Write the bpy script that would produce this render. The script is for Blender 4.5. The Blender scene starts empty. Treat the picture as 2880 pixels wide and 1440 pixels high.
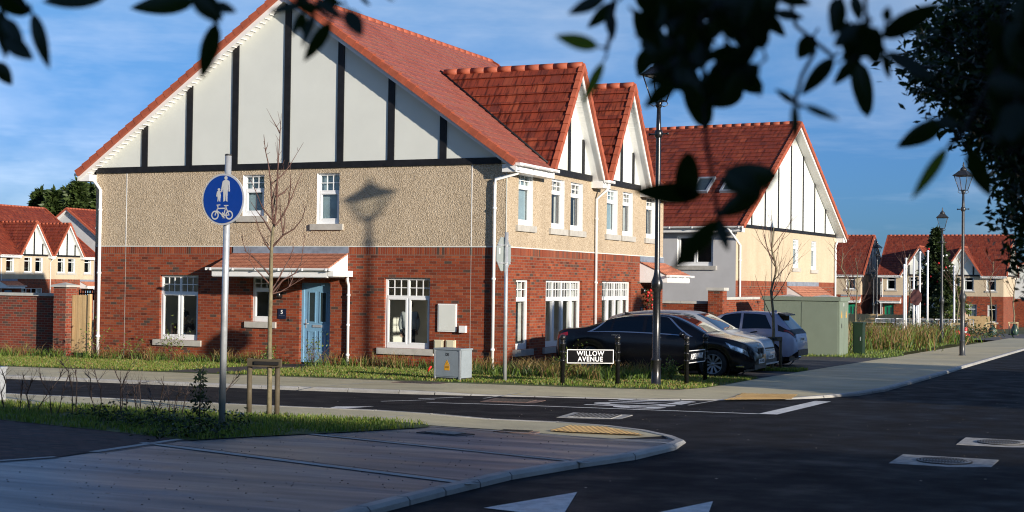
import bpy, math, random
import numpy as np
from mathutils import Vector, Matrix
from mathutils.geometry import tessellate_polygon
rnd = random.Random(7)
scene = bpy.context.scene
COL = scene.collection
PI = math.pi
# ---------------------------------------------------------------- camera
F_PX = 4056.0
YAW, PITCH, ROLL = .425, .019, .013
CAM = Vector((15.685, -34.268, 2.276))
def cam_axes():
    cy, sy, cp, sp = math.cos(YAW), math.sin(YAW), math.cos(PITCH), math.sin(PITCH)
    f = Vector((-sy*cp, cy*cp, sp)); r = Vector((cy, sy, 0)); u = r.cross(f)
    cr, sr = math.cos(ROLL), math.sin(ROLL)
    return cr*r+sr*u, -sr*r+cr*u, f
RX, UX, FX = cam_axes()
def P(u, v, d):
    """world point seen at photo pixel (u, v), d metres in front of the camera"""
    return CAM + (FX + RX*((u-1440)/F_PX) + UX*((720-v)/F_PX))*d
def gz(x, y):
    """height of the gently sloping ground"""
    return 0.01 - 0.0135*y + 0.008*(x-5)
cd = bpy.data.cameras.new('camera')
cam = bpy.data.objects.new('camera', cd); COL.objects.link(cam)
cam.matrix_world = Matrix(((RX.x, UX.x, -FX.x, CAM.x), (RX.y, UX.y, -FX.y, CAM.y), (RX.z, UX.z, -FX.z, CAM.z), (0, 0, 0, 1)))
cd.sensor_width = 36; cd.lens = 36*F_PX/2880; cd.clip_start = .05; cd.clip_end = 3000
cd.dof.use_dof = True; cd.dof.focus_distance = 36; cd.dof.aperture_fstop = 4.6
scene.camera = cam
# ---------------------------------------------------------------- materials
MATS = {}
def new_mat(name):
    m = bpy.data.materials.new(name); m.use_nodes = True
    nt = m.node_tree; nt.nodes.clear()
    return m, nt
def N(nt, t, **kw):
    n = nt.nodes.new(t)
    for k, v in kw.items():
        if hasattr(n, k): setattr(n, k, v)
        else: n.inputs[k].default_value = v
    return n
def L(nt, a, b): nt.links.new(a, b)
def rgba(c): return (c[0], c[1], c[2], 1)
def ramp(nt, fac, stops, interp='LINEAR'):
    r = nt.nodes.new('ShaderNodeValToRGB'); r.color_ramp.interpolation = interp
    e = r.color_ramp.elements
    while len(e) < len(stops): e.new(.5)
    for i, (p, c) in enumerate(stops):
        e[i].position = p; e[i].color = rgba(c) if not isinstance(c, (int, float)) else (c, c, c, 1)
    L(nt, fac, r.inputs[0]); return r.outputs[0]
def noise(nt, vec, scale, detail=3, rough=.55):
    n = nt.nodes.new('ShaderNodeTexNoise'); n.inputs['Scale'].default_value = scale
    n.inputs['Detail'].default_value = detail; n.inputs['Roughness'].default_value = rough
    if vec is not None: L(nt, vec, n.inputs['Vector'])
    return n.outputs[0]
def mapping(nt, vec, scale=(1, 1, 1), loc=(0, 0, 0), rot=(0, 0, 0)):
    m = nt.nodes.new('ShaderNodeMapping'); L(nt, vec, m.inputs[0])
    m.inputs['Scale'].default_value = scale; m.inputs['Location'].default_value = loc; m.inputs['Rotation'].default_value = rot
    return m.outputs[0]
def mixc(nt, fac, a, b, mode='MIX'):
    m = nt.nodes.new('ShaderNodeMix'); m.data_type = 'RGBA'; m.blend_type = mode
    for s, v in ((m.inputs[0], fac), (m.inputs[6], a), (m.inputs[7], b)):
        if hasattr(v, 'links'): L(nt, v, s)
        elif isinstance(v, (int, float)): s.default_value = v
        else: s.default_value = rgba(v)
    return m.outputs[2]
def mathn(nt, op, a, b=0.0):
    m = nt.nodes.new('ShaderNodeMath'); m.operation = op
    for i, v in enumerate((a, b)):
        if hasattr(v, 'links'): L(nt, v, m.inputs[i])
        else: m.inputs[i].default_value = v
    return m.outputs[0]
def principled(nt, col, rough=.6, metal=0., spec=.5, bump=None, bstr=.3, bdist=.01, coat=0.):
    p = nt.nodes.new('ShaderNodeBsdfPrincipled'); o = nt.nodes.new('ShaderNodeOutputMaterial')
    for s, v in (('Base Color', col), ('Roughness', rough), ('Metallic', metal)):
        if hasattr(v, 'links'): L(nt, v, p.inputs[s])
        else: p.inputs[s].default_value = rgba(v) if s == 'Base Color' else v
    p.inputs['Specular IOR Level'].default_value = spec
    if coat: p.inputs['Coat Weight'].default_value = coat; p.inputs['Coat Roughness'].default_value = .03
    if bump is not None:
        b = nt.nodes.new('ShaderNodeBump'); b.inputs['Strength'].default_value = bstr; b.inputs['Distance'].default_value = bdist
        L(nt, bump, b.inputs['Height']); L(nt, b.outputs[0], p.inputs['Normal'])
    L(nt, p.outputs[0], o.inputs[0]); return p
def plain(name, c, rough=.55, metal=0., var=.15, scale=6., spec=.5, coat=0., bump=0.):
    """one colour with soft, irregular wear"""
    if name in MATS: return MATS[name]
    m, nt = new_mat(name)
    tc = nt.nodes.new('ShaderNodeTexCoord').outputs['Object']
    n = noise(nt, tc, scale, 5, .6)
    a = tuple(max(0, x*(1-var)) for x in c); b = tuple(min(1, x*(1+var)) for x in c)
    col = ramp(nt, n, [(.3, a), (.7, b)])
    r2 = ramp(nt, noise(nt, tc, scale*2.3, 3), [(.3, max(.02, rough*.8)), (.7, min(1, rough*1.2))])
    principled(nt, col, r2, metal, spec, bump=n if bump else None, bstr=bump, coat=coat)
    MATS[name] = m; return m
def brick_mat(name, pal, mortar, bw=.225, bh=.075, ms=.008, off=.5, dirt=.25):
    m, nt = new_mat(name)
    uv = nt.nodes.new('ShaderNodeTexCoord').outputs['UV']
    wob = nt.nodes.new('ShaderNodeTexNoise'); wob.inputs['Scale'].default_value = 3.; L(nt, uv, wob.inputs['Vector'])
    v2 = nt.nodes.new('ShaderNodeVectorMath'); v2.operation = 'MULTIPLY_ADD'
    L(nt, wob.outputs[1], v2.inputs[0]); v2.inputs[1].default_value = (.006, .006, 0); L(nt, uv, v2.inputs[2])
    def bt(c1, c2, cm):
        b = nt.nodes.new('ShaderNodeTexBrick'); L(nt, v2.outputs[0], b.inputs['Vector'])
        b.offset = off; b.inputs['Scale'].default_value = 1; b.inputs['Mortar Size'].default_value = ms
        b.inputs['Mortar Smooth'].default_value = .15
        b.inputs['Brick Width'].default_value = bw; b.inputs['Row Height'].default_value = bh
        b.inputs['Color1'].default_value = rgba(c1); b.inputs['Color2'].default_value = rgba(c2); b.inputs['Mortar'].default_value = rgba(cm)
        return b
    b = bt((0, 0, 0), (1, 1, 1), (.5, .5, .5))
    col = ramp(nt, b.outputs['Color'], pal)
    fine = noise(nt, uv, 45, 4, .7)
    col = mixc(nt, .55, col, ramp(nt, fine, [(.3, (.55, .55, .55)), (.7, (1.25, 1.2, 1.15))]), 'MULTIPLY')
    big = noise(nt, uv, .6, 4, .6)
    col = mixc(nt, dirt, col, ramp(nt, big, [(.3, (.6, .6, .6)), (.7, (1.15, 1.15, 1.15))]), 'MULTIPLY')
    mcol = mixc(nt, .5, mortar, ramp(nt, big, [(.3, tuple(x*.6 for x in mortar)), (.7, mortar)]))
    col = mixc(nt, b.outputs['Fac'], col, mcol)
    h = mathn(nt, 'ADD', mathn(nt, 'MULTIPLY', b.outputs['Fac'], -1.), mathn(nt, 'MULTIPLY', fine, .35))
    principled(nt, col, .85, bump=h, bstr=.6, bdist=.012, spec=.25)
    MATS[name] = m; return m
BRICK_PAL = [(0, (.10, .027, .015)), (.12, (.245, .048, .020)), (.35, (.20, .039, .017)), (.55, (.305, .066, .025)), (.78, (.23, .046, .019)), (.9, (.34, .088, .036)), (.955, (.10, .055, .04)), (1, (.075, .05, .04))]
brick = brick_mat('brick', BRICK_PAL, (.235, .15, .11), ms=.0065)
soldier = brick_mat('brick_soldier', BRICK_PAL, (.235, .15, .11), .075, .232, .007, 0)
brick_old = brick_mat('brick_garden', [(0, (.10, .05, .04)), (.2, (.25, .045, .025)), (.5, (.20, .04, .024)), (.75, (.29, .06, .03)), (.85, (.12, .06, .045)), (1, (.085, .055, .045))], (.25, .18, .14))
def render_mat(name, c, light, dark, bstr=.9):
    m, nt = new_mat(name)
    uv = nt.nodes.new('ShaderNodeTexCoord').outputs['UV']
    vor = nt.nodes.new('ShaderNodeTexVoronoi'); vor.inputs['Scale'].default_value = 42; L(nt, uv, vor.inputs['Vector'])
    sep = nt.nodes.new('ShaderNodeSeparateColor'); L(nt, vor.outputs['Color'], sep.inputs[0])
    n = noise(nt, uv, 40, 3, .7)
    mixv = mathn(nt, 'ADD', mathn(nt, 'MULTIPLY', sep.outputs[0], .6), mathn(nt, 'MULTIPLY', n, .4))
    col = ramp(nt, mixv, [(.15, dark), (.45, c), (.7, c), (.9, light)])
    big = noise(nt, mapping(nt, uv, (1, .35, 1)), 1.1, 5, .62)
    col = mixc(nt, .5, col, ramp(nt, big, [(.3, (.74, .72, .69)), (.65, (1.08, 1.07, 1.05))]), 'MULTIPLY')
    h = mathn(nt, 'ADD', vor.outputs['Distance'], mathn(nt, 'MULTIPLY', n, .5))
    principled(nt, col, .9, bump=h, bstr=bstr, bdist=.02, spec=.2)
    MATS[name] = m; return m
dash = render_mat('pebble_dash', (.53, .43, .31), (.76, .66, .53), (.31, .235, .155))
dash_far = render_mat('cream_render', (.53, .44, .32), (.59, .50, .37), (.45, .36, .25), .3)
grey_render = plain('grey_render', (.50, .50, .51), .85, var=.07, scale=1.2)
white_render = plain('white_render', (.66, .66, .64), .85, var=.06, scale=1.2)
panel = plain('gable_panel', (.64, .66, .62), .75, var=.035, scale=1.)
white = plain('white_upvc', (.78, .79, .79), .35, var=.03)
fascia_white = plain('white_fascia', (.78, .78, .77), .4, var=.05, scale=2.5)
black_timber = plain('black_boards', (.012, .012, .014), .5, var=.3, spec=.3)
stone = plain('concrete_sill', (.43, .41, .37), .85, var=.14, scale=5, bump=.2)
coping = plain('coping_stone', (.46, .45, .42), .85, var=.16, scale=4, bump=.2)
lead = plain('lead_flashing', (.20, .23, .28), .5, var=.25, scale=4)
black_iron = plain('black_iron', (.012, .012, .013), .28, var=.25, scale=15, spec=.6)
grey_iron = plain('grey_black_iron', (.035, .037, .04), .4, var=.25, scale=15)
galv = plain('galvanised_steel', (.50, .52, .54), .38, .45, var=.14, scale=9)
door_blue = plain('door_blue', (.17, .33, .48), .4, var=.06)
door_green = plain('door_green', (.01, .22, .11), .4, var=.08)
dark_in = plain('dark_inside', (.02, .02, .021), .8)  # unlit rooms: their dimness is put into near-black walls
room_wall = plain('room_plaster', (.78, .74, .66), .9, var=.06, scale=1)
curtain_m = plain('curtain_cloth', (.52, .50, .47), .9, var=.15, scale=5)
blind_m = plain('frosted_blind', (.30, .38, .42), .6, var=.12, scale=2)
rubber = plain('rubber', (.012, .012, .012), .8)
def tile_mat(name, pal, streak=.6, w=.30, h=.33, rough=.6):
    m, nt = new_mat(name)
    uv = nt.nodes.new('ShaderNodeTexCoord').outputs['UV']
    b = nt.nodes.new('ShaderNodeTexBrick'); L(nt, uv, b.inputs['Vector']); b.offset = .5
    for k, v in (('Scale', 1), ('Mortar Size', .006), ('Brick Width', w), ('Row Height', h), ('Mortar Smooth', .1)): b.inputs[k].default_value = v
    b.inputs['Color1'].default_value = (0, 0, 0, 1); b.inputs['Color2'].default_value = (1, 1, 1, 1); b.inputs['Mortar'].default_value = (.5, .5, .5, 1)
    col = ramp(nt, b.outputs['Color'], pal)
    st = noise(nt, mapping(nt, uv, (9, 1.3, 1)), 1.0, 4, .6)
    col = mixc(nt, streak, col, ramp(nt, st, [(.34, (.16, .14, .14)), (.48, (.95, .95, .95)), (.75, (1.3, 1.3, 1.25))]), 'MULTIPLY')
    fine = noise(nt, uv, 30, 4, .7)
    col = mixc(nt, .4, col, ramp(nt, fine, [(.3, (.7, .7, .7)), (.7, (1.2, 1.2, 1.2))]), 'MULTIPLY')
    col = mixc(nt, b.outputs['Fac'], col, (.06, .018, .012))
    principled(nt, col, rough, spec=.3, bump=fine, bstr=.25)
    MATS[name] = m; return m
TP = [(0, (.16, .031, .018)), (.3, (.24, .045, .022)), (.6, (.20, .039, .02)), (.85, (.29, .064, .03)), (1, (.12, .028, .021))]
tile = tile_mat('roof_tile', TP, .9)
tile_main = tile_mat('roof_tile_even', [(0, (.28, .085, .062)), (.5, (.34, .105, .08)), (1, (.31, .12, .085))], .35)
tile_small = tile_mat('porch_tile', [(0, (.54, .20, .115)), (.5, (.64, .27, .16)), (1, (.50, .185, .11))], .3, .22, .105)
ridge_clay = plain('ridge_clay', (.36, .085, .04), .65, var=.2, scale=3)
def glass_mat(name, tint=(.85, .9, .9), fac=.06):
    m, nt = new_mat(name)
    t = nt.nodes.new('ShaderNodeBsdfTransparent'); t.inputs[0].default_value = rgba(tint)
    g = nt.nodes.new('ShaderNodeBsdfGlossy'); g.inputs['Roughness'].default_value = .015; g.inputs[0].default_value = (1, 1, 1, 1)
    lw = nt.nodes.new('ShaderNodeLayerWeight'); lw.inputs[0].default_value = .5
    f2 = mathn(nt, 'ADD', mathn(nt, 'MULTIPLY', mathn(nt, 'POWER', lw.outputs['Facing'], 4.0), .85), fac)
    mx = nt.nodes.new('ShaderNodeMixShader'); L(nt, f2, mx.inputs[0]); L(nt, t.outputs[0], mx.inputs[1]); L(nt, g.outputs[0], mx.inputs[2])
    o = nt.nodes.new('ShaderNodeOutputMaterial'); L(nt, mx.outputs[0], o.inputs[0])
    MATS[name] = m; return m
glass = glass_mat('window_glass')
car_glass = glass_mat('car_glass', (.22, .27, .27), .07)
tint_glass = glass_mat('tinted_car_glass', (.05, .06, .065), .07)
lamp_glass = glass_mat('lantern_glass', (.88, .9, .9), .06)
# ---------------------------------------------------------------- mesh builder
class MB:
    def __init__(s): s.v = []; s.f = []; s.m = []; s.sm = []; s.mats = []
    def mi(s, mat):
        if mat not in s.mats: s.mats.append(mat)
        return s.mats.index(mat)
    def add(s, vs, fs, mat, smooth=False):
        o = len(s.v); s.v += [tuple(p) for p in vs]; k = s.mi(mat)
        for f in fs: s.f.append(tuple(i+o for i in f)); s.m.append(k); s.sm.append(smooth)
    def quad(s, a, b, c, d, mat): s.add([a, b, c, d], [(0, 1, 2, 3)], mat)
    def poly(s, pts, mat):
        pts = [Vector(p) for p in pts]
        s.add(pts, [tuple(t) for t in tessellate_polygon([pts])] if len(pts) > 4 else [tuple(range(len(pts)))], mat)
    def box(s, x0, x1, y0, y1, z0, z1, mat, M=None):
        vs = [Vector((x, y, z)) for z in (z0, z1) for y in (y0, y1) for x in (x0, x1)]
        if M is not None: vs = [M @ v for v in vs]
        s.add(vs, [(0, 2, 3, 1), (4, 5, 7, 6), (0, 1, 5, 4), (2, 6, 7, 3), (0, 4, 6, 2), (1, 3, 7, 5)], mat)
    def beam(s, a, b, w, h, mat, up=Vector((0, 0, 1)), a0=0, a1=0):
        """rectangular bar from a to b, w wide (sideways), h high (along up)"""
        a, b = Vector(a), Vector(b); d = (b-a).normalized(); r = d.cross(up).normalized(); u = r.cross(d).normalized()
        vs = []
        for p in (a-d*a0, b+d*a1):
            for (i, j) in ((-1, -1), (1, -1), (1, 1), (-1, 1)): vs.append(p+r*(w/2*i)+u*(h/2*j))
        s.add(vs, [(3, 2, 1, 0), (4, 5, 6, 7), (0, 1, 5, 4), (1, 2, 6, 5), (2, 3, 7, 6), (3, 0, 4, 7)], mat)
    def tube(s, pts, rad, mat, seg=8, cap=True, smooth=True):
        pts = [Vector(p) for p in pts]; n = len(pts)
        if isinstance(rad, (int, float)): rad = [rad]*n
        vs = []; ref = None
        for i, p in enumerate(pts):
            d = (pts[min(i+1, n-1)]-pts[max(i-1, 0)])
            d = d.normalized() if d.length > 1e-9 else Vector((0, 0, 1))
            if ref is None:
                ref = d.cross(Vector((0, 0, 1)) if abs(d.z) < .9 else Vector((1, 0, 0))).normalized()
            r = (ref - d*ref.dot(d)).normalized(); ref = r; q = d.cross(r)
            for k in range(seg):
                a = 2*PI*k/seg; vs.append(p+(r*math.cos(a)+q*math.sin(a))*rad[i])
        fs = [(i*seg+k, i*seg+(k+1) % seg, (i+1)*seg+(k+1) % seg, (i+1)*seg+k) for i in range(n-1) for k in range(seg)]
        if cap: fs += [tuple(range(seg))[::-1], tuple((n-1)*seg+k for k in range(seg))]
        s.add(vs, fs, mat, smooth)
    def lathe(s, prof, mat, c=(0, 0, 0), seg=16, M=None, smooth=True, rot=0., cap=True):
        """prof: (radius, z) pairs turned about the vertical through c"""
        c = Vector(c); vs = []
        for r, z in prof:
            for k in range(seg):
                a = 2*PI*k/seg+rot; v = Vector((r*math.cos(a), r*math.sin(a), z))
                vs.append((M @ v if M is not None else v)+c)
        n = len(prof)
        fs = [(i*seg+k, i*seg+(k+1) % seg, (i+1)*seg+(k+1) % seg, (i+1)*seg+k) for i in range(n-1) for k in range(seg)]
        if cap: fs += [tuple(range(seg))[::-1], tuple((n-1)*seg+k for k in range(seg))]
        s.add(vs, fs, mat, smooth)
    def ball(s, c, r, mat, seg=10, rings=7, sc=(1, 1, 1), M=None):
        prof = [(max(1e-4, math.sin(PI*i/rings)), -math.cos(PI*i/rings)) for i in range(rings+1)]
        S = Matrix.Diagonal(Vector((sc[0]*r, sc[1]*r, sc[2]*r)))
        if M is not None: S = M @ S
        s.lathe(prof, mat, c, seg, S)
    def prism(s, pts2, fn, d0, d1, mat):
        """outline pts2 -> fn(u, v, d) extruded from d0 to d1"""
        n = len(pts2); a = [Vector(fn(p[0], p[1], d0)) for p in pts2]; b = [Vector(fn(p[0], p[1], d1)) for p in pts2]
        tri = [tuple(t) for t in tessellate_polygon([[Vector((p[0], p[1], 0)) for p in pts2]])]
        s.add(a+b, tri+[tuple(i+n for i in t)[::-1] for t in tri]+[(i, (i+1) % n, n+(i+1) % n, n+i) for i in range(n)], mat)
    def build(s, name, parent=None, loc=None, uv=True, recalc=True):
        me = bpy.data.meshes.new(name); me.from_pydata([tuple(v) for v in s.v], [], s.f)
        for m in s.mats: me.materials.append(m)
        me.polygons.foreach_set('material_index', s.m); me.polygons.foreach_set('use_smooth', s.sm)
        me.update()
        if recalc:
            import bmesh
            bm = bmesh.new(); bm.from_mesh(me); bmesh.ops.recalc_face_normals(bm, faces=bm.faces); bm.to_mesh(me); bm.free()
        if uv and len(me.polygons) < 40000:
            lay = me.uv_layers.new(name='UVMap'); d = lay.data
            for p in me.polygons:
                n = p.normal
                if abs(n.z) > .97: u, v = Vector((1, 0, 0)), Vector((0, 1, 0))
                else:
                    u = Vector((0, 0, 1)).cross(n).normalized()
                    if abs(u.x) > abs(u.y): u = u if u.x > 0 else -u
                    else: u = u if u.y > 0 else -u
                    v = n.cross(u); v = v if v.z > 0 else -v
                for li in p.loop_indices:
                    co = me.vertices[me.loops[li].vertex_index].co
                    d[li].uv = (co.dot(u), co.dot(v))
        o = bpy.data.objects.new(name, me); COL.objects.link(o)
        if parent is not None: o.parent = parent
        if loc is not None: o.location = loc
        return o
def tag(o, label=None, cat=None, group=None, kind=None):
    for k, v in (('label', label), ('category', cat), ('group', group), ('kind', kind)):
        if v: o[k] = v
    return o
def thing(name, label, cat, loc=(0, 0, 0), rz=0., group=None):
    o = bpy.data.objects.new(name, None); COL.objects.link(o); o.location = loc; o.rotation_euler = (0, 0, rz)
    o.empty_display_size = .2
    return tag(o, label, cat, group)
def children(o): return [c for c in bpy.data.objects if c.parent == o]
def copy_tree(o, parent=None):
    c = o.copy(); COL.objects.link(c)
    if parent is not None: c.parent = parent
    for ch in children(o): copy_tree(ch, c)
    return c
def text_mesh(name, body, size, mat, parent, M, extrude=.003, bold=.0, sx=1., space=1.):
    cu = bpy.data.curves.new(name, 'FONT'); cu.body = body; cu.size = size; cu.align_x = 'CENTER'; cu.align_y = 'CENTER'
    cu.extrude = extrude; cu.offset = bold; cu.space_character = space; cu.space_line = .85
    t = bpy.data.objects.new(name+'_curve', cu); COL.objects.link(t)
    dg = bpy.context.evaluated_depsgraph_get(); me = bpy.data.meshes.new_from_object(t.evaluated_get(dg))
    bpy.data.objects.remove(t); me.materials.clear(); me.materials.append(mat)
    me.transform(M @ Matrix.Diagonal((sx, 1, 1, 1)))
    o = bpy.data.objects.new(name, me); COL.objects.link(o)
    if parent is not None: o.parent = parent
    return o
def frameM(o, x, y):
    """matrix whose X, Y map to world vectors x, y"""
    x, y = Vector(x).normalized(), Vector(y).normalized(); z = x.cross(y); o = Vector(o)
    return Matrix(((x.x, y.x, z.x, o.x), (x.y, y.y, z.y, o.y), (x.z, y.z, z.z, o.z), (0, 0, 0, 1)))
# ---------------------------------------------------------------- light and sky
SUN = Vector((2.2, -1.0, .5)).normalized()
w = bpy.data.worlds.new('World'); scene.world = w; w.use_nodes = True
nt = w.node_tree; nt.nodes.clear()
sky = nt.nodes.new('ShaderNodeTexSky'); sky.sky_type = 'NISHITA'; sky.sun_disc = False
sky.sun_elevation = math.asin(SUN.z); sky.sun_rotation = math.atan2(SUN.x, SUN.y)
sky.air_density = 1.0; sky.dust_density = .3; sky.ozone_density = 2.5
tcw = nt.nodes.new('ShaderNodeTexCoord').outputs['Generated']
sepw = nt.nodes.new('ShaderNodeSeparateXYZ'); L(nt, tcw, sepw.inputs[0])
cl = noise(nt, mapping(nt, tcw, (1.5, 1.5, 4.2), (3.4, 1.2, .3), (0, .15, .3)), 2.3, 6, .58)
cl2 = noise(nt, mapping(nt, tcw, (3, 3, 26), (1.1, 5.2, .7), (.04, 0, .5)), 2.0, 5, .6)
cf = mathn(nt, 'ADD', mathn(nt, 'MULTIPLY', ramp(nt, cl, [(.43, 0.), (.72, 1.)]), .5), mathn(nt, 'MULTIPLY', ramp(nt, cl2, [(.52, 0.), (.8, 1.)]), .2))
lum = nt.nodes.new('ShaderNodeRGBToBW'); L(nt, sky.outputs[0], lum.inputs[0])
cloudc = mixc(nt, 1.0, (2.35, 2.4, 2.5), lum.outputs[0], 'MULTIPLY')
skyc = mixc(nt, 1.0, sky.outputs[0], ramp(nt, sepw.outputs[2], [(0., (.18, .41, 1.0)), (.09, (.27, .50, 1.0)), (.2, (.52, .73, 1.02)), (.6, (.54, .74, 1.03))]), 'MULTIPLY')
bg = nt.nodes.new('ShaderNodeBackground'); bg.inputs['Strength'].default_value = .1
L(nt, mixc(nt, cf, skyc, mixc(nt, .55, skyc, cloudc)), bg.inputs[0])
L(nt, bg.outputs[0], nt.nodes.new('ShaderNodeOutputWorld').inputs[0])
sl = bpy.data.lights.new('sun', 'SUN'); sl.energy = 5.0; sl.angle = math.radians(.8); sl.color = (1., .90, .76)
so = bpy.data.objects.new('sun', sl); COL.objects.link(so); so.rotation_euler = SUN.to_track_quat('Z', 'Y').to_euler()
vs_ = scene.view_settings; vs_.view_transform = 'Standard'; vs_.look = 'None'; vs_.gamma = 1; vs_.exposure = .45
scene.render.engine = 'CYCLES'; scene.cycles.use_denoising = True; scene.cycles.filter_width = 1.1
scene.cycles.max_bounces = 8; scene.cycles.transparent_max_bounces = 16
# ================================================================ houses
class Frame:
    """a wall plane: u along the wall, z up, d into the house"""
    def __init__(s, o, u, n): s.o, s.u, s.n = Vector(o), Vector(u), Vector(n)
    def __call__(s, u, z, d=0.): return s.o+s.u*u+s.n*d+Vector((0, 0, z))
def fbox(mb, fr, u0, u1, z0, z1, d0, d1, mat):
    vs = [fr(u, z, d) for d in (d0, d1) for z in (z0, z1) for u in (u0, u1)]
    mb.add(vs, [(0, 2, 3, 1), (4, 5, 7, 6), (0, 1, 5, 4), (2, 6, 7, 3), (0, 4, 6, 2), (1, 3, 7, 5)], mat)
def wall_cells(mb, fr, u0, u1, z0, z1, holes, mat, d=0., ucuts=()):
    hs = [h for h in holes if h[3] > z0 and h[2] < z1 and h[1] > u0 and h[0] < u1]
    us = sorted({u0, u1, *[min(max(x, u0), u1) for h in hs for x in h[:2]]}); zs = sorted({z0, z1, *[min(max(x, z0), z1) for h in hs for x in h[2:4]]})
    for a, b in zip(us, us[1:]):
        for c, e in zip(zs, zs[1:]):
            m = ((a+b)/2, (c+e)/2)
            if any(h[0] < m[0] < h[1] and h[2] < m[1] < h[3] for h in hs): continue
            mb.quad(fr(a, c, d), fr(b, c, d), fr(b, e, d), fr(a, e, d), mat)
def reveals(mb, fr, h, dep, mat):
    a, b, c, e = h[:4]
    for p, q in (((a, c), (a, e)), ((a, e), (b, e)), ((b, e), (b, c)), ((b, c), (a, c))):
        mb.quad(fr(*p, 0), fr(*q, 0), fr(*q, dep), fr(*p, dep), mat)
def window(parent, fr, h, style='S', sill=True, inside='curtain', dep=.09, detail=True, top=.27, room=True, room_d=2.4):
    """style: columns + 's' for small-paned toplights"""
    a, b, c, e = h; ncol = int(style[0]); bars = 's' in style
    if sill: c2 = c
    f = MB(); t = .06
    c0 = c+.0
    fbox(f, fr, a, a+t, c0, e, dep, dep+.07, white); fbox(f, fr, b-t, b, c0, e, dep, dep+.07, white)
    fbox(f, fr, a+t, b-t, e-t, e, dep, dep+.07, white); fbox(f, fr, a+t, b-t, c0, c0+.11, dep-.012, dep+.07, white)
    zt = e-(e-c)*top if bars else e-t
    w = (b-a-2*t)/ncol
    if bars: fbox(f, fr, a+t, b-t, zt-.035, zt+.035, dep-.006, dep+.065, white)
    for i in range(1, ncol):
        x = a+t+w*i; fbox(f, fr, x-.03, x+.03, c0+.11, e-t, dep-.003, dep+.067, white)
    if detail:
        for i in range(ncol):
            x0, x1 = a+t+w*i+(.03 if i else 0), a+t+w*(i+1)-(.03 if i < ncol-1 else 0); zb, z2 = c0+.11, (zt-.035 if bars else e-t); q = .045
            fbox(f, fr, x0, x0+q, zb, z2, dep-.015, dep+.05, white); fbox(f, fr, x1-q, x1, zb, z2, dep-.015, dep+.05, white)
            fbox(f, fr, x0+q, x1-q, z2-q, z2, dep-.015, dep+.05, white); fbox(f, fr, x0+q, x1-q, zb, zb+q, dep-.015, dep+.05, white)
            if bars:
                nb = 3 if w > .5 else 2
                for k in range(1, nb): xm = x0+(x1-x0)*k/nb; fbox(f, fr, xm-.011, xm+.011, zt+.035, e-t, dep+.01, dep+.03, white)
                zm = (zt+e-t+.035)/2; fbox(f, fr, x0, x1, zm-.011, zm+.011, dep+.012, dep+.028, white)
    fo = f.build('window', parent)
    g = MB(); g.quad(fr(a+t, c0+.1, dep+.035), fr(b-t, c0+.1, dep+.035), fr(b-t, e-t, dep+.035), fr(a+t, e-t, dep+.035), glass)
    g.build('pane', fo, recalc=False)
    if sill:
        s = MB(); fbox(s, fr, a-.18, b+.15, c-.17, c-.003, -.07, dep+.05, stone); s.build('sill', fo)
    if inside in ('curtain', 'curtain_wide', 'net'):
        k = MB(); d = dep+.16; ww = (b-a)*(.2 if inside == 'curtain' else .27)
        for lo, hi in ((a-.05, a+ww), (b-ww, b+.05)):
            n = max(4, int((hi-lo)/.07)); pts = [(lo+(hi-lo)*i/n, d+.03*math.sin(i*1.9+a)) for i in range(n+1)]
            for (p, dp), (q, dq) in zip(pts, pts[1:]): k.quad(fr(p, c, dp), fr(q, c, dq), fr(q, e, dq), fr(p, e, dp), curtain_m)
        k.build('curtain', fo, recalc=False)
    elif inside == 'blind':
        k = MB(); k.quad(fr(a, c, dep+.1), fr(b, c, dep+.1), fr(b, e, dep+.1), fr(a, e, dep+.1), blind_m); k.build('blind', fo, recalc=False)
    if room:
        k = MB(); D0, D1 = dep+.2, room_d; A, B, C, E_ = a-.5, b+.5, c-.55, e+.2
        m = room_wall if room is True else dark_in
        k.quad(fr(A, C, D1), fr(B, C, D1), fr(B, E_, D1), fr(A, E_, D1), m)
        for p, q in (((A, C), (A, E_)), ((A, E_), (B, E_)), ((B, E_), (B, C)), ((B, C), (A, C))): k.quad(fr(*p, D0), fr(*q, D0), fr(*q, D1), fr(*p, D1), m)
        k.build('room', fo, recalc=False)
    return fo
def roof_slope(mb, e0, e1, r0, r1, mat, course=.33, step=.028, thick=True, stagger=0.):
    """stepped tile courses from eave line e0-e1 up to ridge line r0-r1"""
    e0, e1, r0, r1 = map(Vector, (e0, e1, r0, r1)); ln = (r0-e0).length; n = max(2, round(ln/course))
    nrm = (e1-e0).cross(r0-e0).normalized(); nrm = nrm if nrm.z > 0 else -nrm
    for i in range(n):
        t0, t1 = i/n, (i+1)/n
        a, b, c, d = e0.lerp(r0, t0), e1.lerp(r1, t0), e1.lerp(r1, t1), e0.lerp(r0, t1)
        up = nrm*step
        mb.add([a+up, b+up, c+nrm*.004, d+nrm*.004], [(0, 1, 2, 3)], mat)
        lo = e0.lerp(r0, t0-.002)
        mb.add([a-nrm*.01, b-nrm*.01, b+up, a+up], [(0, 1, 2, 3)], mat)
        mb.add([a-nrm*.01, a+up, d+nrm*.004, d-nrm*.01], [(0, 1, 2, 3)], mat); mb.add([b-nrm*.01, b+up, c+nrm*.004, c-nrm*.01], [(0, 1, 2, 3)], mat)
    if thick: mb.quad(e0-nrm*.03, e1-nrm*.03, r1-nrm*.03, r0-nrm*.03, mat)
def ridge_tiles(mb, a, b, r=.105, unit=.45, mat=None):
    a, b = Vector(a), Vector(b); n = max(1, round((b-a).length/unit)); d = (b-a)/n
    for i in range(n):
        p = a+d*i; p = p-Vector((0, 0, .035)); mb.tube([p, p+d*1.0], [r*1.0, r*.978], mat or ridge_clay, 10)
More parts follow.
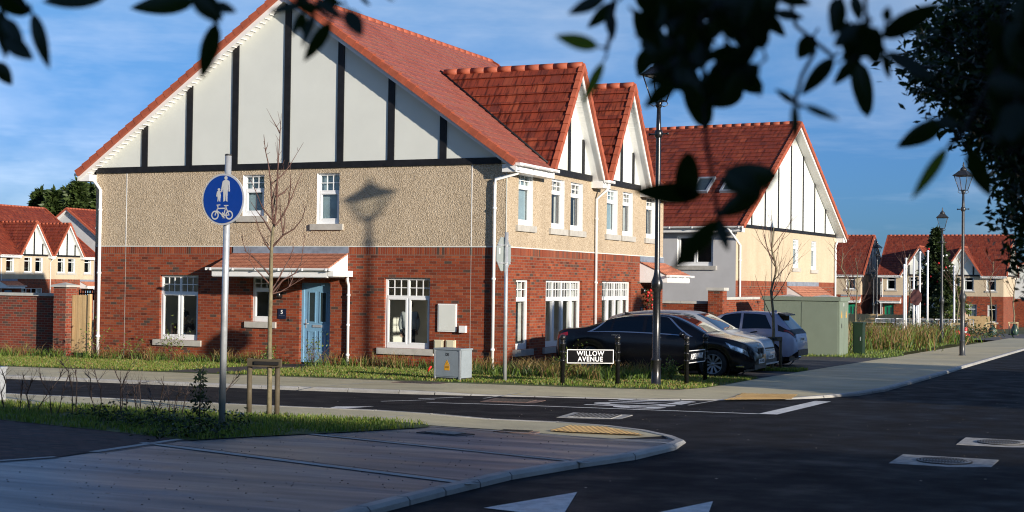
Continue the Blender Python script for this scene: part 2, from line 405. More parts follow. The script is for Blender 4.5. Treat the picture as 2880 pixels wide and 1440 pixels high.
def verge_tiles(mb, lo, hi, out, mat=None, unit=.33, w=.1, h=.13):
    """stepped clay verge caps up a slope; out = outward direction"""
    lo, hi, out = Vector(lo), Vector(hi), Vector(out).normalized(); n = max(1, round((hi-lo).length/unit)); d = (hi-lo)/n
    sl = d.normalized(); nr = out.cross(sl); nr = nr if nr.z > 0 else -nr
    for i in range(n):
        p, q = lo+d*i, lo+d*(i+1.03)
        vs = []
        for pt, k in ((p, .028), (q, .0)):
            for (o_, z_) in ((0, -h), (w+k*.3, -h), (w+k*.3, .03+k), (-.06, .045+k)): vs.append(pt+out*o_+nr*z_)
        mb.add(vs, [(3, 2, 1, 0), (4, 5, 6, 7), (0, 1, 5, 4), (1, 2, 6, 5), (2, 3, 7, 6), (3, 0, 4, 7)], mat or ridge_clay)
def downpipe(parent, pts, r=.036, name='downpipe'):
    m = MB(); m.tube(pts, r, white, 10)
    a, b = Vector(pts[-2]), Vector(pts[-1])
    for k in (.12, .5, .88):
        p = a.lerp(b, k); m.lathe([(r*1.35, -.03), (r*1.35, .03)], white, p, 10)
    return m.build(name, parent)
def gutter(mb, a, b, out, r=.065, bracket=1.0):
    """half-round gutter from a to b with brackets and stop ends"""
    a, b, out = Vector(a), Vector(b), Vector(out).normalized(); prof = []
    for k in range(7):
        t = PI*k/6; prof.append((-math.cos(t)*r, -math.sin(t)*r))
    prof = [(-r, .012)]+prof+[(r, .012), (r-.012, .012), (r-.012, 0)]+[(math.cos(PI*k/6)*(r-.012), -math.sin(PI*k/6)*(r-.012)) for k in range(7)]+[(-r+.012, .012)]
    vs = [p+out*(u)+Vector((0, 0, z)) for p in (a, b) for u, z in prof]; n = len(prof)
    mb.add(vs, [(i, (i+1) % n, n+(i+1) % n, n+i) for i in range(n)], white)
    d = (b-a).normalized(); L_ = (b-a).length; k = .15
    for p in (a, b): mb.beam(p-d*.012-Vector((0, 0, r*.45)), p+d*.012-Vector((0, 0, r*.45)), 2*r*1.05, r*1.1, white)
    while k < L_:
        p = a+d*k; mb.beam(p-d*.02-Vector((0, 0, r*.42)), p+d*.02-Vector((0, 0, r*.42)), 2*r*1.16, r*1.25, white); k += bracket
def house(name, label, loc, rz=0., W=13.56, D=12.95, z_belt=3.23, z_beam=5.42, slope=.69, mirror=False, near=False, front=True,
          flank='gable', gable_door=True, door=None, front_wall=None, gable_wall=None, gables=True, rz_off=0., posts=True, front_canopies=(1,), tmat=None, gable_windows='main', cat='house'):
    root = thing(name, label, cat, loc, rz)
    FRT = Frame((0, 0, 0), (0, 1, 0), (-1, 0, 0)) if not mirror else Frame((0, D, 0), (0, -1, 0), (-1, 0, 0))
    GA = Frame((0, 0, 0), (1, 0, 0), (0, 1, 0))           # y = 0 gable, u = x (negative)
    dashm = dash if near else dash_far
    fw = front_wall or dashm; gw = gable_wall or dashm
    xm = -W/2; zr = lambda x: z_beam+.1+slope*(W/2-abs(x-xm))     # underside height of the roof over the wall
    # ---------------- openings
    ff = [(q, q+.96, z_beam-1.58, z_beam-.18) for q in (.76, 3.03, 4.46, 7.44, 8.86, 11.15)]
    gf = [(.68, 1.60, .51, 2.38), (2.70, 5.46, .51, 2.38), (7.10, 9.76, .51, 2.38)]
    porch = (11.0, 12.6, -.6, 2.3)
    two = len(front_canopies) > 1
    if two: gf = gf[1:]
    doors = [(11.35, 12.35, -.1, 2.2)]*(1 in front_canopies)+[(.6, 1.6, -.1, 2.2)]*(-1 in front_canopies)
    fholes = ff+gf+([porch] if near else doors)
    if gable_windows == 'main':
        gff = [(-5.80, -5.08, 3.86, 5.27), (-8.27, -7.55, 4.10, 5.27)]
        ggf = [(-11.14, -9.77, .51, 2.39), (-3.62, -2.22, .49, 2.39), (-7.93, -7.22, 1.10, 2.37)]
        gdoor = [(-6.32, -5.32, -.1, 2.22)]
    elif gable_windows == 'side':
        gff = [(-W*.58, -W*.58+.72, z_belt+.65, z_belt+1.95), (-W*.36, -W*.36+.72, z_belt+.65, z_belt+1.95)]; ggf = []; gdoor = []
    else: gff = []; ggf = []; gdoor = []
    wb = MB(); wr = MB()
    for fr, u0, u1, holes, um in ((FRT, 0, D, fholes, fw), (GA, -W, 0, gff+ggf+gdoor, gw)):
        if um is grey_render and fr is GA:
            wall_cells(wr, fr, u0, u1, -1.2, z_beam, holes, um); continue
        wall_cells(wb, fr, u0, u1, -1.2, z_belt-.228, holes, brick); wall_cells(wb, fr, u0, u1, z_belt-.228, z_belt, holes, soldier)
        wall_cells(wr, fr, u0, u1, z_belt, z_beam, holes, um)
        for h in holes:
            if h[3] <= z_belt: reveals(wb, fr, h, .16, brick)
            else: reveals(wr, fr, h, .16, fascia_white)
    wb.quad((-W, 0, -1.2), (-W, D, -1.2), (-W, D, z_belt), (-W, 0, z_belt), brick); wr.quad((-W, 0, z_belt), (-W, D, z_belt), (-W, D, z_beam), (-W, 0, z_beam), gw)
    wb.quad((0, D, -1.2), (-W, D, -1.2), (-W, D, z_belt), (0, D, z_belt), brick); wr.quad((0, D, z_belt), (-W, D, z_belt), (-W, D, z_beam), (0, D, z_beam), gw)
    if near:   # movement joints and corner beads
        for x in (-12.41, -1.01): wr.box(x-.012, x+.012, -.006, .02, z_belt, z_beam, fascia_white); wb.box(x-.006, x+.006, -.003, .02, -.5, z_belt, stone)
        wr.box(-.012, .006, -.006, .012, z_belt, z_beam-.02, panel); wr.box(-W, .0, -.016, .01, z_belt-.012, z_belt+.015, panel); wr.box(-.01, .016, 0, D, z_belt-.012, z_belt+.015, panel)
    wb.build('brick_wall', root); wr.build('rendered_wall', root)
    # ---------------- gable panels
    tb = MB()
    for y, s in ((0, -1), (D, 1)):
        pts = [(-W, z_beam), (0, z_beam), (0, zr(0)), (xm, zr(xm)), (-W, zr(-W))]
        gp = MB(); gp.poly([(x, y+s*.01, z) for x, z in pts], panel if not (gable_wall is grey_render and s < 0) else grey_render); gp.build('gable_panel', root)
        if posts and not (s < 0 and gable_wall is grey_render):
            tb.box(-W+.02, -.16, *sorted((y+s*.012, y+s*.05)), z_beam-.01, z_beam+.16, black_timber)
            for k in (-11.75, -10.15, -8.56, -6.81, -5.06, -3.46, -1.87):
                x = k*W/13.56; a = .1 if near else .075
                zt_ = [zr(x-a)+.05, zr(x+a)+.05]
                tb.prism([(x-a, z_beam+.15), (x+a, z_beam+.15), (x+a, zt_[1]), (x-a, zt_[0])], lambda u, v, d: (u, d, v), y+s*.011, y+s*.045, black_timber)
    # front gablets
    gpos = [(4.21, 1.88), (8.61, 1.88)] if gables else []
    gs = 1.52
    for cy, hw in gpos:
        za = z_beam+.12+gs*hw
        gp = MB(); gp.poly([FRT(cy-hw, z_beam, -.01), FRT(cy+hw, z_beam, -.01), FRT(cy+hw, z_beam+.12, -.01), FRT(cy, za, -.01), FRT(cy-hw, z_beam+.12, -.01)], panel); gp.build('gablet_panel', root)
        fbox(tb, FRT, cy-hw+.02, cy+hw-.02, z_beam-.06, z_beam+.12, -.05, -.012, black_timber)
        for du in (-1.15, 0.04, 1.15):
            zt_ = za-gs*abs(du)
            tb.prism([(cy+du-.08, z_beam+.1), (cy+du+.08, z_beam+.1), (cy+du+.08, zt_-.1), (cy+du-.08, zt_-.1)], lambda u, v, d: FRT(u, v, d), -.045, -.012, black_timber)
    if tb.v: tb.build('black_board', root)
    # ---------------- roof
    ov, ev = .35, .42; ztop = lambda x: z_beam+.28+slope*(W/2-abs(x-xm))
    rf = MB()
    T = tmat or (tile_main if near else tile)
    if gpos:   # the eaves stop either side of each gablet
        cuts = sorted([(c-h-.05, c+h+.05) for c, h in gpos]) if not mirror else sorted([(D-c-h-.05, D-c+h+.05) for c, h in gpos])
        for a, b in ((-ov, cuts[0][0]), (cuts[0][1], cuts[1][0]), (cuts[1][1], D+ov)):
            roof_slope(rf, (ev, a, ztop(0)-slope*ev), (ev, b, ztop(0)-slope*ev), (-.12, a, ztop(-.12)), (-.12, b, ztop(-.12)), T)
        roof_slope(rf, (-.12, -ov, ztop(-.12)), (-.12, D+ov, ztop(-.12)), (xm, -ov, ztop(xm)), (xm, D+ov, ztop(xm)), T)
    else: roof_slope(rf, (ev, -ov, ztop(0)-slope*ev), (ev, D+ov, ztop(0)-slope*ev), (xm, -ov, ztop(xm)), (xm, D+ov, ztop(xm)), T)
    roof_slope(rf, (-W-ev, -ov, ztop(0)-slope*ev), (-W-ev, D+ov, ztop(0)-slope*ev), (xm, -ov, ztop(xm)), (xm, D+ov, ztop(xm)), T)
    for cy, hw in gpos:
        za = z_beam+.30+gs*hw; o2 = .42; e2 = .22; back = (za-ztop(0))/slope+.6
        for s in (-1, 1):
            roof_slope(rf, FRT(cy+s*(hw+e2), za-gs*(hw+e2), -o2), FRT(cy+s*(hw+e2), za-gs*(hw+e2), back), FRT(cy, za, -o2), FRT(cy, za, back), tile, .335, .05)
    rfo = rf.build('roof', root)
    rt = MB(); ridge_tiles(rt, (xm, -ov, ztop(xm)+.02), (xm, D+ov, ztop(xm)+.02))
    rt.build('ridge_tile', rfo)
    for y, s in ((-ov, -1), (D+ov, 1)):
        rt = MB()
        for xe in (ev, -W-ev): verge_tiles(rt, (xe, y, ztop(0)-slope*ev+.02), (xm, y, ztop(xm)+.02), (0, s, 0))
        rt.build('verge_tile', rfo)
    fo_ = FRT.n*-1
    for cy, hw in gpos:
        rt = MB(); za = z_beam+.30+gs*hw; e2 = .22
        ridge_tiles(rt, FRT(cy, za+.02, -.42), FRT(cy, za+.02, (za-ztop(0))/slope-.15), .11)
        for s in (-1, 1): verge_tiles(rt, FRT(cy+s*(hw+e2), za-gs*(hw+e2)+.02, -.42), FRT(cy, za+.02, -.42), fo_, w=.07, h=.10)
        rt.build('gablet_tile', rfo)
    if near:   # lead valleys beside the gablets
        vl = MB()
        for cy, hw in gpos:
            za = z_beam+.30+gs*hw
            for s in (-1, 1):
                z0 = ztop(0)-slope*.2; du0 = (za-z0)/gs; vl.tube([FRT(cy+s*du0, z0+.05, -.2), FRT(cy, za+.05, (za-ztop(0))/slope)], .035, black_timber, 6)
        vl.build('valley', rfo)
    # ---------------- bargeboards, soffits, gutters
    fb = MB()
    for y, s in ((-ov, -1), (D+ov, 1)):
        y2 = y-s*.03
        for xe, sg in ((ev, 1), (-W-ev, -1)):
            zl = ztop(0)-slope*ev
            fb.prism([(xe, zl-.02), (xm, ztop(xm)-.02), (xm, ztop(xm)-.30), (xe, zl-.24)], lambda u, v, d: (u, d, v), y, y2, fascia_white)
            yin = 0 if s < 0 else D
            fb.quad((xe, y2, zl-.2), (xe, yin, zl-.2), (xm, yin, ztop(xm)-.24), (xm, y2, ztop(xm)-.24), fascia_white)
            k = 0
            ln = abs(xe-xm)
            while near and k < ln and s < 0:     # grooves of the soffit boards
                k += .155; x = xe-sg*k; z = zl-.2+slope*k-.04*k/ln
                if k < ln: fb.beam((x, y2+.005, z-.006), (x, yin-.005, z-.006), .05, .012, fascia_white)
    for xe, s in ((0, 1), (-W, -1)):
        zl = ztop(0)-slope*ev; x0, x1 = sorted((xe, xe+s*(ev-.04)))
        spans = [(-ov+.04, D+ov-.04)]
        if s > 0 and gpos:
            cuts = sorted([(c-h-.02, c+h+.02) for c, h in gpos]) if not mirror else sorted([(D-c-h-.02, D-c+h+.02) for c, h in gpos])
            spans = [(-ov+.04, cuts[0][0]), (cuts[0][1], cuts[1][0]), (cuts[1][1], D+ov-.04)]
        for a, b in spans:
            if b-a < .15: continue
            fb.box(x0, x1, a, b, zl-.24, zl-.04, fascia_white)
            xx = xe+s*(ev+.05); gutter(fb, (xx, a-.04 if a < 0 else a, zl-.02), (xx, b, zl-.02), (s, 0, 0))
    for cy, hw in gpos:
        za = z_beam+.30+gs*hw; e2 = .22
        for s in (-1, 1):
            lo = (cy+s*(hw+e2), za-gs*(hw+e2)); hi = (cy, za)
            fb.prism([(lo[0], lo[1]-.02), (hi[0], hi[1]-.02), (hi[0], hi[1]-.36), (lo[0]-s*.06, lo[1]-.22)], lambda u, v, d: FRT(u, v, d), -.41, -.38, fascia_white)
            fb.quad(FRT(lo[0]-s*.05, lo[1]-.16, -.38), FRT(lo[0]-s*.05, lo[1]-.16, 0), FRT(hi[0], hi[1]-.28, 0), FRT(hi[0], hi[1]-.28, -.38), fascia_white)
            if near:
                n = 22
                for k in range(1, n):
                    q = k/n; u = lo[0]+(hi[0]-lo[0])*q; z = lo[1]-.17+(hi[1]-.28-lo[1]+.16)*q
                    fb.beam(FRT(u, z, -.375), FRT(u, z, -.015), .03, .012, fascia_white)
    fb.build('fascia', root)
    # ---------------- downpipes
    zl = ztop(0)-slope*ev-.1
    if near:
        downpipe(root, [(.32, -.02, zl-.02), (.32, -.02, zl-.16), (-.28, -.09, z_beam-.42), (-.30, -.09, z_beam-.6), (-.31, -.09, -.05)], .043)
        downpipe(root, [(-W-.1, -.1, zl-.05), (-W+.05, -.12, zl-.16), (-W+.24, -.09, zl-.4), (-W+.24, -.09, -.05)], .05)
    else:
        downpipe(root, [(.1, .12, zl), (.06, .12, zl-.3), (.06, .12, -.2)])
    downpipe(root, [FRT(6.41, zl+.0, -.42), FRT(6.41, zl-.15, -.42), FRT(6.41, zl-.45, -.06), FRT(6.41, -.2, -.06)], .043)
    if not near: downpipe(root, [(-W+.2, -.05, zl), (-W+.2, -.07, zl-.3), (-W+.2, -.07, -.2)])
    # ---------------- windows
    for i, h in enumerate(ff): window(root, FRT, h, '1s', detail=near, inside=('curtain' if i % 3 else 'blind') if near else 'curtain', top=.25, room='dark', room_d=1.4)
    for i, h in enumerate(gf): window(root, FRT, h, ('4s' if h[1]-h[0] > 2 else '1s'), detail=near, inside='curtain', room=False if near and i < 2 else 'dark', room_d=1.8)
    for h in gff: window(root, GA, h, '1s', detail=near, inside='blind', top=.36 if near else .25, room=False)
    for h in ggf: window(root, GA, h, '2s' if h[1]-h[0] > 1 else '1s', detail=near, inside='none', room=not (near and h[0] > -4))
    if near:   # the corner sitting room behind the gable and front windows
        k = MB(); x0, x1, y0, y1, z0, z1 = -5.0, -.22, .22, 5.9, .02, 2.7
        wall_cells(k, FRT, y0, y1, z0, z1, fholes, room_wall, .22); wall_cells(k, GA, x0, x1, z0, z1, ggf, room_wall, .22)
        k.quad((x0, y0, z0), (x0, y1, z0), (x0, y1, z1), (x0, y0, z1), room_wall); k.quad((x0, y1, z0), (x1, y1, z0), (x1, y1, z1), (x0, y1, z1), room_wall)
        k.quad((x0, y0, z1), (x1, y0, z1), (x1, y1, z1), (x0, y1, z1), room_wall); k.quad((x0, y0, z0), (x1, y0, z0), (x1, y1, z0), (x0, y1, z0), stone); k.build('room', root, recalc=False)
    # ---------------- doors and canopies
    dm = door or door_blue
    def make_door(fr, h, dep=.14):
        a, b, c, e = h; d = MB()
        fbox(d, fr, a, a+.07, c, e, dep-.02, dep+.08, dm); fbox(d, fr, b-.07, b, c, e, dep-.02, dep+.08, dm); fbox(d, fr, a+.07, b-.07, e-.07, e, dep-.02, dep+.08, dm)
        fbox(d, fr, a+.07, b-.07, c, e-.07, dep+.02, dep+.07, dm)
        mid = (a+b)/2
        for s in (-1, 1):
            x0, x1 = sorted((mid+s*.06, mid+s*.30))
            for (z0, z1) in ((c+.3, c+.88), (c+1.1, e-.24)):
                fbox(d, fr, x0, x0+.03, z0, z1, dep+.005, dep+.02, dm); fbox(d, fr, x1-.03, x1, z0, z1, dep+.005, dep+.02, dm)
                fbox(d, fr, x0+.03, x1-.03, z0, z0+.03, dep+.005, dep+.02, dm); fbox(d, fr, x0+.03, x1-.03, z1-.03, z1, dep+.005, dep+.02, dm)
        do = d.build('door', root)
        g = MB()
        for s in (-1, 1):
            x0, x1 = sorted((mid+s*.095, mid+s*.265)); g.quad(fr(x0, c+1.14, dep+.016), fr(x1, c+1.14, dep+.016), fr(x1, e-.28, dep+.016), fr(x0, e-.28, dep+.016), MATS['dark_door_glass'])
        g.build('pane', do, recalc=False)
        k = MB(); fbox(k, fr, mid-.15, mid+.15, c+.98, c+1.05, dep+.0, dep+.02, galv); k.build('letterbox', do)
        k = MB(); k.tube([fr(a+.12, c+1.08, dep+.02), fr(a+.12, c+1.08, dep-.035), fr(a+.24, c+1.08, dep-.035)], .012, galv, 6); fbox(k, fr, a+.10, a+.14, c+.95, c+1.2, dep+.012, dep+.02, galv); k.build('handle', do)
    def canopy(fr, a, b, depth=1.05, zt=3.05, zb=2.62, end=1):
        c = MB(); roof_slope(c, fr(a, zb, -depth), fr(b, zb, -depth), fr(a, zt, 0), fr(b, zt, 0), tile_small, .115, .016)
        co = c.build('canopy', root)
        k = MB(); fbox(k, fr, a, b, zt-.01, z_belt-.004, -.025, -.002, lead); k.quad(fr(a, zt-.09, -.14), fr(b, zt-.09, -.14), fr(b, zt+.02, -.02), fr(a, zt+.02, -.02), lead); k.build('flashing', co)
        k = MB()
        fbox(k, fr, a+.03, b-.03, zb-.24, zb-.03, -depth-.01, -depth+.02, fascia_white); fbox(k, fr, a+.03, b-.03, zb-.26, zb-.235, -depth+.02, -.0, fascia_white)
        for u in (a+.03, b-.03): k.prism([(0, zb-.24), (-depth, zb-.24), (-depth, zb-.03), (0, zt-.03)], lambda p, q, d, u=u: fr(u+d, q, p), -.012, .012, fascia_white)
        o = -fr.n; gutter(k, fr(a-.1, zb-.02, -depth-.07), fr(b+.1, zb-.02, -depth-.07), o, .06, .75)
        k.build('canopy_fascia', co)
        return co
    if gdoor:
        make_door(GA, (-6.32, -5.32, 0, 2.22)); canopy(GA, -8.56, -4.76)
        k = MB(); fbox(k, GA, -4.84, -4.60, 2.40, 2.56, -1.05, -.02, fascia_white); k.build('canopy_return', root)
        downpipe(root, [(-4.72, -.10, 2.45), (-4.72, -.10, 2.3), (-4.70, -.07, 2.15), (-4.70, -.07, 0)], .04)
    for s in front_canopies:
        u0, u1 = (10.55, D+.05) if s > 0 else (-.05, 2.2)
        canopy(FRT, u0, u1, .95); hh = (11.35, 12.35) if s > 0 else (.6, 1.6)
        make_door(FRT, (*hh, 0, 2.2), .75 if near else .10)
        if not near: continue
        k = MB(); p0, p1 = (11.0, 12.6) if s > 0 else (.35, 1.9)
        for q in (p0, p1): k.quad(FRT(q, -.6, 0), FRT(q, -.6, .9), FRT(q, 2.3, .9), FRT(q, 2.3, 0), brick)
        k.quad(FRT(p0, -.6, .86), FRT(p1, -.6, .86), FRT(p1, 2.3, .86), FRT(p0, 2.3, .86), brick); k.quad(FRT(p0, 2.3, 0), FRT(p1, 2.3, 0), FRT(p1, 2.3, .9), FRT(p0, 2.3, .9), fascia_white)
        k.build('porch_recess', root)
    return root, FRT, GA
plain('dark_door_glass', (.03, .045, .05), .08, var=.1, spec=.8)
main, FRT0, GA0 = house('brick_house', 'nearest two-storey red brick house with a wide black-and-white gable and a pale blue door', (0, 0, 0), near=True)
# fittings on the near gable wall
k = MB(); fbox(k, GA0, -1.95, -1.40, .97, 1.71, -.05, -.002, fascia_white); fbox(k, GA0, -1.92, -1.43, 1.0, 1.68, -.058, -.05, panel); k.build('meter_box', main)
k = MB(); fbox(k, GA0, -1.28, -1.10, .96, 1.14, -.12, -.002, fascia_white); k.build('junction_box', main)
cream = plain('cream_plastic', (.62, .58, .42), .5, var=.05)
for a, b in ((-2.03, -1.77), (-1.68, -1.42)):
    k = MB(); fbox(k, GA0, a, b, .40, .75, -.09, -.002, cream); fbox(k, GA0, a+.03, b-.03, .43, .73, -.10, -.09, cream); k.build('gas_meter_cover', main)
navy = plain('navy_plaque', (.012, .016, .04), .35)
letter_white = plain('letter_white', (.8, .8, .8), .5, var=.02)
k = MB(); fbox(k, GA0, -7.02, -6.75, 1.20, 1.48, -.02, -.002, navy); pq = k.build('number_plaque', main)
text_mesh('number', '5', .15, letter_white, pq, frameM(GA0(-6.885, 1.385, -.023), (1, 0, 0), (0, 0, 1)), .002, .004)
k = MB(); fbox(k, GA0, -6.98, -6.79, 1.295, 1.30, -.0225, -.02, lead); k.build('plaque_rule', pq)
k = MB(); fbox(k, FRT0, 10.62, 10.86, 1.30, 1.56, -.02, -.002, navy); pq = k.build('number_plaque', main)
text_mesh('number', '7', .15, letter_white, pq, frameM(FRT0(10.74, 1.44, -.023), (0, 1, 0), (0, 0, 1)), .002, .004)
for fr, u, z in ((GA0, -6.94, 1.86), (FRT0, 10.74, 2.08)):
    k = MB(); fbox(k, fr, u-.05, u+.05, z-.09, z+.09, -.05, -.002, black_iron); k.lathe([(.05, -.07), (.06, -.05), (.06, .06), (.045, .08)], black_iron, fr(u, z, -.10), 10); k.build('wall_lamp', main)
k = MB(); k.lathe([(.02, -.012), (.026, 0), (.02, .012)], black_iron, GA0(-6.65, 1.18, -.012), 10, Matrix(((1, 0, 0), (0, 0, 1), (0, 1, 0)))); k.build('door_bell', main)
# ================================================================ ground, roads, paths
def G(x, y, dz=0.): return (x, y, gz(x, y)+dz)
DROPS = [((8.5, -7.7), 2.0), ((6.2, -8.9), 1.6), ((4.4, -9.3), 1.3), ((8.9, -15.0), 1.7), ((7.0, -14.4), 1.4)]
def drop(x, y):
    """how far the kerbs and paths dip at the crossing points"""
    return .06*max(max(0, min(1, 1.6-math.hypot(x-c[0], y-c[1])/r)) for c, r in DROPS)
def GP(x, y, dz=0.): return (x, y, gz(x, y)+dz-drop(x, y))
def sheet(name, pts, dz, mat, label=None, kind='structure', dip=False):
    m = MB(); m.poly([G(x, y, dz) for x, y in pts], mat)
    if dip:
        import bmesh
        bm = bmesh.new(); vs = [bm.verts.new(v) for v in m.v]; [bm.faces.new([vs[i] for i in f]) for f in m.f]
        near = lambda v: 2 < v.co.x < 12.5 and -19 < v.co.y < -3.5
        for it in range(10):
            es = [e for e in bm.edges if e.calc_length() > .3 and (near(e.verts[0]) or near(e.verts[1]) or e.calc_length() > 12)]
            if not es: break
            bmesh.ops.subdivide_edges(bm, edges=es, cuts=1); bmesh.ops.triangulate(bm, faces=bm.faces[:])
        bm.verts.index_update()
        m.v = [(v.co.x, v.co.y, v.co.z-drop(v.co.x, v.co.y)) for v in bm.verts]; m.f = [tuple(v.index for v in f.verts) for f in bm.faces]; m.m = [0]*len(m.f); m.sm = [True]*len(m.f); bm.free()
    o = m.build(name); o['kind'] = kind
    return o
def ground_mat(name, stops, scale, rough=.8, fleck=None, stretch=(1, 1, 1), bump=.3, spec=.4, rot=0., fine=90):
    m, nt = new_mat(name); tc = nt.nodes.new('ShaderNodeTexCoord').outputs['Object']
    mp = mapping(nt, tc, stretch, rot=(0, 0, rot))
    n = noise(nt, mp, scale, 6, .6); col = ramp(nt, n, stops)
    f = noise(nt, tc, fine, 3, .75); col = mixc(nt, .5, col, ramp(nt, f, [(.3, (.6, .6, .6)), (.7, (1.3, 1.3, 1.3))]), 'MULTIPLY')
    pat = noise(nt, tc, .35, 5, .6); col = mixc(nt, .6, col, ramp(nt, pat, [(.32, (.72, .72, .74)), (.68, (1.15, 1.14, 1.12))]), 'MULTIPLY')
    if fleck:
        v = nt.nodes.new('ShaderNodeTexVoronoi'); v.inputs['Scale'].default_value = fleck[0]; L(nt, tc, v.inputs['Vector'])
        sp = nt.nodes.new('ShaderNodeSeparateColor'); L(nt, v.outputs['Color'], sp.inputs[0])
        k = mathn(nt, 'MULTIPLY', mathn(nt, 'LESS_THAN', v.outputs['Distance'], fleck[1]), mathn(nt, 'GREATER_THAN', sp.outputs[0], fleck[2]))
        col = mixc(nt, k, col, fleck[3])
    rg = ramp(nt, noise(nt, mp, scale*.7, 4), [(.3, rough*.72), (.7, min(1., rough*1.15))])
    principled(nt, col, rg, spec=spec, bump=f, bstr=bump, bdist=.01); MATS[name] = m; return m
asphalt = ground_mat('asphalt', [(.3, (.009, .009, .0105)), (.7, (.017, .017, .0195))], 2.2, .8, (3.2, .05, .72, (.5, .45, .38)), bump=.8, spec=.12)
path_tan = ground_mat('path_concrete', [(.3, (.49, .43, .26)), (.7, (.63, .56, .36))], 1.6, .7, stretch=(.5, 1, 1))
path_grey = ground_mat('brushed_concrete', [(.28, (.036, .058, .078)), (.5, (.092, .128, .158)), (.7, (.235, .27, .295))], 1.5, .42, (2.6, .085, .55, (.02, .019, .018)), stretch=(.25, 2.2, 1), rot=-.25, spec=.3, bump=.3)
kerb_m = ground_mat('kerb_concrete', [(.3, (.33, .32, .30)), (.7, (.46, .45, .42))], 3, .6, stretch=(1, 1, 3))
soil_grass = ground_mat('lawn_soil', [(.3, (.06, .09, .018)), (.7, (.11, .14, .03))], 3, .95)
field = ground_mat('field_grass', [(.3, (.05, .065, .02)), (.7, (.09, .10, .035))], .3, .95)
drive_m = ground_mat('drive_tarmac', [(.3, (.05, .045, .045)), (.7, (.085, .078, .075))], 2, .75)
paint = ground_mat('road_paint', [(.32, (.55, .55, .53)), (.6, (.84, .84, .81))], 7, .6, bump=.15)
tact = ground_mat('tactile_buff', [(.3, (.34, .22, .09)), (.7, (.48, .33, .15))], 4, .8)
slab = ground_mat('cover_slab', [(.35, (.27, .26, .24)), (.65, (.50, .49, .46))], 9, .8)
pave_mat = brick_mat('block_paving', [(0, (.05, .035, .035)), (.4, (.10, .06, .055)), (.7, (.075, .06, .06)), (1, (.13, .075, .065))], (.03, .027, .025), .2, .1, .006)
def W2(pts, dz):
    """outline measured on the plain ground -> the same outline at height dz over it"""
    k = lambda x, y: 1-dz/(CAM.z-gz(x, y))
    return [(CAM.x+(x-CAM.x)*k(x, y), CAM.y+(y-CAM.y)*k(x, y)) if abs(x) < 30 and y < 15 else (x, y) for x, y in pts]
ZR, ZK, ZP = -.04, .035, .03           # road, kerb top and path heights over the plain ground
m = MB(); S = 1500
m.poly([(-S, -S, gz(-S, -S)*0-14), (S, -S, -14), (S, S, -14), (-S, S, -14)], field)
n = 14; xs = [-160, -90, -60, -40, -20, 0, 20, 40, 70, 120]; ys = [-70, -40, -20, 0, 30, 60, 100, 140, 200, 320]
vs = [G(x, y, -.16) for y in ys for x in xs]; k = len(xs)
m.add(vs, [(j*k+i, j*k+i+1, (j+1)*k+i+1, (j+1)*k+i) for j in range(len(ys)-1) for i in range(k-1)], field)
m.build('ground')['kind'] = 'structure'
far_kerb = W2([(-70, -9.9), (-7, -9.9), (0, -9.85), (2.2, -9.7), (3.6, -9.4), (4.8, -9.1), (6.7, -8.7), (8.2, -7.95), (9.0, -7.25), (9.65, -6.1), (10.1, -5.0), (10.3, -3), (10.3, 0.7), (10.26, 7), (10.18, 11), (9.9, 35), (9.8, 62)], ZR)
near_kerb = W2([(-70, -14.5), (2.5, -14.5), (6.4, -14.4), (7.5, -14.35), (8.4, -14.6), (9.1, -15.05), (9.7, -15.7), (10.12, -16.5), (10.3, -17.5), (10.25, -18.8), (10.0, -19.9), (9.8, -21.2), (9.78, -22.6), (9.8, -24), (9.9, -27), (10.1, -45)], ZR)
east_kerb = [(17.2, -60), (17.2, 70)]
sheet('road', [(-70, -14.9), (-70, -9.3), (-6, -9.3), (2.2, -9.0), (5, -8.2), (7, -7.6), (9, -5.5), (9.9, -3), (10, 8), (9.5, 62.5), (17.4, 62.5), (17.4, -60), (9.4, -60), (9.4, -16.6), (8.5, -15.2), (6, -14.9)], ZR, asphalt)
sheet('road', [(-60, 57.5), (60, 57.5), (60, 84), (-60, 84)], ZR+.004, ground_mat('far_tarmac', [(.3, (.10, .095, .09)), (.7, (.15, .14, .13))], .5, .8))
def offset(pl, d):
    out = []
    for i, p in enumerate(pl):
        a, b = Vector(pl[max(i-1, 0)]), Vector(pl[min(i+1, len(pl)-1)]); t = (b-a).normalized(); out.append((p[0]-t.y*d, p[1]+t.x*d))
    return out
def kerb(name, pl, d, drops):
    """kerb stones along pl (road edge), d to the path side, dropped near the points in drops"""
    pts = []
    for a, b in zip(pl, pl[1:]):
        a, b = Vector(a), Vector(b); n_ = max(1, round(min((b-a).length, 60)/.915))
        pts += [tuple(a.lerp(b, i/n_)) for i in range(n_)]
    pts.append(pl[-1]); q = offset(pts, d); m = MB()
    def top(p): return ZK-drop(p[0], p[1])
    for i in range(len(pts)-1):
        A, B, C, D_ = Vector(pts[i]), Vector(pts[i+1]), Vector(q[i+1]), Vector(q[i]); g_ = .011
        t = (B-A).normalized()*g_; A, B, C, D_ = A+t, B-t, C-t, D_+t
        ha, hb = top(pts[i]), top(pts[i+1]); bev = (D_-A).normalized()*.03
        vs = [G(*A, -.2), G(*B, -.2), G(*B, hb-.03), G(*A, ha-.03), G(*(A+bev), ha), G(*(B+bev), hb), G(*C, hb), G(*D_, ha), G(*C, -.2), G(*D_, -.2)]
        m.add(vs, [(0, 1, 2, 3), (3, 2, 5, 4), (4, 5, 6, 7), (7, 6, 8, 9), (0, 3, 4, 7, 9), (1, 8, 6, 5, 2)], kerb_m)
    o = m.build(name); o['kind'] = 'structure'; return o
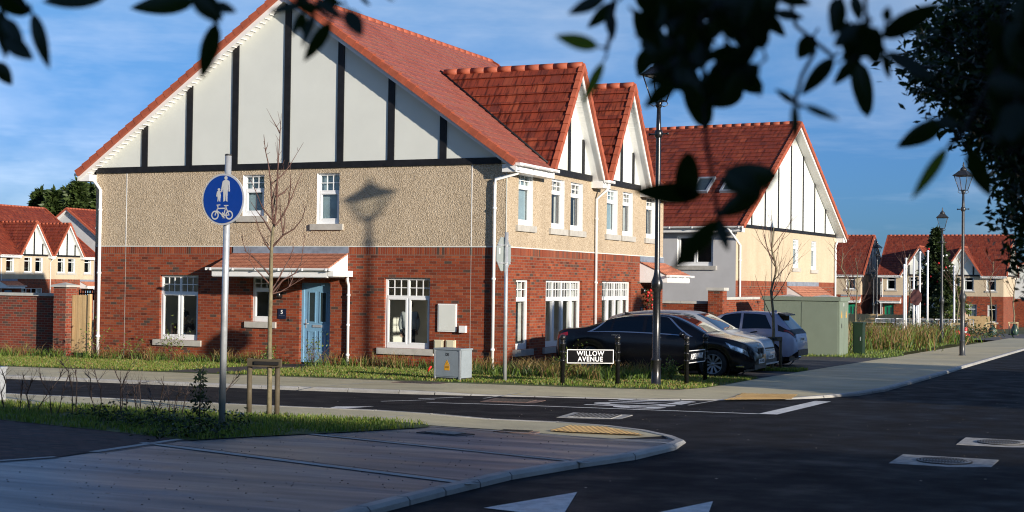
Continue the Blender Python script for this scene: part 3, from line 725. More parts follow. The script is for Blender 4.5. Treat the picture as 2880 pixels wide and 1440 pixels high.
kerb('kerb', far_kerb, .14, [((8.3, -7.6), 1.7), ((4, -9.3), 1.6)]); kerb('kerb', near_kerb, -.14, [((8.9, -15), 1.6), ((7, -14.4), 1.5)]); kerb('kerb', east_kerb, -.14, [])
fk = offset(far_kerb, .14); nk = offset(near_kerb, -.14)
verge_edge = W2([(-70, -5.8), (-5.4, -5.65), (0, -5.75), (4, -5.8), (5.6, -5.6), (6.4, -5.15), (6.72, -4.3), (6.75, -3)], ZP)
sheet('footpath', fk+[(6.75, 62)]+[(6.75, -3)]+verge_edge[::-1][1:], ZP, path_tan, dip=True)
nearpath = nk+[(-12, -45), (-12, -23), (-70, -23)]
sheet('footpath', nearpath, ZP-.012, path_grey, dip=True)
# strip beside the near kerb: sunlight on the path put into tan concrete
strip_in = W2([(-70, -15.75), (2.7, -15.75), (5.9, -15.72), (8.0, -15.8), (8.9, -16.0)], ZP)
sheet('footpath', nk[:6]+[nk[6]]+strip_in[::-1], ZP-.004, path_tan, dip=True)
lawn_near = W2([(-70, -15.75), (2.7, -15.72), (4.5, -15.6), (5.85, -15.68), (6.22, -16.05), (6.2, -16.4), (5.7, -17.5), (5.0, -18.75), (4.65, -19.5), (4.0, -19.35), (2.8, -19.0), (.5, -18.4), (-12, -16.9), (-70, -16.6)], ZP)
sheet('lawn', lawn_near, ZP, soil_grass)
lawn_far = verge_edge+[(6.75, .1), (0, .1), (-70, .4)]
sheet('lawn', lawn_far, ZP+.004, soil_grass)
sheet('block_paving', [(-70, -16.75), (-12, -17.0), (.5, -18.5), (2.8, -19.1), (4.0, -19.45), (4.6, -19.65), (4.55, -20.4), (4.72, -21.4), (4.75, -22.0), (4.45, -22.7), (-70, -23.5)], ZP-.004, pave_mat)
sheet('driveway', [(.02, .1), (6.75, .1), (6.75, 17.0), (.02, 17.0)], ZP+.002, drive_m)
sheet('lawn', [(2.0, 17.0), (6.75, 17.0), (6.9, 20.5), (6.3, 24), (5.6, 57.4), (-30, 57.4), (-30, 30), (.1, 24)], ZP+.004, soil_grass)
sheet('lawn', [(4.6, 4.2), (6.72, 4.2), (6.72, 5.5), (4.6, 5.5)], ZP+.006, soil_grass)
sheet('path', [(-6.55, -5.72), (-4.9, -5.72), (-5.0, 0), (-6.4, 0)], ZP+.008, drive_m)
sheet('lawn', [(-40, 88), (4, 84.2), (4, 92), (-40, 100)], ZP+.004, soil_grass)
# path joints
m = MB()
for a, b, w_ in (((4.5, -20.25), (9.7, -21.9), .06), ((5.17, -18.1), (9.95, -19.6), .045), ((2.0, -26.5), (9.7, -25.9), .03), ((4.72, -22.0), (4.45, -22.7), .05), ((4.6, -19.65), (4.72, -21.4), .06), ((6.2, -16.2), (10.1, -16.75), .03)):
    a, b = Vector(a), Vector(b); t = (b-a).normalized(); q = Vector((-t.y, t.x))*w_
    m.add([GP(*(a+q), ZP-.003), GP(*(b+q), ZP-.003), GP(*(b-q), ZP-.003), GP(*(a-q), ZP-.003)], [(0, 1, 2, 3)], coping)
    q = q*.35; a2, b2 = a+q*5, b+q*5
    m.add([GP(*(a2+q), ZP-.003), GP(*(b2+q), ZP-.003), GP(*(b2-q), ZP-.003), GP(*(a2-q), ZP-.003)], [(0, 1, 2, 3)], drive_m)
for x in range(-40, 10, 4):
    m.add([GP(x, -9.72, ZP+.004), GP(x+.05, -9.72, ZP+.004), GP(x+.15, -5.9, ZP+.004), GP(x+.1, -5.9, ZP+.004)], [(0, 1, 2, 3)], coping)
    if x < 6: m.add([GP(x+1, -14.66, ZP-.002), GP(x+1.05, -14.66, ZP-.002), GP(x+1.05, -15.7, ZP-.002), GP(x+1, -15.7, ZP-.002)], [(0, 1, 2, 3)], coping)
m.build('path_joints')['kind'] = 'structure'
# ---------------------------------------------------------------- painted markings
def mark(name, polys, dz=ZR+.006, mat=None):
    m = MB()
    for p in polys: m.poly([G(x, y, dz) for x, y in W2(p, dz)], mat or paint)
    o = m.build(name); o['kind'] = 'structure'; return o
mark('road_marking_centre_line', [[(3.8, -11.62), (5.1, -11.38), (9.65, -11.04), (9.65, -10.93), (5.1, -11.28), (3.85, -11.52)]])
mark('road_marking_stop_line', [[(9.62, -11.02), (9.93, -10.96), (10.0, -7.1), (9.7, -7.1)]], ZR+.01)
mark('road_marking_thin_lines', [[(2.94, -11.73), (3.54, -10.81), (3.60, -10.84), (3.0, -11.78)], [(3.17, -10.74), (3.64, -9.85), (3.7, -9.9), (3.23, -10.8)]])
mark('road_marking_ramp_arrow', [[(3.19, -14.26), (2.99, -13.32), (3.52, -12.97)]])
mark('road_marking_ramp_arrow', [[(10.41, -23.13), (10.72, -21.76), (11.2, -23.3)]]); mark('road_marking_ramp_arrow', [[(11.75, -22.95), (12.02, -21.75), (12.3, -22.9)]])
mt = Matrix(((0, 1, 0, 7.05), (-1, 0, 0, -9.75), (0, 0, 1, 0), (0, 0, 0, 1)))
tx = text_mesh('road_marking_stop_word', 'STOP', 1.0, paint, None, mt @ Matrix.Diagonal((.98, 2.0, 1, 1)), 0, .028)
me = tx.data
for v in me.vertices: v.co.x, v.co.y = W2([(v.co.x, v.co.y)], ZR)[0]; v.co.z = gz(v.co.x, v.co.y)+ZR+.006
tx['kind'] = 'structure'
def inside(pts, poly):
    x, y = pts[:, 0], pts[:, 1]; c = np.zeros(len(pts), bool)
    for (x0, y0), (x1, y1) in zip(poly, poly[1:]+poly[:1]):
        k = ((y0 > y) != (y1 > y)) & (x < (x1-x0)*(y-y0)/(y1-y0+1e-12)+x0); c ^= k
    return c
# tactile paving with blisters
def tactile(label, quad, dz):
    m = MB()
    a, b, c, d = [Vector(q) for q in quad]; nu, nv = int((b-a).length/.1), int((d-a).length/.1)
    for i in range(nu):
        for j in range(nv):
            q = [a.lerp(b, (i+e)/nu).lerp(d.lerp(c, (i+e)/nu), (j+f)/nv) for e, f in ((0, 0), (1, 0), (1, 1), (0, 1))]; m.add([GP(k.x, k.y, dz+.014) for k in q], [(0, 1, 2, 3)], tact)
    t0 = (b-a).normalized(); t1 = Vector((-t0.y, t0.x))
    for i in range(-30, 40):
        for j in range(-30, 40):
            p = a+t0*(i*.067)+t1*(j*.067)
            if inside(np.array([[p.x, p.y]]), [tuple(q) for q in quad])[0]: m.lathe([(.022, 0), (.017, .006), (.008, .008)], tact, GP(p.x, p.y, dz+.014), 6)
    tag(m.build('tactile_paving'), label, 'tactile paving')
tactile('yellow tactile paving in sun and shade on the near kerb corner', [(7.9, -15.72), (9.28, -15.6), (8.3, -14.62), (7.8, -14.68)], ZP)
tactile('buff tactile paving on the far pavement corner below the parked cars', [(8.1, -7.75), (9.15, -6.7), (9.0, -5.6), (7.95, -5.85)], ZP+.006)
# covers let into the road and paths
grate = plain('cast_iron_cover', (.06, .057, .052), .6, .4, var=.4, scale=12)
def cover(label, c, a, b, rot, dz, frame_m, mat, style='square'):
    t = thing('manhole_cover', label, 'manhole cover', G(*W2([c], dz)[0], dz-(drop(*c) if dz > 0 else 0)), rot)
    m = MB(); n_ = 24
    m.box(-a, a, -b, b, -.03, .0, frame_m); m.build('surround', t)
    m = MB()
    if style == 'round':
        m.lathe([(.30, 0), (.30, .012), (.29, .014)], frame_m, (0, 0, 0), 32)
        m.lathe([(.315, 0), (.315, .013), (.30, .013), (.30, 0)], grate, (0, 0, 0), 32)
        for i in range(-9, 10):
            y = i*.03; h = math.sqrt(max(0, .28**2-y*y))
            for j in range(int(h/.035)*2+1):
                x = -h+.035*j
                if x < h-.02: m.box(x, x+.013, y-.008, y+.008, .012, .019, grate)
    else:
        q = .72; m.box(-a*q, a*q, -b*q, b*q, 0, .008, mat)
        for i in range(10):
            for j in range(8):
                x, y = -a*q+(i+.5)*2*a*q/10, -b*q+(j+.5)*2*b*q/8; m.box(x-.018, x+.018, y-.018, y+.018, .006, .014, grate if mat is not grate else slab)
    m.build('lid', t); return t
cover('pale concrete slab with round ribbed iron cover half across the shadow edge', (13.4, -17.15), .55, .5, 0, ZR+.008, slab, grate, 'round')
cover('pale concrete slab with round ribbed iron cover at the right edge of the road', (13.75, -14.35), .52, .5, 0, ZR+.008, slab, grate, 'round')
cover('pale square patterned cover in the side road below the white line', (7.5, -12.92), .5, .48, .1, ZR+.008, slab, slab)
rust = plain('rusty_cover', (.16, .10, .08), .8, var=.35, scale=14)
cover('brownish square cover in the side road beside the far kerb', (4.9, -10.3), .5, .42, .1, ZR+.008, rust, rust)
cover('reddish cover strip beside the yellow tactile paving', (7.45, -15.85), .3, .12, .1, ZP+.006, rust, rust)
cover('dark rectangular cover in the near shaded path', (6.9, -16.95), .35, .18, -.2, ZP, drive_m, grate)
cover('dark brown wet patch cover in the pavement before the grey cabinet', (.75, -6.1), .55, .3, .0, ZP+.006, rust, drive_m)
# loose grit
def grit(name, label, polys, n, mat, seed, dz, r0, r1):
    rg = random.Random(seed); m = MB()
    xs_ = [p[0] for p in polys]; ys_ = [p[1] for p in polys]
    while n > 0:
        x, y = rg.uniform(min(xs_), max(xs_)), rg.uniform(min(ys_), max(ys_))
        if not inside(np.array([[x, y]]), polys)[0]: continue
        n -= 1; r = rg.uniform(r0, r1); m.ball((x, y, gz(x, y)+dz+r*.3), r, mat, 5, 4, (1, rg.uniform(.6, 1), .6))
    tag(m.build(name, uv=False), label, 'grit', kind='stuff')
# ---------------------------------------------------------------- grass
def blades(name, pts, h, wd, mats, lean=.4, label=None):
    """pts: Nx3 array; one bent blade (two faces) per point"""
    n = len(pts); rg = np.random.default_rng(len(name)+n); a = rg.uniform(0, 2*PI, n); hh = h*rg.uniform(.55, 1.3, n); w2 = wd*rg.uniform(.6, 1.2, n)
    side = np.stack([np.cos(a), np.sin(a), np.zeros(n)], 1)*w2[:, None]; b = rg.uniform(0, 2*PI, n)
    ln = np.stack([np.cos(b), np.sin(b), np.zeros(n)], 1)*(hh*lean*rg.uniform(.2, 1.3, n))[:, None]; up = np.array([0, 0, 1.])
    mid = pts+ln*.35+up*(hh*.6)[:, None]; tip = pts+ln+up*(hh*rg.uniform(.8, 1., n))[:, None]
    v = np.stack([pts-side, pts+side, mid+side*.8, mid-side*.8, tip], 1).reshape(-1, 3)
    me = bpy.data.meshes.new(name); me.vertices.add(5*n); me.vertices.foreach_set('co', v.ravel())
    idx = np.arange(n)[:, None]*5; q = (idx+np.array([[0, 1, 2, 3]])); t = (idx+np.array([[3, 2, 4]]))
    loops = np.concatenate([q, t], 1).ravel(); me.loops.add(len(loops)); me.loops.foreach_set('vertex_index', loops)
    st = (np.arange(n)[:, None]*7+np.array([[0, 4]])).ravel(); me.polygons.add(2*n); me.polygons.foreach_set('loop_start', st); me.polygons.foreach_set('loop_total', np.tile([4, 3], n))
    for m_ in mats: me.materials.append(m_)
    me.polygons.foreach_set('material_index', np.repeat(rg.integers(0, len(mats), n), 2)); me.update(calc_edges=True)
    o = bpy.data.objects.new(name, me); COL.objects.link(o); return o
def leaf_mat(name, c, back=.25, rough=.5, var=.3, spec=.4):
    m, nt = new_mat(name); tc = nt.nodes.new('ShaderNodeTexCoord').outputs['Object']
    col = ramp(nt, noise(nt, tc, 5, 3, .6), [(.3, tuple(x*(1-var) for x in c)), (.7, tuple(x*(1+var) for x in c))])
    p = nt.nodes.new('ShaderNodeBsdfPrincipled'); L(nt, col, p.inputs['Base Color']); p.inputs['Roughness'].default_value = rough; p.inputs['Specular IOR Level'].default_value = spec
    t = nt.nodes.new('ShaderNodeBsdfTranslucent'); L(nt, mixc(nt, 1., col, (1.3, 1.5, .5), 'MULTIPLY'), t.inputs[0])
    mx = nt.nodes.new('ShaderNodeMixShader'); mx.inputs[0].default_value = back; L(nt, p.outputs[0], mx.inputs[1]); L(nt, t.outputs[0], mx.inputs[2])
    L(nt, mx.outputs[0], nt.nodes.new('ShaderNodeOutputMaterial').inputs[0]); MATS[name] = m; return m
g1, g2, g3 = leaf_mat('grass_green', (.14, .21, .03)), leaf_mat('grass_yellow', (.21, .23, .05)), leaf_mat('grass_dark', (.09, .15, .024))
dry1, dry2 = leaf_mat('dry_grass', (.30, .20, .085)), leaf_mat('dry_stem', (.20, .115, .05))
weed = leaf_mat('weed_green', (.06, .10, .025))
def scatter(poly, n, seed, box, dz=ZP):
    rg = np.random.default_rng(seed); p = rg.uniform((box[0], box[2]), (box[1], box[3]), (n, 2)); p = p[inside(p, poly)]
    return np.column_stack([p, .01-.0135*p[:, 1]+.008*(p[:, 0]-5)+dz])
def patchy(p, seed):
    """thin the turf here and there so that worn soil shows"""
    rg = np.random.default_rng(seed); f = sum(np.sin(p[:, 0]*a+p[:, 1]*b+c) for a, b, c in ((1.7, 2.3, 0), (3.9, -1.1, 1), (-2.2, 5.1, 2), (6.3, 4.4, .5), (9.1, -7.7, 3)))/5
    return p[rg.uniform(0, 1, len(p)) < .62+.9*f]
pts = scatter(lawn_far, 150000, 1, (-20, 6.8, -5.8, .3)); pts = pts[~((pts[:, 0] > -6.55) & (pts[:, 0] < -4.9))]; pts = patchy(pts, 1)
tag(blades('grass', pts, .06, .009, [g1, g1, g2, g3, dry1]), 'mown green grass verge in front of the brick house', 'grass', kind='stuff')
pts = patchy(scatter(lawn_near, 60000, 2, (-8, 6.3, -19.6, -15.5)), 2)
tag(blades('grass', pts, .075, .007, [g1, g3, g2]), 'shaded grass patch round the young staked tree', 'grass', kind='stuff')
pts = np.concatenate([scatter([(2.0, 17.0), (6.75, 17.0), (6.9, 20.5), (6.3, 24), (5.6, 57.4), (-12, 57.4), (-12, 30), (.1, 24)], 40000, 3, (-12, 7, 17, 57.5)), scatter([(4.6, 4.2), (6.72, 4.2), (6.72, 5.5), (4.6, 5.5)], 2500, 4, (4.6, 6.72, 4.2, 5.5))])
tag(blades('grass', pts, .09, .012, [g1, g2, g3]), 'rough grass strips beyond the parking bays', 'grass', kind='stuff')
# tall weeds and dry tufts along the foot of the gable
def tufts(name, centres, per, h, wd, mats, spread, lean, label, cat):
    rg = np.random.default_rng(len(centres)+per); out = []
    for (x, y) in centres:
        k = rg.normal(0, spread, (per, 2)); out.append(np.column_stack([x+k[:, 0], y+k[:, 1], np.full(per, gz(x, y)+ZP)]))
    return tag(blades(name, np.concatenate(out), h, wd, mats, lean), label, cat, kind='stuff')
rr = random.Random(5)
base = [(x, -.35-rr.random()*1.0) for x in np.arange(-19, 0, .33) for _ in (0,) if not -6.4 < x < -5.2]
base += [(rr.uniform(.3, 4.6), rr.uniform(-3.2, -.2)) for _ in range(50)]
tufts('weeds', base, 42, .27, .010, [weed, g1, g3, weed], .16, .8, 'low green weeds along the foot of the brick walls', 'weeds')
dryc = [(x, y) for x, y in [(rr.uniform(-19, .5), -.3-rr.random()*.7) for _ in range(46)] if not -6.5 < x < -5.0] + [(rr.uniform(.6, 4.4), rr.uniform(-3.3, -.6)) for _ in range(30)]
tufts('dry_grass', dryc, 34, .40, .008, [dry1, dry1, dry2, g2], .13, .75, 'tufts of straw coloured dry grass along the wall foot', 'dry grass')
reedc = [(rr.uniform(-6, 5.4), rr.uniform(25, 56)) for _ in range(120)]; reedc = [(x, y) for x, y in reedc if x > -2.5-(y-24)*.1]
tufts('dry_grass', reedc, 46, 1.0, .02, [dry1, dry2, weed, dry2, g1], .42, .7, 'tall tan reeds and weeds beyond the green cabinets', 'dry grass')
scr = [(x+rr.gauss(0, .8), y+rr.gauss(0, .8)) for x, y in reedc]
tufts('weeds', scr, 60, .55, .03, [weed, g3, g1, dry2], .5, 1.0, 'low green and brown scrub among the far reeds', 'weeds')

near_poly = [(9.6, -17), (9.8, -19), (9.5, -21), (9.5, -26), (4, -26), (4.9, -21), (5.2, -18.6), (6.2, -16.8)]
grit('grit', 'small dark stones and seed cases scattered on the near shaded path', near_poly, 330, plain('dark_grit', (.018, .016, .014), .8), 3, ZP-.012, .004, .009)
grit('grit', 'pale chippings and leaf scraps scattered over the road junction', [(10.6, -22), (10.6, -6), (8.6, -9.5), (5, -11), (5, -13.6), (9, -13.8), (10.6, -15), (16, -20), (16, -6), (11, -5.5)], 110, plain('pale_grit', (.36, .31, .24), .8), 4, ZR, .003, .008)
# ================================================================ street furniture
def lamp(label, x, y, H=7.2, iron=None, bar=True):
    t = thing('street_lamp', label, 'street lamp', G(x, y), rnd.uniform(-.4, .4), 'heritage street lamps'); I = iron or black_iron
    m = MB(); m.lathe([(.135, -.1), (.135, .0), (.135, .05), (.105, .08), (.105, .55), (.115, .57), (.115, .60), (.085, .63), (.082, 2.05), (.10, 2.10), (.125, 2.16), (.125, 2.28), (.10, 2.34), (.075, 2.42), (.058, 2.55), (.055, H*.78), (.042, H-1.2)], I, seg=18); m.build('column', t)
    if bar:
        m = MB(); z = H-1.76; m.lathe([(.075, -.08), (.09, -.03), (.09, .03), (.075, .08)], I, (0, 0, z), 12); m.tube([(-.22, 0, z), (.22, 0, z)], .018, I, 8)
        for s in (-1, 1): m.ball((s*.22, 0, z), .03, I, 8, 6)
        m.build('ladder_bar', t)
    z0 = H-1.18; m = MB()
    m.lathe([(.042, -.02), (.07, .02), (.05, .06), (.085, .10), (.03, .13)], I, (0, 0, z0), 12)
    lo, hi, zb, zt = .12, .26, z0+.14, z0+.68
    for sx, sy in ((1, 1), (1, -1), (-1, -1), (-1, 1)):
        m.tube([(sx*lo, sy*lo, zb), (sx*hi, sy*hi, zt)], .014, I, 6)
        m.tube([(sx*.02, sy*.02, z0+.05), (sx*.09, sy*.09, z0+.02), (sx*.15, sy*.15, z0+.07), (sx*lo, sy*lo, zb)], .011, I, 6)
    for k, zz in ((lo, zb), (hi, zt)):
        c = [(k, k, zz), (k, -k, zz), (-k, -k, zz), (-k, k, zz)]
        for a, b in zip(c, c[1:]+c[:1]): m.tube([a, b], .014, I, 6)
    m.build('lantern_frame', t)
    m = MB()
    for (ax, ay), (bx, by) in (((1, 1), (1, -1)), ((1, -1), (-1, -1)), ((-1, -1), (-1, 1)), ((-1, 1), (1, 1))):
        m.quad((ax*lo, ay*lo, zb), (bx*lo, by*lo, zb), (bx*hi, by*hi, zt), (ax*hi, ay*hi, zt), lamp_glass)
    m.build('lantern_glass', t, recalc=False)
    m = MB(); r4 = PI/4; q = 1.414
    m.lathe([(.30*q, zt), (.31*q, zt+.02), (.22*q, zt+.10), (.13*q, zt+.20), (.11*q, zt+.21)], I, seg=4, smooth=False, rot=r4)
    m.lathe([(.12, zt+.2), (.13, zt+.24), (.10, zt+.30), (.055, zt+.34), (.03, zt+.36), (.045, zt+.40), (.02, zt+.44), (.03, zt+.47), (.004, zt+.54)], I, seg=14); m.build('lantern_roof', t)
    return t
lamp('tall black heritage street lamp nearest, standing between the two street name signs', 5.65, -4.45, 7.25)
lamp('heritage street lamp on the right pavement, tallest of those past the cabinets', 8.70, 22.73, 7.35, grey_iron)
lamp('heritage street lamp in front of the decorated conifer, second along the right pavement', 5.25, 42.5, 7.0, grey_iron)
lamp('far heritage lamp left of the green door, taller of the two distant ones', -5.2, 82.5, 7.2, black_iron, False)
lamp('smallest most distant heritage lamp against the pink roof', -9.9, 107, 5.9, grey_iron, False)
# ---------------------------------------------------------------- blue roundel
sx, sy = 4.02, -17.99
sg = thing('shared_path_sign', 'round blue sign with white parent, child and bicycle on a tall galvanised pole', 'road sign', G(sx, sy))
lean = Vector((.010, .0, 1)).normalized(); H = 3.72
m = MB(); m.tube([lean*-.1, lean*(H*.5), lean*H], [.046, .045, .044], galv, 18); m.lathe([(.046, 0), (.046, .02), (.03, .025)], plain('black_cap', (.03, .03, .03), .5), lean*H, 18); m.build('pole', sg)
c = lean*3.12+Vector((0, -.075, 0)); X_ = Vector((.997, -.05, 0)).normalized(); X_ = Vector((.999, -.03, 0)).normalized(); Z_ = (lean-X_*lean.dot(X_)).normalized(); Nn = Z_.cross(X_)*-1
Nn = X_.cross(Z_)        # towards the viewer side (-y)
blue = plain('sign_blue', (.006, .048, .30), .4, var=.04, spec=.5); sign_grey = plain('sign_grey', (.50, .51, .52), .45, var=.05); sign_white = plain('sign_white', (.58, .59, .58), .4, var=.04)
def disc(r0, r1, d0, d1, mat, n_=48):
    k = MB(); vs = []
    for r, d in ((r0, d0), (r1, d0), (r1, d1), (r0, d1)):
        for i in range(n_): a = 2*PI*i/n_; vs.append(c+X_*(r*math.cos(a))+Z_*(r*math.sin(a))+Nn*d)
    k.add(vs, [(j*n_+i, j*n_+(i+1) % n_, ((j+1) % 4)*n_+(i+1) % n_, ((j+1) % 4)*n_+i) for j in range(4) for i in range(n_)], mat)
    return k
k = disc(.001, .350, 0, .022, sign_grey); face = k.build('plate', sg)
k = disc(.001, .325, .023, .026, blue); k.build('blue_face', face)
R_ = .35/.5
def sp(px, py): return ((px-447)/345*.35, (660-py)/465*.35)   # photo crop of the sign -> metres on the plate
def to3(u, v, d): return c+X_*u+Z_*v+Nn*d
m = MB()
def pol(pts): m.prism([sp(*q) for q in pts], to3, .0265, .029, sign_white)
def circ(px, py, rx, ry, n_=18): pol([(px+rx*math.cos(2*PI*i/n_), py+ry*math.sin(2*PI*i/n_)) for i in range(n_)])
def ring(px, py, r, rin, n_=28):
    a = [sp(px+r*.76*math.cos(2*PI*i/n_), py+r*math.sin(2*PI*i/n_)) for i in range(n_)]; b = [sp(px+rin*.76*math.cos(2*PI*i/n_), py+rin*math.sin(2*PI*i/n_)) for i in range(n_)]
    for i in range(n_):
        j = (i+1) % n_; m.add([to3(*a[i], .029), to3(*a[j], .029), to3(*b[j], .029), to3(*b[i], .029)], [(0, 1, 2, 3)], sign_white)
def bar(x0, y0, x1, y1, w_=11):
    a, b = Vector(sp(x0, y0)), Vector(sp(x1, y1)); t = (b-a).normalized(); q = Vector((-t.y, t.x))*(w_/465*.35); t = t*.004
    m.add([to3(*(a+q-t), .0292), to3(*(b+q+t), .0292), to3(*(b-q+t), .0292), to3(*(a-q-t), .0292)], [(0, 1, 2, 3)], sign_white)
circ(493, 275, 25, 33)
pol([(480, 300), (508, 300), (512, 312), (545, 330), (552, 350), (560, 520), (540, 522), (536, 400), (527, 395), (530, 470), (522, 520), (520, 675), (522, 703), (496, 690), (493, 560), (488, 560), (482, 690), (455, 703), (458, 675), (450, 460), (455, 400), (432, 530), (412, 520), (438, 345), (450, 326), (476, 312)])
circ(380, 483, 20, 25)
pol([(366, 508), (394, 508), (425, 512), (424, 530), (402, 536), (412, 600), (404, 640), (402, 690), (404, 702), (388, 692), (384, 640), (378, 640), (372, 692), (358, 700), (362, 640), (356, 560), (352, 610), (338, 606), (346, 540), (354, 516)])
ring(323, 945, 82, 57); ring(557, 945, 82, 57)
bar(323, 945, 372, 800); bar(372, 800, 360, 770); bar(352, 765, 404, 760, 9); bar(366, 826, 500, 822); bar(362, 870, 455, 950); bar(505, 780, 465, 950); bar(500, 800, 555, 945); bar(470, 948, 557, 945, 9); bar(472, 775, 538, 772, 9); bar(446, 895, 470, 995, 8); bar(455, 995, 490, 995, 6)
ring(458, 945, 36, 20)
m.build('symbols', face)
k = MB()
for z in (-.16, .16):
    p = c+Z_*z; k.lathe([(.052, -.02), (.052, .02)], galv, p-Nn*.075, 14)
k.build('clamp', face)
# ---------------------------------------------------------------- stop sign seen from behind
x, y = 2.3, -5.0
t = thing('stop_sign', 'octagonal sign seen from its grey back on a slim grey pole by the house corner', 'road sign', G(x, y))
m = MB(); m.tube([(0, 0, -.1), (0, 0, 3.36)], .044, galv, 14); m.build('pole', t)
m = MB(); zc = 2.87; r = .41; m.prism([(r*math.cos(PI/8+PI/4*i)*1.0, zc+r*math.sin(PI/8+PI/4*i)) for i in range(8)], lambda u, v, d: (d, u, v), -.075, -.06, plain('sign_back_grey', (.33, .37, .36), .5, .2, var=.05)); o = m.build('plate', t)
m = MB()
for z in (zc-.2, zc+.2): m.box(-.06, -.045, -.34, .34, z-.018, z+.018, galv); m.lathe([(.055, -.015), (.055, .015)], galv, (0, 0, z), 12)
m.build('bracket', o)
m = MB(); m.box(-.0595, -.058, -.26, -.2, zc+.0, zc+.13, letter_white); m.build('sticker', o)
# ---------------------------------------------------------------- street name plates on posts
def nameplate(label, a, b, lines, size, z0, z1, sxx, bold):
    a, b = Vector((*a, gz(*a))), Vector((*b, gz(*b))); t = thing('street_name_sign', label, 'street sign', a, 0); d = (b-a)
    for q in (Vector((0, 0, 0)), d):
        m = MB(); m.lathe([(.05, -.1), (.05, .90), (.062, .905), (.062, .93), (.05, .94), (.045, .98), (.058, .99), (.035, 1.0)], black_iron, q, 14); m.ball(q+Vector((0, 0, 1.055)), .066, black_iron, 14, 10)
        for z in (z0+.06, z1-.06): m.lathe([(.058, -.02), (.064, 0), (.058, .02)], black_iron, q+Vector((0, 0, z)), 12)
        m.build('post', t)
    dh = Vector((d.x, d.y, 0)).normalized(); up = Vector((0, 0, 1)); nn = dh.cross(up)
    A = dh*.09+up*z0; ln = d.length-.18; sl = d.z/d.length
    def f3(u, v, e): return dh*(.09+u)+up*(z0+v+(u+.09)*sl)+nn*e
    h = z1-z0; m = MB(); m.prism([(0, 0), (ln, 0), (ln, h), (0, h)], f3, -.015, .015, plain('plate_black', (.005, .005, .006), .7, var=.1, spec=.08)); pl = m.build('plate', t)
    m = MB(); w_ = .017
    for u0, u1, v0, v1 in ((0, ln, 0, w_), (0, ln, h-w_, h), (0, w_, w_, h-w_), (ln-w_, ln, w_, h-w_)): m.prism([(u0, v0), (u1, v0), (u1, v1), (u0, v1)], f3, -.019, .019, letter_white)
    m.build('border', pl)
    n_ = len(lines)
    for i, s in enumerate(lines):
        text_mesh('lettering', s, size, MATS['letter_white'], pl, frameM(f3(ln/2, h*(.5 if n_ == 1 else .705-.41*i), .017), dh, up), .003, bold, sxx, 1.12)
nameplate('black street sign reading WILLOW AVENUE in white, left of the lamp post', (3.91, -5.54), (4.95, -4.95), ['WILLOW', 'AVENUE'], .145, .50, .80, .92, .003)
nameplate('black street sign reading ASPEN WAY in white, turned side-on before the dark car', (6.17, -3.9), (6.08, -2.2), ['ASPEN WAY'], .165, .50, .78, 1.12, .005)
t = nameplate('small distant black street sign at the edge of the tan reeds', (-5.9, 79), (-3.2, 79.2), [], .2, .45, .78, 1, .01)
# ---------------------------------------------------------------- cabinets
cab_grey = plain('cabinet_grey', (.25, .29, .32), .55, var=.08, scale=4)
t = thing('electricity_cabinet', 'small grey electricity cabinet with yellow warning sticker and DI lettering', 'cabinet', G(1.1, -5.18), -.16)
wd, hh, dp = .36, .72, .22
m = MB(); m.box(-wd, wd, -dp, dp, .1, hh, cab_grey); m.box(-wd-.015, wd+.015, -dp-.02, dp+.015, hh, hh+.035, cab_grey); m.build('body', t)
m = MB(); m.box(-wd+.01, wd-.01, -dp+.012, dp-.01, -.1, .1, plain('black_plinth', (.02, .02, .02), .7, var=.4, scale=12)); m.build('plinth', t)
m = MB(); m.box(-wd+.05, wd-.05, -dp-.012, -.2, .13, hh-.03, cab_grey); dr = m.build('door', t)
m = MB(); m.box(-wd, -wd+.04, -dp-.016, -.19, .02, hh-.003, galv); m.box(wd-.04, wd, -dp-.016, -.19, .02, hh-.003, galv); m.build('corner_post', t)
ly = plain('warning_yellow', (.80, .38, .01), .5, var=.03); txt_black = plain('print_black', (.02, .02, .02), .5)
m = MB(); fy = lambda u, v, d: (u, -dp-.012-d, v); m.prism([(-.065, .385), (.065, .385), (0, .50)], fy, .001, .003, ly); m.prism([(-.07, .265), (.07, .265), (.07, .375), (-.07, .375)], fy, .001, .003, ly); st = m.build('warning_sticker', dr)
m = MB(); m.prism([(-.010, .40), (.004, .43), (-.004, .43), (.008, .465), (.012, .44), (.004, .44)], fy, .0032, .0045, txt_black)
for z in (.355, .335, .318): m.box(-.05, .05, -dp-.0165, -dp-.0152, z-.004, z+.004, txt_black)
m.build('print', st)
text_mesh('lettering', 'DI', .09, txt_black, dr, frameM((0, -dp-.0135, .615), (1, 0, 0), (0, 0, 1)), .001, .003)
cab_green = plain('cabinet_green', (.18, .22, .17), .55, var=.05, scale=2); dark_green = plain('dark_green_metal', (.010, .028, .013), .4, var=.15, scale=4)
t = thing('substation_cabinet', 'large sage green substation cabinet behind the silver hatchback', 'cabinet', G(3.6, 19.6))
m = MB(); m.box(-1.55, 1.25, -.85, .8, -.1, 2.05, cab_green); m.build('body', t)
m = MB(); m.box(-1.61, 1.31, -.91, .86, 2.05, 2.19, cab_green); m.build('roof', t)
m = MB()
for x0, x1 in ((-1.5, -.17), (-.13, 1.2)): m.box(x0, x1, -.866, -.84, .06, 2.0, cab_green)
m.build('door', t)
m = MB(); m.box(1.24, 1.265, -.8, -.02, .06, 2.0, cab_green); m.box(1.24, 1.265, .02, .76, .06, 2.0, cab_green); d2 = m.build('door', t)
m = MB()
for y0 in (-.45, .35): m.prism([(y0-.06, 1.55), (y0+.06, 1.55), (y0, 1.70)], lambda u, v, d: (d, u, v), 1.266, 1.269, ly); m.box(1.266, 1.269, y0-.06, y0+.06, 1.42, 1.54, ly)
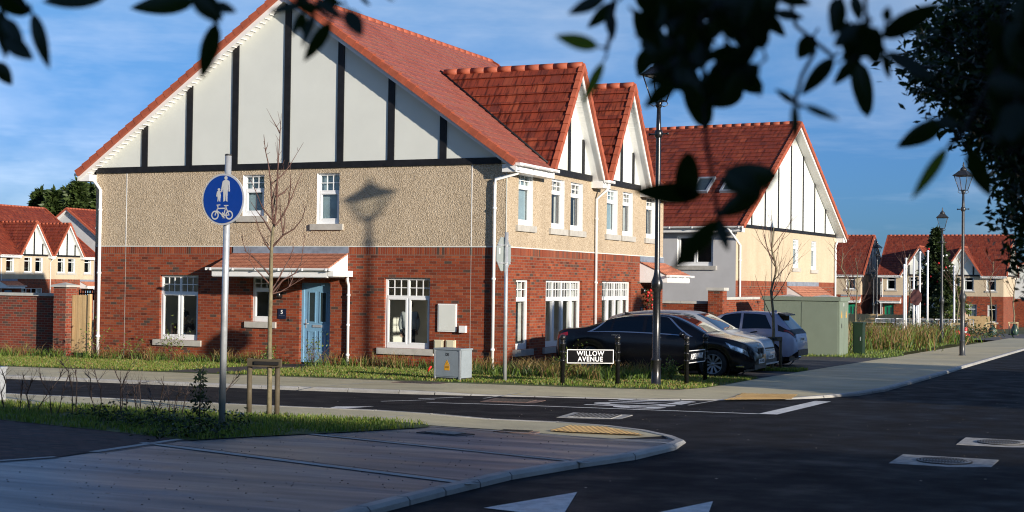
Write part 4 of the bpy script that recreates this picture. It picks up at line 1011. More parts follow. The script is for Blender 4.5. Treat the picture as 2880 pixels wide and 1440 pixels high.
m.box(1.266, 1.27, -.12, -.06, 1.85, 1.98, letter_white); m.box(1.266, 1.27, -.5, -.4, 1.05, 1.22, txt_black); m.build('warning_sticker', d2)
t = thing('telecom_cabinet', 'narrow dark green cabinet to the right of the sage green one', 'cabinet', G(5.1, 21.2), .0)
m = MB(); m.box(-.18, .18, -.2, .35, -.1, 1.18, dark_green); m.build('body', t); m = MB(); m.box(-.2, .2, -.22, .37, 1.18, 1.25, dark_green); m.build('lid', t)
m = MB(); m.box(-.155, .155, -.213, -.19, .08, 1.1, dark_green); d2 = m.build('door', t); m = MB(); m.box(.09, .12, -.235, -.21, .55, .7, galv); m.build('handle', d2)
t = thing('galvanised_box', 'galvanised metal post box cut off by the left edge of the picture', 'cabinet', G(-2.46, -15.46), .0)
m = MB(); m.box(-.3, .14, -.1, .1, -.1, .55, galv); m.build('body', t); m = MB(); m.box(-.315, .155, -.115, .115, .55, .585, galv); m.build('lid', t)
# ---------------------------------------------------------------- garden walls, pier, gate
def wall_box(mb, x0, x1, y0, y1, z0, z1, mat): mb.box(x0, x1, y0, y1, z0, z1, mat)
t = thing('garden_wall', 'brick garden wall with stone coping left of the brick house', 'wall', (-15.3, .2, 0))
m = MB(); m.box(-22, .3, 0, .22, -.5, 1.70, brick_old); m.build('brickwork', t)
m = MB()
for i in range(24): m.box(-22+i*.93, -22+i*.93+.92, -.05, .27, 1.70, 1.79, coping)
m.build('coping', t)
t = thing('gate_pier', 'square brick gate pier with stone cap beside the timber panel', 'pier', (-14.6, -.08, 0))
m = MB(); m.box(-.235, .235, -.235, .235, -.5, 1.99, brick_old); m.build('brickwork', t)
m = MB(); m.lathe([(.30*1.414, 1.99), (.30*1.414, 2.05), (.02, 2.13)], coping, seg=4, smooth=False, rot=PI/4); m.build('cap', t)
timber = ground_mat('pale_timber', [(.3, (.50, .34, .16)), (.7, (.66, .47, .25))], 3, .7, stretch=(6, 6, .6), bump=.1)
t = thing('timber_gate', 'pale new timber side gate between the brick pier and the house', 'gate', (-13.97, -.05, 0))
m = MB()
for i in range(6): m.box(-.37+i*.1, -.275+i*.1, -.012+(i % 2)*.004, .02, .02, 1.76, timber)
m.build('boards', t); m = MB(); m.box(.25, .33, -.045, .05, -.1, 1.79, timber); m.build('post', t)
m = MB()
for i in range(9): m.box(-.4+i*.09, -.37+i*.09, .3, .33, 1.6, 1.92, black_iron)
m.box(-.4, .36, .3, .33, 1.78, 1.82, black_iron); m.build('railing', t)
t = thing('garden_wall', 'brick garden wall behind the cars, beside the grey house flank', 'wall', (0, 17.5, -.25))
m = MB(); m.box(-8, .35, 0, .25, -.3, 1.86, brick); m.box(.62, .86, .2, 5, -.3, 2.02, brick); m.build('brickwork', t)
m = MB()
for i in range(8): m.box(-8+i*1.03, -8+i*1.03+1.02, -.05, .3, 1.86, 1.96, coping)
for i in range(5): m.box(.56, .92, .25+i*.96, .25+i*.96+.95, 2.02, 2.12, coping)
m.build('coping', t)
m = MB(); m.box(.34, .90, -.28, .26, -.3, 2.36, brick); m.build('pier', t); m = MB(); m.box(.28, .96, -.34, .32, 2.36, 2.47, coping); m.build('pier_cap', t)
for lab, px, py in (('brick gate pillar with flat stone cap just left of the bare tree trunk', 2.15, 22.3), ('brick gate pillar with flat stone cap below the tiled porch of the cream gable', 3.45, 22.9)):
    t = thing('gate_pier', lab, 'pier', G(px, py)); m = MB(); m.box(-.3, .3, -.3, .3, -.3, 2.15, brick); m.build('brickwork', t)
    m = MB(); m.box(-.4, .4, -.4, .4, 2.15, 2.23, coping); m.lathe([(.40*1.41, 2.23), (.02, 2.3)], coping, seg=4, smooth=False, rot=PI/4); m.build('cap', t)
# ================================================================ cars
def interp(pts):
    xs = [p[0] for p in pts]; ys = [p[1] for p in pts]; n = len(xs)
    d = [(ys[i+1]-ys[i])/(xs[i+1]-xs[i]) for i in range(n-1)]; m = [d[0]]+[0 if d[i-1]*d[i] <= 0 else 2*d[i-1]*d[i]/(d[i-1]+d[i]) for i in range(1, n-1)]+[d[-1]]
    def f(x):
        if x <= xs[0]: return ys[0]
        if x >= xs[-1]: return ys[-1]
        for i in range(n-1):
            if x <= xs[i+1]: break
        h = xs[i+1]-xs[i]; t = (x-xs[i])/h
        return (1+2*t)*(1-t)**2*ys[i]+t*(1-t)**2*h*m[i]+t*t*(3-2*t)*ys[i+1]+t*t*(t-1)*h*m[i+1]
    return f
rim_m = plain('alloy_rim', (.30, .31, .34), .35, .6, var=.1); black_plastic = plain('black_plastic', (.012, .012, .013), .5, var=.2); chrome = plain('chrome', (.6, .62, .65), .12, .95, var=.05)
red_lamp = plain('red_lamp', (.38, .01, .012), .15, var=.1, spec=.8); lamp_clear = plain('headlamp', (.32, .36, .40), .08, .5, var=.2, spec=.9); plate_w = plain('plate_white', (.72, .72, .70), .4, var=.04); seat_m = plain('car_interior', (.05, .05, .052), .8, var=.2)
def paint_mat(name, c, metal=.3, rough=.3): return plain(name, c, rough, metal, var=.03, scale=2, coat=.35)
class Car:
    def __init__(s, L_, zt, zb, w, zs, wheels, wr, tumble=.36, arch=.06):
        s.L, s.zt, s.zb, s.w, s.zs, s.wh, s.wr, s.tb, s.ar = L_, interp(zt), interp(zb), interp(w), interp(zs), wheels, wr, tumble, wr+arch
    def zlow(s, x):
        z = s.zs(x)
        for wx in s.wh:
            q = s.ar**2-(x-wx)**2
            if q > 0: z = max(z, s.wr-.02+math.sqrt(q))
        return z
    def sec(s, x):
        w, zb, zt, zl = s.w(x), s.zb(x), s.zt(x), s.zlow(x); zl = min(zl, zb-.06)
        f = lambda k: zl+(zb-zl)*k
        h = max(0, zt-zb); q = [(w*.955 if zl <= s.zs(x)+.01 else w*.99, zl), (w*.99, f(.16)), (w, f(.42)), (w*.995, f(.68)), (w*.975, f(.88)), (w*.945, zb)]
        wt = w*.935-s.tb*max(0, h-.05); ze = zb+h*.86
        for k in (.33, .66, 1.): q.append((w*.945+(wt-w*.945)*k, zb+(ze-zb)*k))
        q += [(wt*.90, zb+h*.945), (wt*.68, zb+h*.985), (wt*.36, zt-h*.002), (0, zt)]
        return q
    def S(s, x, t, side=1, off=0.):
        def raw(x, t):
            q = s.sec(x); i = min(int(t), len(q)-2); k = t-i; a, b = q[i], q[i+1]
            return Vector((x, -side*(a[0]+(b[0]-a[0])*k), a[1]+(b[1]-a[1])*k))
        p = raw(x, t)
        if off:
            e = .02; n = (raw(min(s.L-.01, x+e), t)-raw(max(.01, x-e), t)).cross(raw(x, min(12, t+.1))-raw(x, max(0, t-.1)))
            if n.length > 1e-9:
                n.normalize(); c = Vector((x, 0, .6)); n = n if n.dot(p-c) > 0 else -n; p = p+n*off
        return p
    def patch(s, mb, c, mat, side=1, nx=10, nt_=6, off=.006):
        """c = ((x, t) bottom-left, bottom-right, top-right, top-left)"""
        vs = []
        for j in range(nt_+1):
            for i in range(nx+1):
                u, v = i/nx, j/nt_
                x = (c[0][0]*(1-u)+c[1][0]*u)*(1-v)+(c[3][0]*(1-u)+c[2][0]*u)*v; t = (c[0][1]*(1-u)+c[1][1]*u)*(1-v)+(c[3][1]*(1-u)+c[2][1]*u)*v
                vs.append(s.S(x, t, side, off))
        mb.add(vs, [(j*(nx+1)+i, j*(nx+1)+i+1, (j+1)*(nx+1)+i+1, (j+1)*(nx+1)+i) for j in range(nt_) for i in range(nx)], mat, True)
    def body(s, mat, n=130):
        mb = MB(); xs = [s.L*i/n for i in range(n+1)]
        for wx in s.wh:
            for k in range(-12, 13): xs.append(wx+s.ar*math.sin(k/12*PI/2)*.9995)
        xs = sorted(xs); xs = [a for a, b in zip(xs, xs[1:]) if b-a > .004]+[xs[-1]]; rows = []
        for x in xs:
            q = s.sec(x); rows.append([(x, -a, b) for a, b in q]+[(x, a, b) for a, b in q[-2::-1]])
        k = len(rows[0]); mb.add([v for r in rows for v in r], [(i*k+j, i*k+j+1, (i+1)*k+j+1, (i+1)*k+j) for i in range(len(rows)-1) for j in range(k-1)]+[tuple(range(k)), tuple((len(rows)-1)*k+j for j in range(k))[::-1]], mat, True)
        return mb
def build_car(name, label, loc, rz, C, pm, windows, screen, rear, glassm, extras, rim='spoke', roof_m=None):
    t = thing(name, label, 'car', loc, rz, 'cars parked in front of the house')
    bo = C.body(pm).build('body', t, uv=False)
    m = MB(); y = C.w(C.L/2)-.17
    m.box(.25, C.L-.25, -y+.14, y-.14, .17, .62, black_plastic)
    for wx in C.wh:
        for sd in (-1, 1): m.lathe([(C.ar+.005, -.12), (C.ar+.005, .12)], black_plastic, (wx, sd*(C.w(wx)-.17), C.wr-.02), 24, Matrix(((1, 0, 0), (0, 0, 1), (0, 1, 0))), cap=False); m.box(wx-C.ar, wx+C.ar, sd*(C.w(wx)-.3)-.005, sd*(C.w(wx)-.3)+.005, .17, C.ar+C.wr-.03, black_plastic)
    m.build('underbody', t, uv=False)
    for sd in (1, -1):
        for c in windows: g = MB(); C.patch(g, c, glassm, sd, off=.007); g.build('side_window', bo, uv=False)
    for nm, c in (('windscreen', screen), ('rear_window', rear)):
        g = MB()
        for sd in (1, -1): C.patch(g, c, glassm, sd, nx=8, nt_=8, off=.007)
        import bmesh
        go = g.build(nm, bo, uv=False); bm = bmesh.new(); bm.from_mesh(go.data); bmesh.ops.remove_doubles(bm, verts=bm.verts, dist=.004); bm.to_mesh(go.data); bm.free()
    for wx in C.wh:
        for sd in (1, -1):
            M_ = Matrix(((1, 0, 0), (0, 0, sd), (0, 1, 0))); r = C.wr; cc = Vector((wx, -sd*(C.w(wx)-.115), r-.0))
            M_ = Matrix(((1, 0, 0), (0, 0, -sd), (0, 1, 0)))
            m = MB(); m.lathe([(r*.70, -.10), (r*.93, -.11), (r, -.07), (r, .07), (r*.93, .11), (r*.70, .10)], rubber, cc, 30, M_, cap=False); wo = m.build('wheel', t, uv=False)
            m = MB(); m.lathe([(r*.70, -.08), (r*.705, .095), (r*.66, .10), (r*.62, .05), (r*.60, -.02)], rim_m, cc, 30, M_, cap=False); m.lathe([(r*.69, -.05), (r*.69, -.04)], black_plastic, cc, 20, M_)
            m.lathe([(r*.14, .02), (r*.14, .07), (r*.10, .08)], rim_m, cc, 14, M_)
            ns = 10 if rim == 'spoke' else 5
            for i in range(ns):
                for dd in ((-.07, .07) if rim == 'spoke' else (-.14, .14)):
                    a = 2*PI*i/ns+.2; p0 = M_ @ Vector((r*.12*math.cos(a), r*.12*math.sin(a), .06)); p1 = M_ @ Vector((r*.66*math.cos(a+dd), r*.66*math.sin(a+dd), .085)); m.beam(cc+p0, cc+p1, .03, .02, rim_m, up=Vector((0, 1, 0)))
            m.build('rim', wo, uv=False)
    extras(t, bo, C)
    return t
def rounded(mb, c, rx, ry, rz, mat, n=4): mb.ball(c, 1, mat, 16, 10, (rx, ry, rz))
def plate(t, c, x_dir, body, fs=.085):
    c = Vector(c); m = MB(); n = Vector(x_dir); s_ = n.cross(Vector((0, 0, 1)))*-1
    m.beam(c-s_*.26, c+s_*.26, .012, .11, plate_w); po = m.build('number_plate', t)
    text_mesh('characters', body, fs, txt_black, po, frameM(c+n*.008, s_*1, (0, 0, 1)), .001, .003)
# ---- black saloon
paint_black = plain('car_paint_black', (.0035, .004, .0065), .17, 0., var=.03, scale=2, spec=.45, coat=.1)
saloon = Car(5.25, [(0, .80), (.06, 1.02), (.25, 1.13), (.75, 1.18), (1.1, 1.27), (1.6, 1.46), (2.1, 1.54), (2.7, 1.56), (3.1, 1.52), (3.5, 1.38), (3.95, 1.15), (4.15, 1.06), (4.6, .99), (4.95, .90), (5.15, .78), (5.25, .60)],
    [(0, .72), (.1, .97), (.5, 1.06), (1.5, 1.06), (3.3, 1.02), (4.0, .985), (4.6, .92), (5.0, .80), (5.25, .5)],
    [(0, .70), (.12, .86), (.5, .95), (1.2, .975), (3.5, .975), (4.5, .95), (4.95, .84), (5.15, .66), (5.25, .5)], [(0, .42), (.2, .30), (.8, .22), (4.6, .2), (5.0, .22), (5.25, .34)], (1.0, 4.27), .355, .42)
def ex_saloon(t, bo, C):
    m = MB()
    for sd in (1, -1): C.patch(m, ((.03, 3.6), (.42, 4.1), (.40, 5.0), (.04, 4.9)), red_lamp, sd, off=.008)
    m.build('tail_lamp', t)
    for sd in (1, -1):
        m = MB(); C.patch(m, ((4.62, 3.6), (5.13, 3.0), (5.08, 4.1), (4.58, 4.35)), lamp_clear, sd, off=.01); hl = m.build('headlight', t)
        m = MB(); C.patch(m, ((4.66, 3.75), (4.80, 3.6), (4.79, 4.1), (4.66, 4.2)), chrome, sd, off=.014); C.patch(m, ((4.88, 3.5), (5.02, 3.35), (4.99, 3.95), (4.87, 4.05)), chrome, sd, off=.014); m.build('lens', hl)
    for sd in (1, -1):   # twin upright grilles with chrome surround
        m = MB(); m.box(5.13, 5.235, min(sd*.03, sd*.27), max(sd*.03, sd*.27), .50, .76, chrome); m.box(5.235, 5.243, min(sd*.05, sd*.25), max(sd*.05, sd*.25), .52, .74, black_plastic)
        for i in range(5): y = sd*(.07+.04*i); m.box(5.24, 5.252, y-.006, y+.006, .52, .74, grey_iron)
        m.build('grille', t)
    m = MB(); m.box(4.95, 5.24, -.55, .55, .24, .36, black_plastic); m.build('air_intake', t)
    plate(t, (5.262, 0, .43), (1, 0, 0), '171 D 4082')
    m = MB(); m.lathe([(.04, -.004), (.04, .004)], chrome, (5.17, 0, .83), 16, Matrix(((0, 0, 1), (1, 0, 0), (0, 1, 0)))); m.build('badge', t)
    for sd in (1, -1):   # chrome line round the side windows
        m = MB()
        for a in (((.98, 5.15), (3.72, 5.15), (3.72, 5.32), (.98, 5.32)), ((1.42, 8.25), (3.02, 8.25), (3.02, 8.42), (1.42, 8.42))): C.patch(m, a, chrome, sd, 20, 1, .010)
        C.patch(m, ((.94, 5.15), (1.04, 5.15), (1.48, 8.4), (1.38, 8.25)), chrome, sd, 1, 8, .010); C.patch(m, ((3.66, 5.15), (3.76, 5.15), (3.06, 8.4), (2.99, 8.4)), chrome, sd, 1, 8, .010)
        m.build('chrome_trim', bo)
    m = MB()
    for sd in (1, -1):
        for x in (1.62, 2.72): p = C.S(x, 4.45, sd, .012); m.beam(p, C.S(x+.22, 4.45, sd, .012), .02, .028, chrome)
    m.build('door_handle', t)
    for sd in (1, -1):
        m = MB(); p = C.S(3.52, 5.2, sd); m.ball(p+Vector((.0, -sd*.12, .03)), 1, paint_black, 14, 9, (.075, .11, .075)); m.beam(p, p+Vector((0, -sd*.08, .0)), .06, .04, black_plastic); m.build('wing_mirror', t)
    m = MB(); m.box(4.85, 5.06, -.89, -.83, .30, .33, chrome); m.box(4.85, 5.06, .83, .89, .30, .33, chrome); m.build('fog_trim', t)
    m = MB(); C.ball = None; m.prism([(1.62, 1.50), (1.86, 1.545), (1.64, 1.60)], lambda u, v, d: (u, d, v-.02), -.012, .012, black_plastic); m.build('aerial_fin', t)
    m = MB()
    for sx_ in (2.0, 3.0):
        for sd in (-1, 1): m.ball((sx_-.15, sd*.38, 1.08), 1, seat_m, 10, 7, (.07, .2, .30)); m.ball((sx_-.2, sd*.38, 1.36), 1, seat_m, 10, 7, (.05, .12, .09))
    m.build('seats', t)
SAL_W = [((1.05, 5.3), (1.55, 5.3), (1.60, 8.1), (1.42, 8.1)), ((1.62, 5.3), (2.42, 5.3), (2.42, 8.2), (1.67, 8.15)), ((2.52, 5.3), (3.62, 5.3), (3.0, 8.2), (2.52, 8.25))]
build_car('black_saloon_car', 'glossy black saloon car nearest the side road, nose to the right', G(1.27, 1.15, ZP), 0, saloon, paint_black, SAL_W, ((4.0, 9.2), (4.0, 12), (3.05, 12), (3.05, 9.2)), ((.78, 9.3), (.78, 12), (1.65, 12), (1.65, 9.3)), car_glass, ex_saloon)
# ---- silver estate-like SUV
paint_silver = paint_mat('car_paint_silver', (.42, .44, .48), .4, .42)
suv = Car(4.6, [(0, .85), (.08, 1.15), (.3, 1.45), (.7, 1.57), (1.6, 1.64), (2.4, 1.63), (2.75, 1.56), (3.1, 1.38), (3.5, 1.15), (3.7, 1.08), (4.1, 1.00), (4.4, .91), (4.54, .79), (4.6, .60)],
    [(0, .75), (.1, 1.0), (1.5, 1.03), (3.1, 1.02), (3.6, .99), (4.15, .92), (4.45, .79), (4.6, .50)],
    [(0, .74), (.15, .88), (.6, .94), (3.3, .94), (4.05, .92), (4.4, .82), (4.6, .55)], [(0, .45), (.3, .28), (4.2, .24), (4.6, .34)], (.85, 3.66), .345, .32)
def ex_suv(t, bo, C):
    for sd in (1, -1):
        m = MB(); C.patch(m, ((4.05, 3.7), (4.46, 3.2), (4.42, 4.2), (4.02, 4.4)), lamp_clear, sd, off=.01); m.build('headlight', t)
        m = MB(); p = C.S(3.15, 5.2, sd); m.ball(p+Vector((.02, -sd*.14, .07)), 1, paint_silver, 14, 9, (.09, .12, .09)); m.beam(p, p+Vector((0, -sd*.1, .03)), .06, .04, black_plastic); m.build('wing_mirror', t)
        m = MB(); C.patch(m, ((.03, 3.6), (.28, 3.8), (.26, 5.2), (.05, 5.0)), red_lamp, sd, off=.008); m.build('tail_lamp', t)
        m = MB()
        for x in (1.5, 2.5): m.beam(C.S(x, 4.4, sd, .012), C.S(x+.2, 4.4, sd, .012), .02, .03, paint_silver)
        m.build('door_handle', t)
    m = MB(); m.box(4.35, 4.58, -.46, .46, .54, .70, black_plastic)
    for i in range(3): m.box(4.57, 4.595, -.44, .44, .56+i*.05, .58+i*.05, chrome)
    m.build('grille', t)
    m = MB(); m.box(4.3, 4.61, -.66, .66, .30, .40, black_plastic); m.box(4.3, 4.65, -.72, .72, .26, .30, paint_silver); m.build('bumper', t)
    plate(t, (4.622, 0, .45), (1, 0, 0), '152 D 6127')
    m = MB(); m.beam((3.52, -.6, 1.13), (3.42, .1, 1.20), .02, .015, black_plastic); m.build('wiper', t)
    m = MB()
    for sx_ in (1.7, 2.7):
        for sd in (-1, 1): m.ball((sx_-.15, sd*.38, 1.15), 1, seat_m, 10, 7, (.07, .2, .32)); m.ball((sx_-.2, sd*.38, 1.47), 1, seat_m, 10, 7, (.05, .12, .09))
    m.build('seats', t)
build_car('silver_suv', 'tall silver SUV parked between the black saloon and the silver hatchback', G(1.5, 3.72, ZP), 0, suv, paint_silver, [((.45, 5.3), (1.35, 5.3), (1.35, 8.2), (.65, 8.15)), ((1.43, 5.3), (2.32, 5.3), (2.32, 8.25), (1.43, 8.2)), ((2.4, 5.3), (3.15, 5.3), (2.7, 8.2), (2.4, 8.25))],
    ((3.52, 9.1), (3.52, 12), (2.75, 12), (2.75, 9.1)), ((.10, 9.3), (.10, 12), (.36, 12), (.36, 9.3)), car_glass, ex_suv)
# ---- silver hatchback, tail to the road (front of the car is at x = L, so it is turned round)
paint_blue = paint_mat('car_paint_silver_blue', (.33, .37, .50), .35, .42)
hatch = Car(4.15, [(0, .74), (.05, .95), (.20, 1.10), (.34, 1.26), (.52, 1.46), (.62, 1.555), (1.0, 1.60), (1.7, 1.61), (2.2, 1.54), (2.7, 1.34), (3.15, 1.10), (3.5, 1.01), (3.85, .90), (4.05, .76), (4.15, .55)],
    [(0, .66), (.08, .92), (.3, 1.06), (1.0, 1.06), (2.6, .98), (3.3, .94), (3.8, .82), (4.15, .48)],
    [(0, .66), (.1, .80), (.35, .91), (.75, .955), (1.4, .91), (2.6, .92), (3.4, .92), (3.9, .76), (4.15, .5)], [(0, .46), (.25, .30), (3.6, .22), (4.15, .34)], (.80, 3.38), .345, .40)
def ex_hatch(t, bo, C):
    m = MB()
    for sd in (1, -1): C.patch(m, ((.06, 4.3), (.52, 4.7), (.56, 6.4), (.20, 6.0)), black_plastic, sd, off=.008); C.patch(m, ((.03, 4.2), (.03, 5.0), (.26, 6.2), (.10, 9.2)), black_plastic, sd, off=.006)
    C.patch(m, ((.06, 5.0), (.06, 12), (.19, 12), (.19, 5.2)), black_plastic, 1, off=.006); C.patch(m, ((.06, 5.0), (.06, 12), (.19, 12), (.19, 5.2)), black_plastic, -1, off=.006)
    m.build('tail_band', t)
    for sd in (1, -1): m = MB(); C.patch(m, ((.09, 4.6), (.36, 4.8), (.36, 5.3), (.13, 5.4)), red_lamp, sd, off=.012); m.build('tail_lamp', t)
    m = MB(); m.prism([(.62, 1.575), (.38, 1.525), (.37, 1.49), (.62, 1.50)], lambda u, v, d: (u, d, v), -.60, .60, black_plastic); m.build('spoiler', t)
    m = MB(); m.prism([(.78, 1.585), (.98, 1.60), (.80, 1.65)], lambda u, v, d: (u, d, v), -.015, .015, paint_blue); m.build('aerial_fin', t)
    m = MB(); m.box(-.02, .16, -.62, .62, .32, .50, black_plastic); m.build('rear_diffuser', t)
    plate(t, (.008, 0, .80), (-1, 0, 0), '211 D 7364')
    m = MB()
    for sd in (1, -1):
        for x in (1.15, 2.05): m.beam(C.S(x, 4.3, sd, .014), C.S(x+.2, 4.3, sd, .014), .02, .03, black_plastic)
    m.build('door_handle', t)
    for sd in (1, -1):
        m = MB(); p = C.S(2.85, 5.1, sd); m.ball(p+Vector((.0, -sd*.12, .05)), 1, paint_blue, 12, 8, (.08, .10, .075)); m.build('wing_mirror', t)
        m = MB(); C.patch(m, ((3.5, 3.6), (4.0, 3.2), (3.95, 4.2), (3.5, 4.3)), lamp_clear, sd, off=.01); m.build('headlight', t)
    m = MB(); m.tube([(.12, .48, .30), (-.06, .48, .29)], .035, chrome, 10); m.build('exhaust', t)
    m = MB()
    for sx_ in (1.3, 2.2):
        for sd in (-1, 1): m.ball((sx_+.1, sd*.36, 1.05), 1, seat_m, 10, 7, (.07, .2, .30)); m.ball((sx_+.05, sd*.36, 1.36), 1, seat_m, 10, 7, (.05, .12, .09))
    m.build('seats', t)
build_car('silver_hatchback', 'silver-blue hatchback with black rear band and spoiler, tail towards the road', G(5.92, 8.3, ZP), PI, hatch, paint_blue, [((.72, 5.35), (1.62, 5.3), (1.62, 8.2), (.95, 7.9)), ((1.70, 5.3), (2.75, 5.3), (2.2, 8.2), (1.70, 8.25))],
    ((3.1, 9.2), (3.1, 12), (2.2, 12), (2.2, 9.2)), ((.20, 9.2), (.20, 12), (.56, 12), (.56, 9.2)), tint_glass, ex_hatch, 'star')
# ---- far grey hatchback seen from behind
far_c = Car(4.1, [(0, .74), (.05, .95), (.20, 1.10), (.5, 1.46), (1.0, 1.58), (1.7, 1.58), (2.2, 1.5), (2.7, 1.3), (3.15, 1.08), (3.6, .98), (4.1, .55)], [(0, .66), (.08, .92), (.3, 1.0), (2.6, .98), (3.3, .94), (4.1, .48)],
    [(0, .66), (.1, .80), (.35, .88), (3.4, .9), (4.1, .5)], [(0, .46), (.25, .30), (3.6, .22), (4.1, .34)], (.80, 3.35), .33, .36)
def ex_far(t, bo, C):
    for sd in (1, -1): m = MB(); C.patch(m, ((.02, 3.4), (.30, 3.6), (.30, 5.0), (.06, 5.2)), red_lamp, sd, off=.012); m.build('tail_lamp', t)
    plate(t, (.008, 0, .80), (-1, 0, 0), '131 D 2245')
    m = MB(); m.box(-.02, .16, -.62, .62, .32, .42, black_plastic); m.build('bumper', t)
    for sd in (1, -1): m = MB(); p = C.S(2.85, 5.1, sd); m.ball(p+Vector((.0, -sd*.14, .08)), 1, black_plastic, 12, 8, (.09, .11, .09)); m.build('wing_mirror', t)
build_car('silver_hatchback', 'distant silver hatchback seen from behind beside the far red brick house', G(-1.2, 100, ZP), PI/2+.35, far_c, paint_silver, [((.6, 5.35), (1.62, 5.3), (1.62, 8.2), (.85, 7.9)), ((1.70, 5.3), (2.75, 5.3), (2.2, 8.2), (1.70, 8.25))],
    ((3.1, 9.2), (3.1, 12), (2.2, 12), (2.2, 9.2)), ((.14, 9.2), (.14, 12), (.5, 12), (.5, 9.2)), tint_glass, ex_far, 'star')
# ================================================================ trees and plants
bark = plain('young_bark', (.17, .145, .085), .85, var=.35, scale=14, bump=.4); bark_dark = plain('dark_bark', (.05, .04, .032), .9, var=.3, scale=10, bump=.4); twig_m = plain('twig_brown', (.11, .055, .042), .8, var=.25); twig_dark = plain('bare_twig', (.045, .030, .026), .85, var=.3)
stake_m = plain('stake_timber', (.085, .068, .042), .8, var=.25, scale=6); stake_new = plain('new_stake', (.55, .43, .24), .75, var=.15, scale=6)
def leaf_cloud(name, pts, size, mats, parent=None, asp=.42, seed=1, droop=0., outward=None, fold=.25):
    """one pointed, folded leaf (two quads) per point"""
    n = len(pts); rg = np.random.default_rng(seed); pts = np.asarray(pts, float)
    d = rg.normal(size=(n, 3)); d[:, 2] = d[:, 2]*.7-droop
    if outward is not None: d += outward
    d /= np.linalg.norm(d, axis=1)[:, None]; q = rg.normal(size=(n, 3)); s = np.cross(d, q); s /= np.linalg.norm(s, axis=1)[:, None]; nn = np.cross(d, s)
    L_ = (size*rg.uniform(.65, 1.25, n))[:, None]; w_ = L_*asp*.5
    base = pts; tip = pts+d*L_; ml = pts+d*L_*.5+s*w_+nn*w_*fold; mr = pts+d*L_*.5-s*w_+nn*w_*fold
    v = np.stack([base, ml, tip, mr], 1).reshape(-1, 3); me = bpy.data.meshes.new(name); me.vertices.add(4*n); me.vertices.foreach_set('co', v.ravel())
    idx = np.arange(n)[:, None]*4; loops = np.concatenate([idx+np.array([[0, 1, 2]]), idx+np.array([[0, 2, 3]])], 1).ravel(); me.loops.add(6*n); me.loops.foreach_set('vertex_index', loops)
    me.polygons.add(2*n); me.polygons.foreach_set('loop_start', np.arange(2*n)*3); me.polygons.foreach_set('loop_total', np.full(2*n, 3))
    for m_ in mats: me.materials.append(m_)
    me.polygons.foreach_set('material_index', np.repeat(rg.integers(0, len(mats), n), 2)); me.update(calc_edges=True)
    o = bpy.data.objects.new(name, me); COL.objects.link(o)
    if parent is not None: o.parent = parent
    return o
def branch(mb, p, d, ln, r, depth, rg, mat, spread=.5, up=.15, out=None, kids=3, shrink=.62):
    """one crooked branch and its side shoots"""
    n = 5; pts = [Vector(p)]; d = Vector(d).normalized(); q = []
    for i in range(n):
        d = (d+Vector((rg.gauss(0, .09), rg.gauss(0, .09), rg.gauss(0, .06)+up*.25))).normalized(); pts.append(pts[-1]+d*(ln/n)); q.append(d.copy())
    mb.tube(pts, [r*(1-.72*i/n) for i in range(n+1)], mat, 6 if r > .012 else 4, cap=False)
    if out is not None: out.append(pts[-1])
    if depth <= 0: return
    for k in range(kids):
        i = rg.randint(1, n-1); a = rg.uniform(0, 2*PI); dd = q[i]; s_ = dd.cross(Vector((0, 0, 1)))
        s_ = s_.normalized() if s_.length > .05 else Vector((1, 0, 0)); t_ = dd.cross(s_); nd = dd+(s_*math.cos(a)+t_*math.sin(a))*spread*rg.uniform(.7, 1.4)
        branch(mb, pts[i], nd, ln*shrink*rg.uniform(.6, 1.1), r*.55*(1-.4*i/n), depth-1, rg, mat, spread, up, out, kids, shrink)
def stake_frame(t, h=.85, w=.42, mat=None, ang=.35, off=0.):
    m_ = mat or stake_m
    ca, sa = math.cos(ang), math.sin(ang)
    for s in (-1, 1):
        m = MB(); m.tube([(s*w*ca+off, s*w*sa, -.1), (s*w*ca+off, s*w*sa, h)], .04, m_, 10); m.build('stake', t)
    m = MB(); m.beam((-w*1.2*ca+off*.5, -w*1.2*sa-.06, h-.06), (w*1.2*ca+off*.5, w*1.2*sa-.06, h-.06), .045, .115, m_); m.build('crossbar', t)
    m = MB(); m.beam((-.2*ca, -.2*sa-.095, h-.06), (.2*ca, .2*sa-.095, h-.06), .012, .05, rubber); m.lathe([(.075, -.035), (.075, .035)], rubber, (0, 0, h-.06), 12); m.build('tie', t)
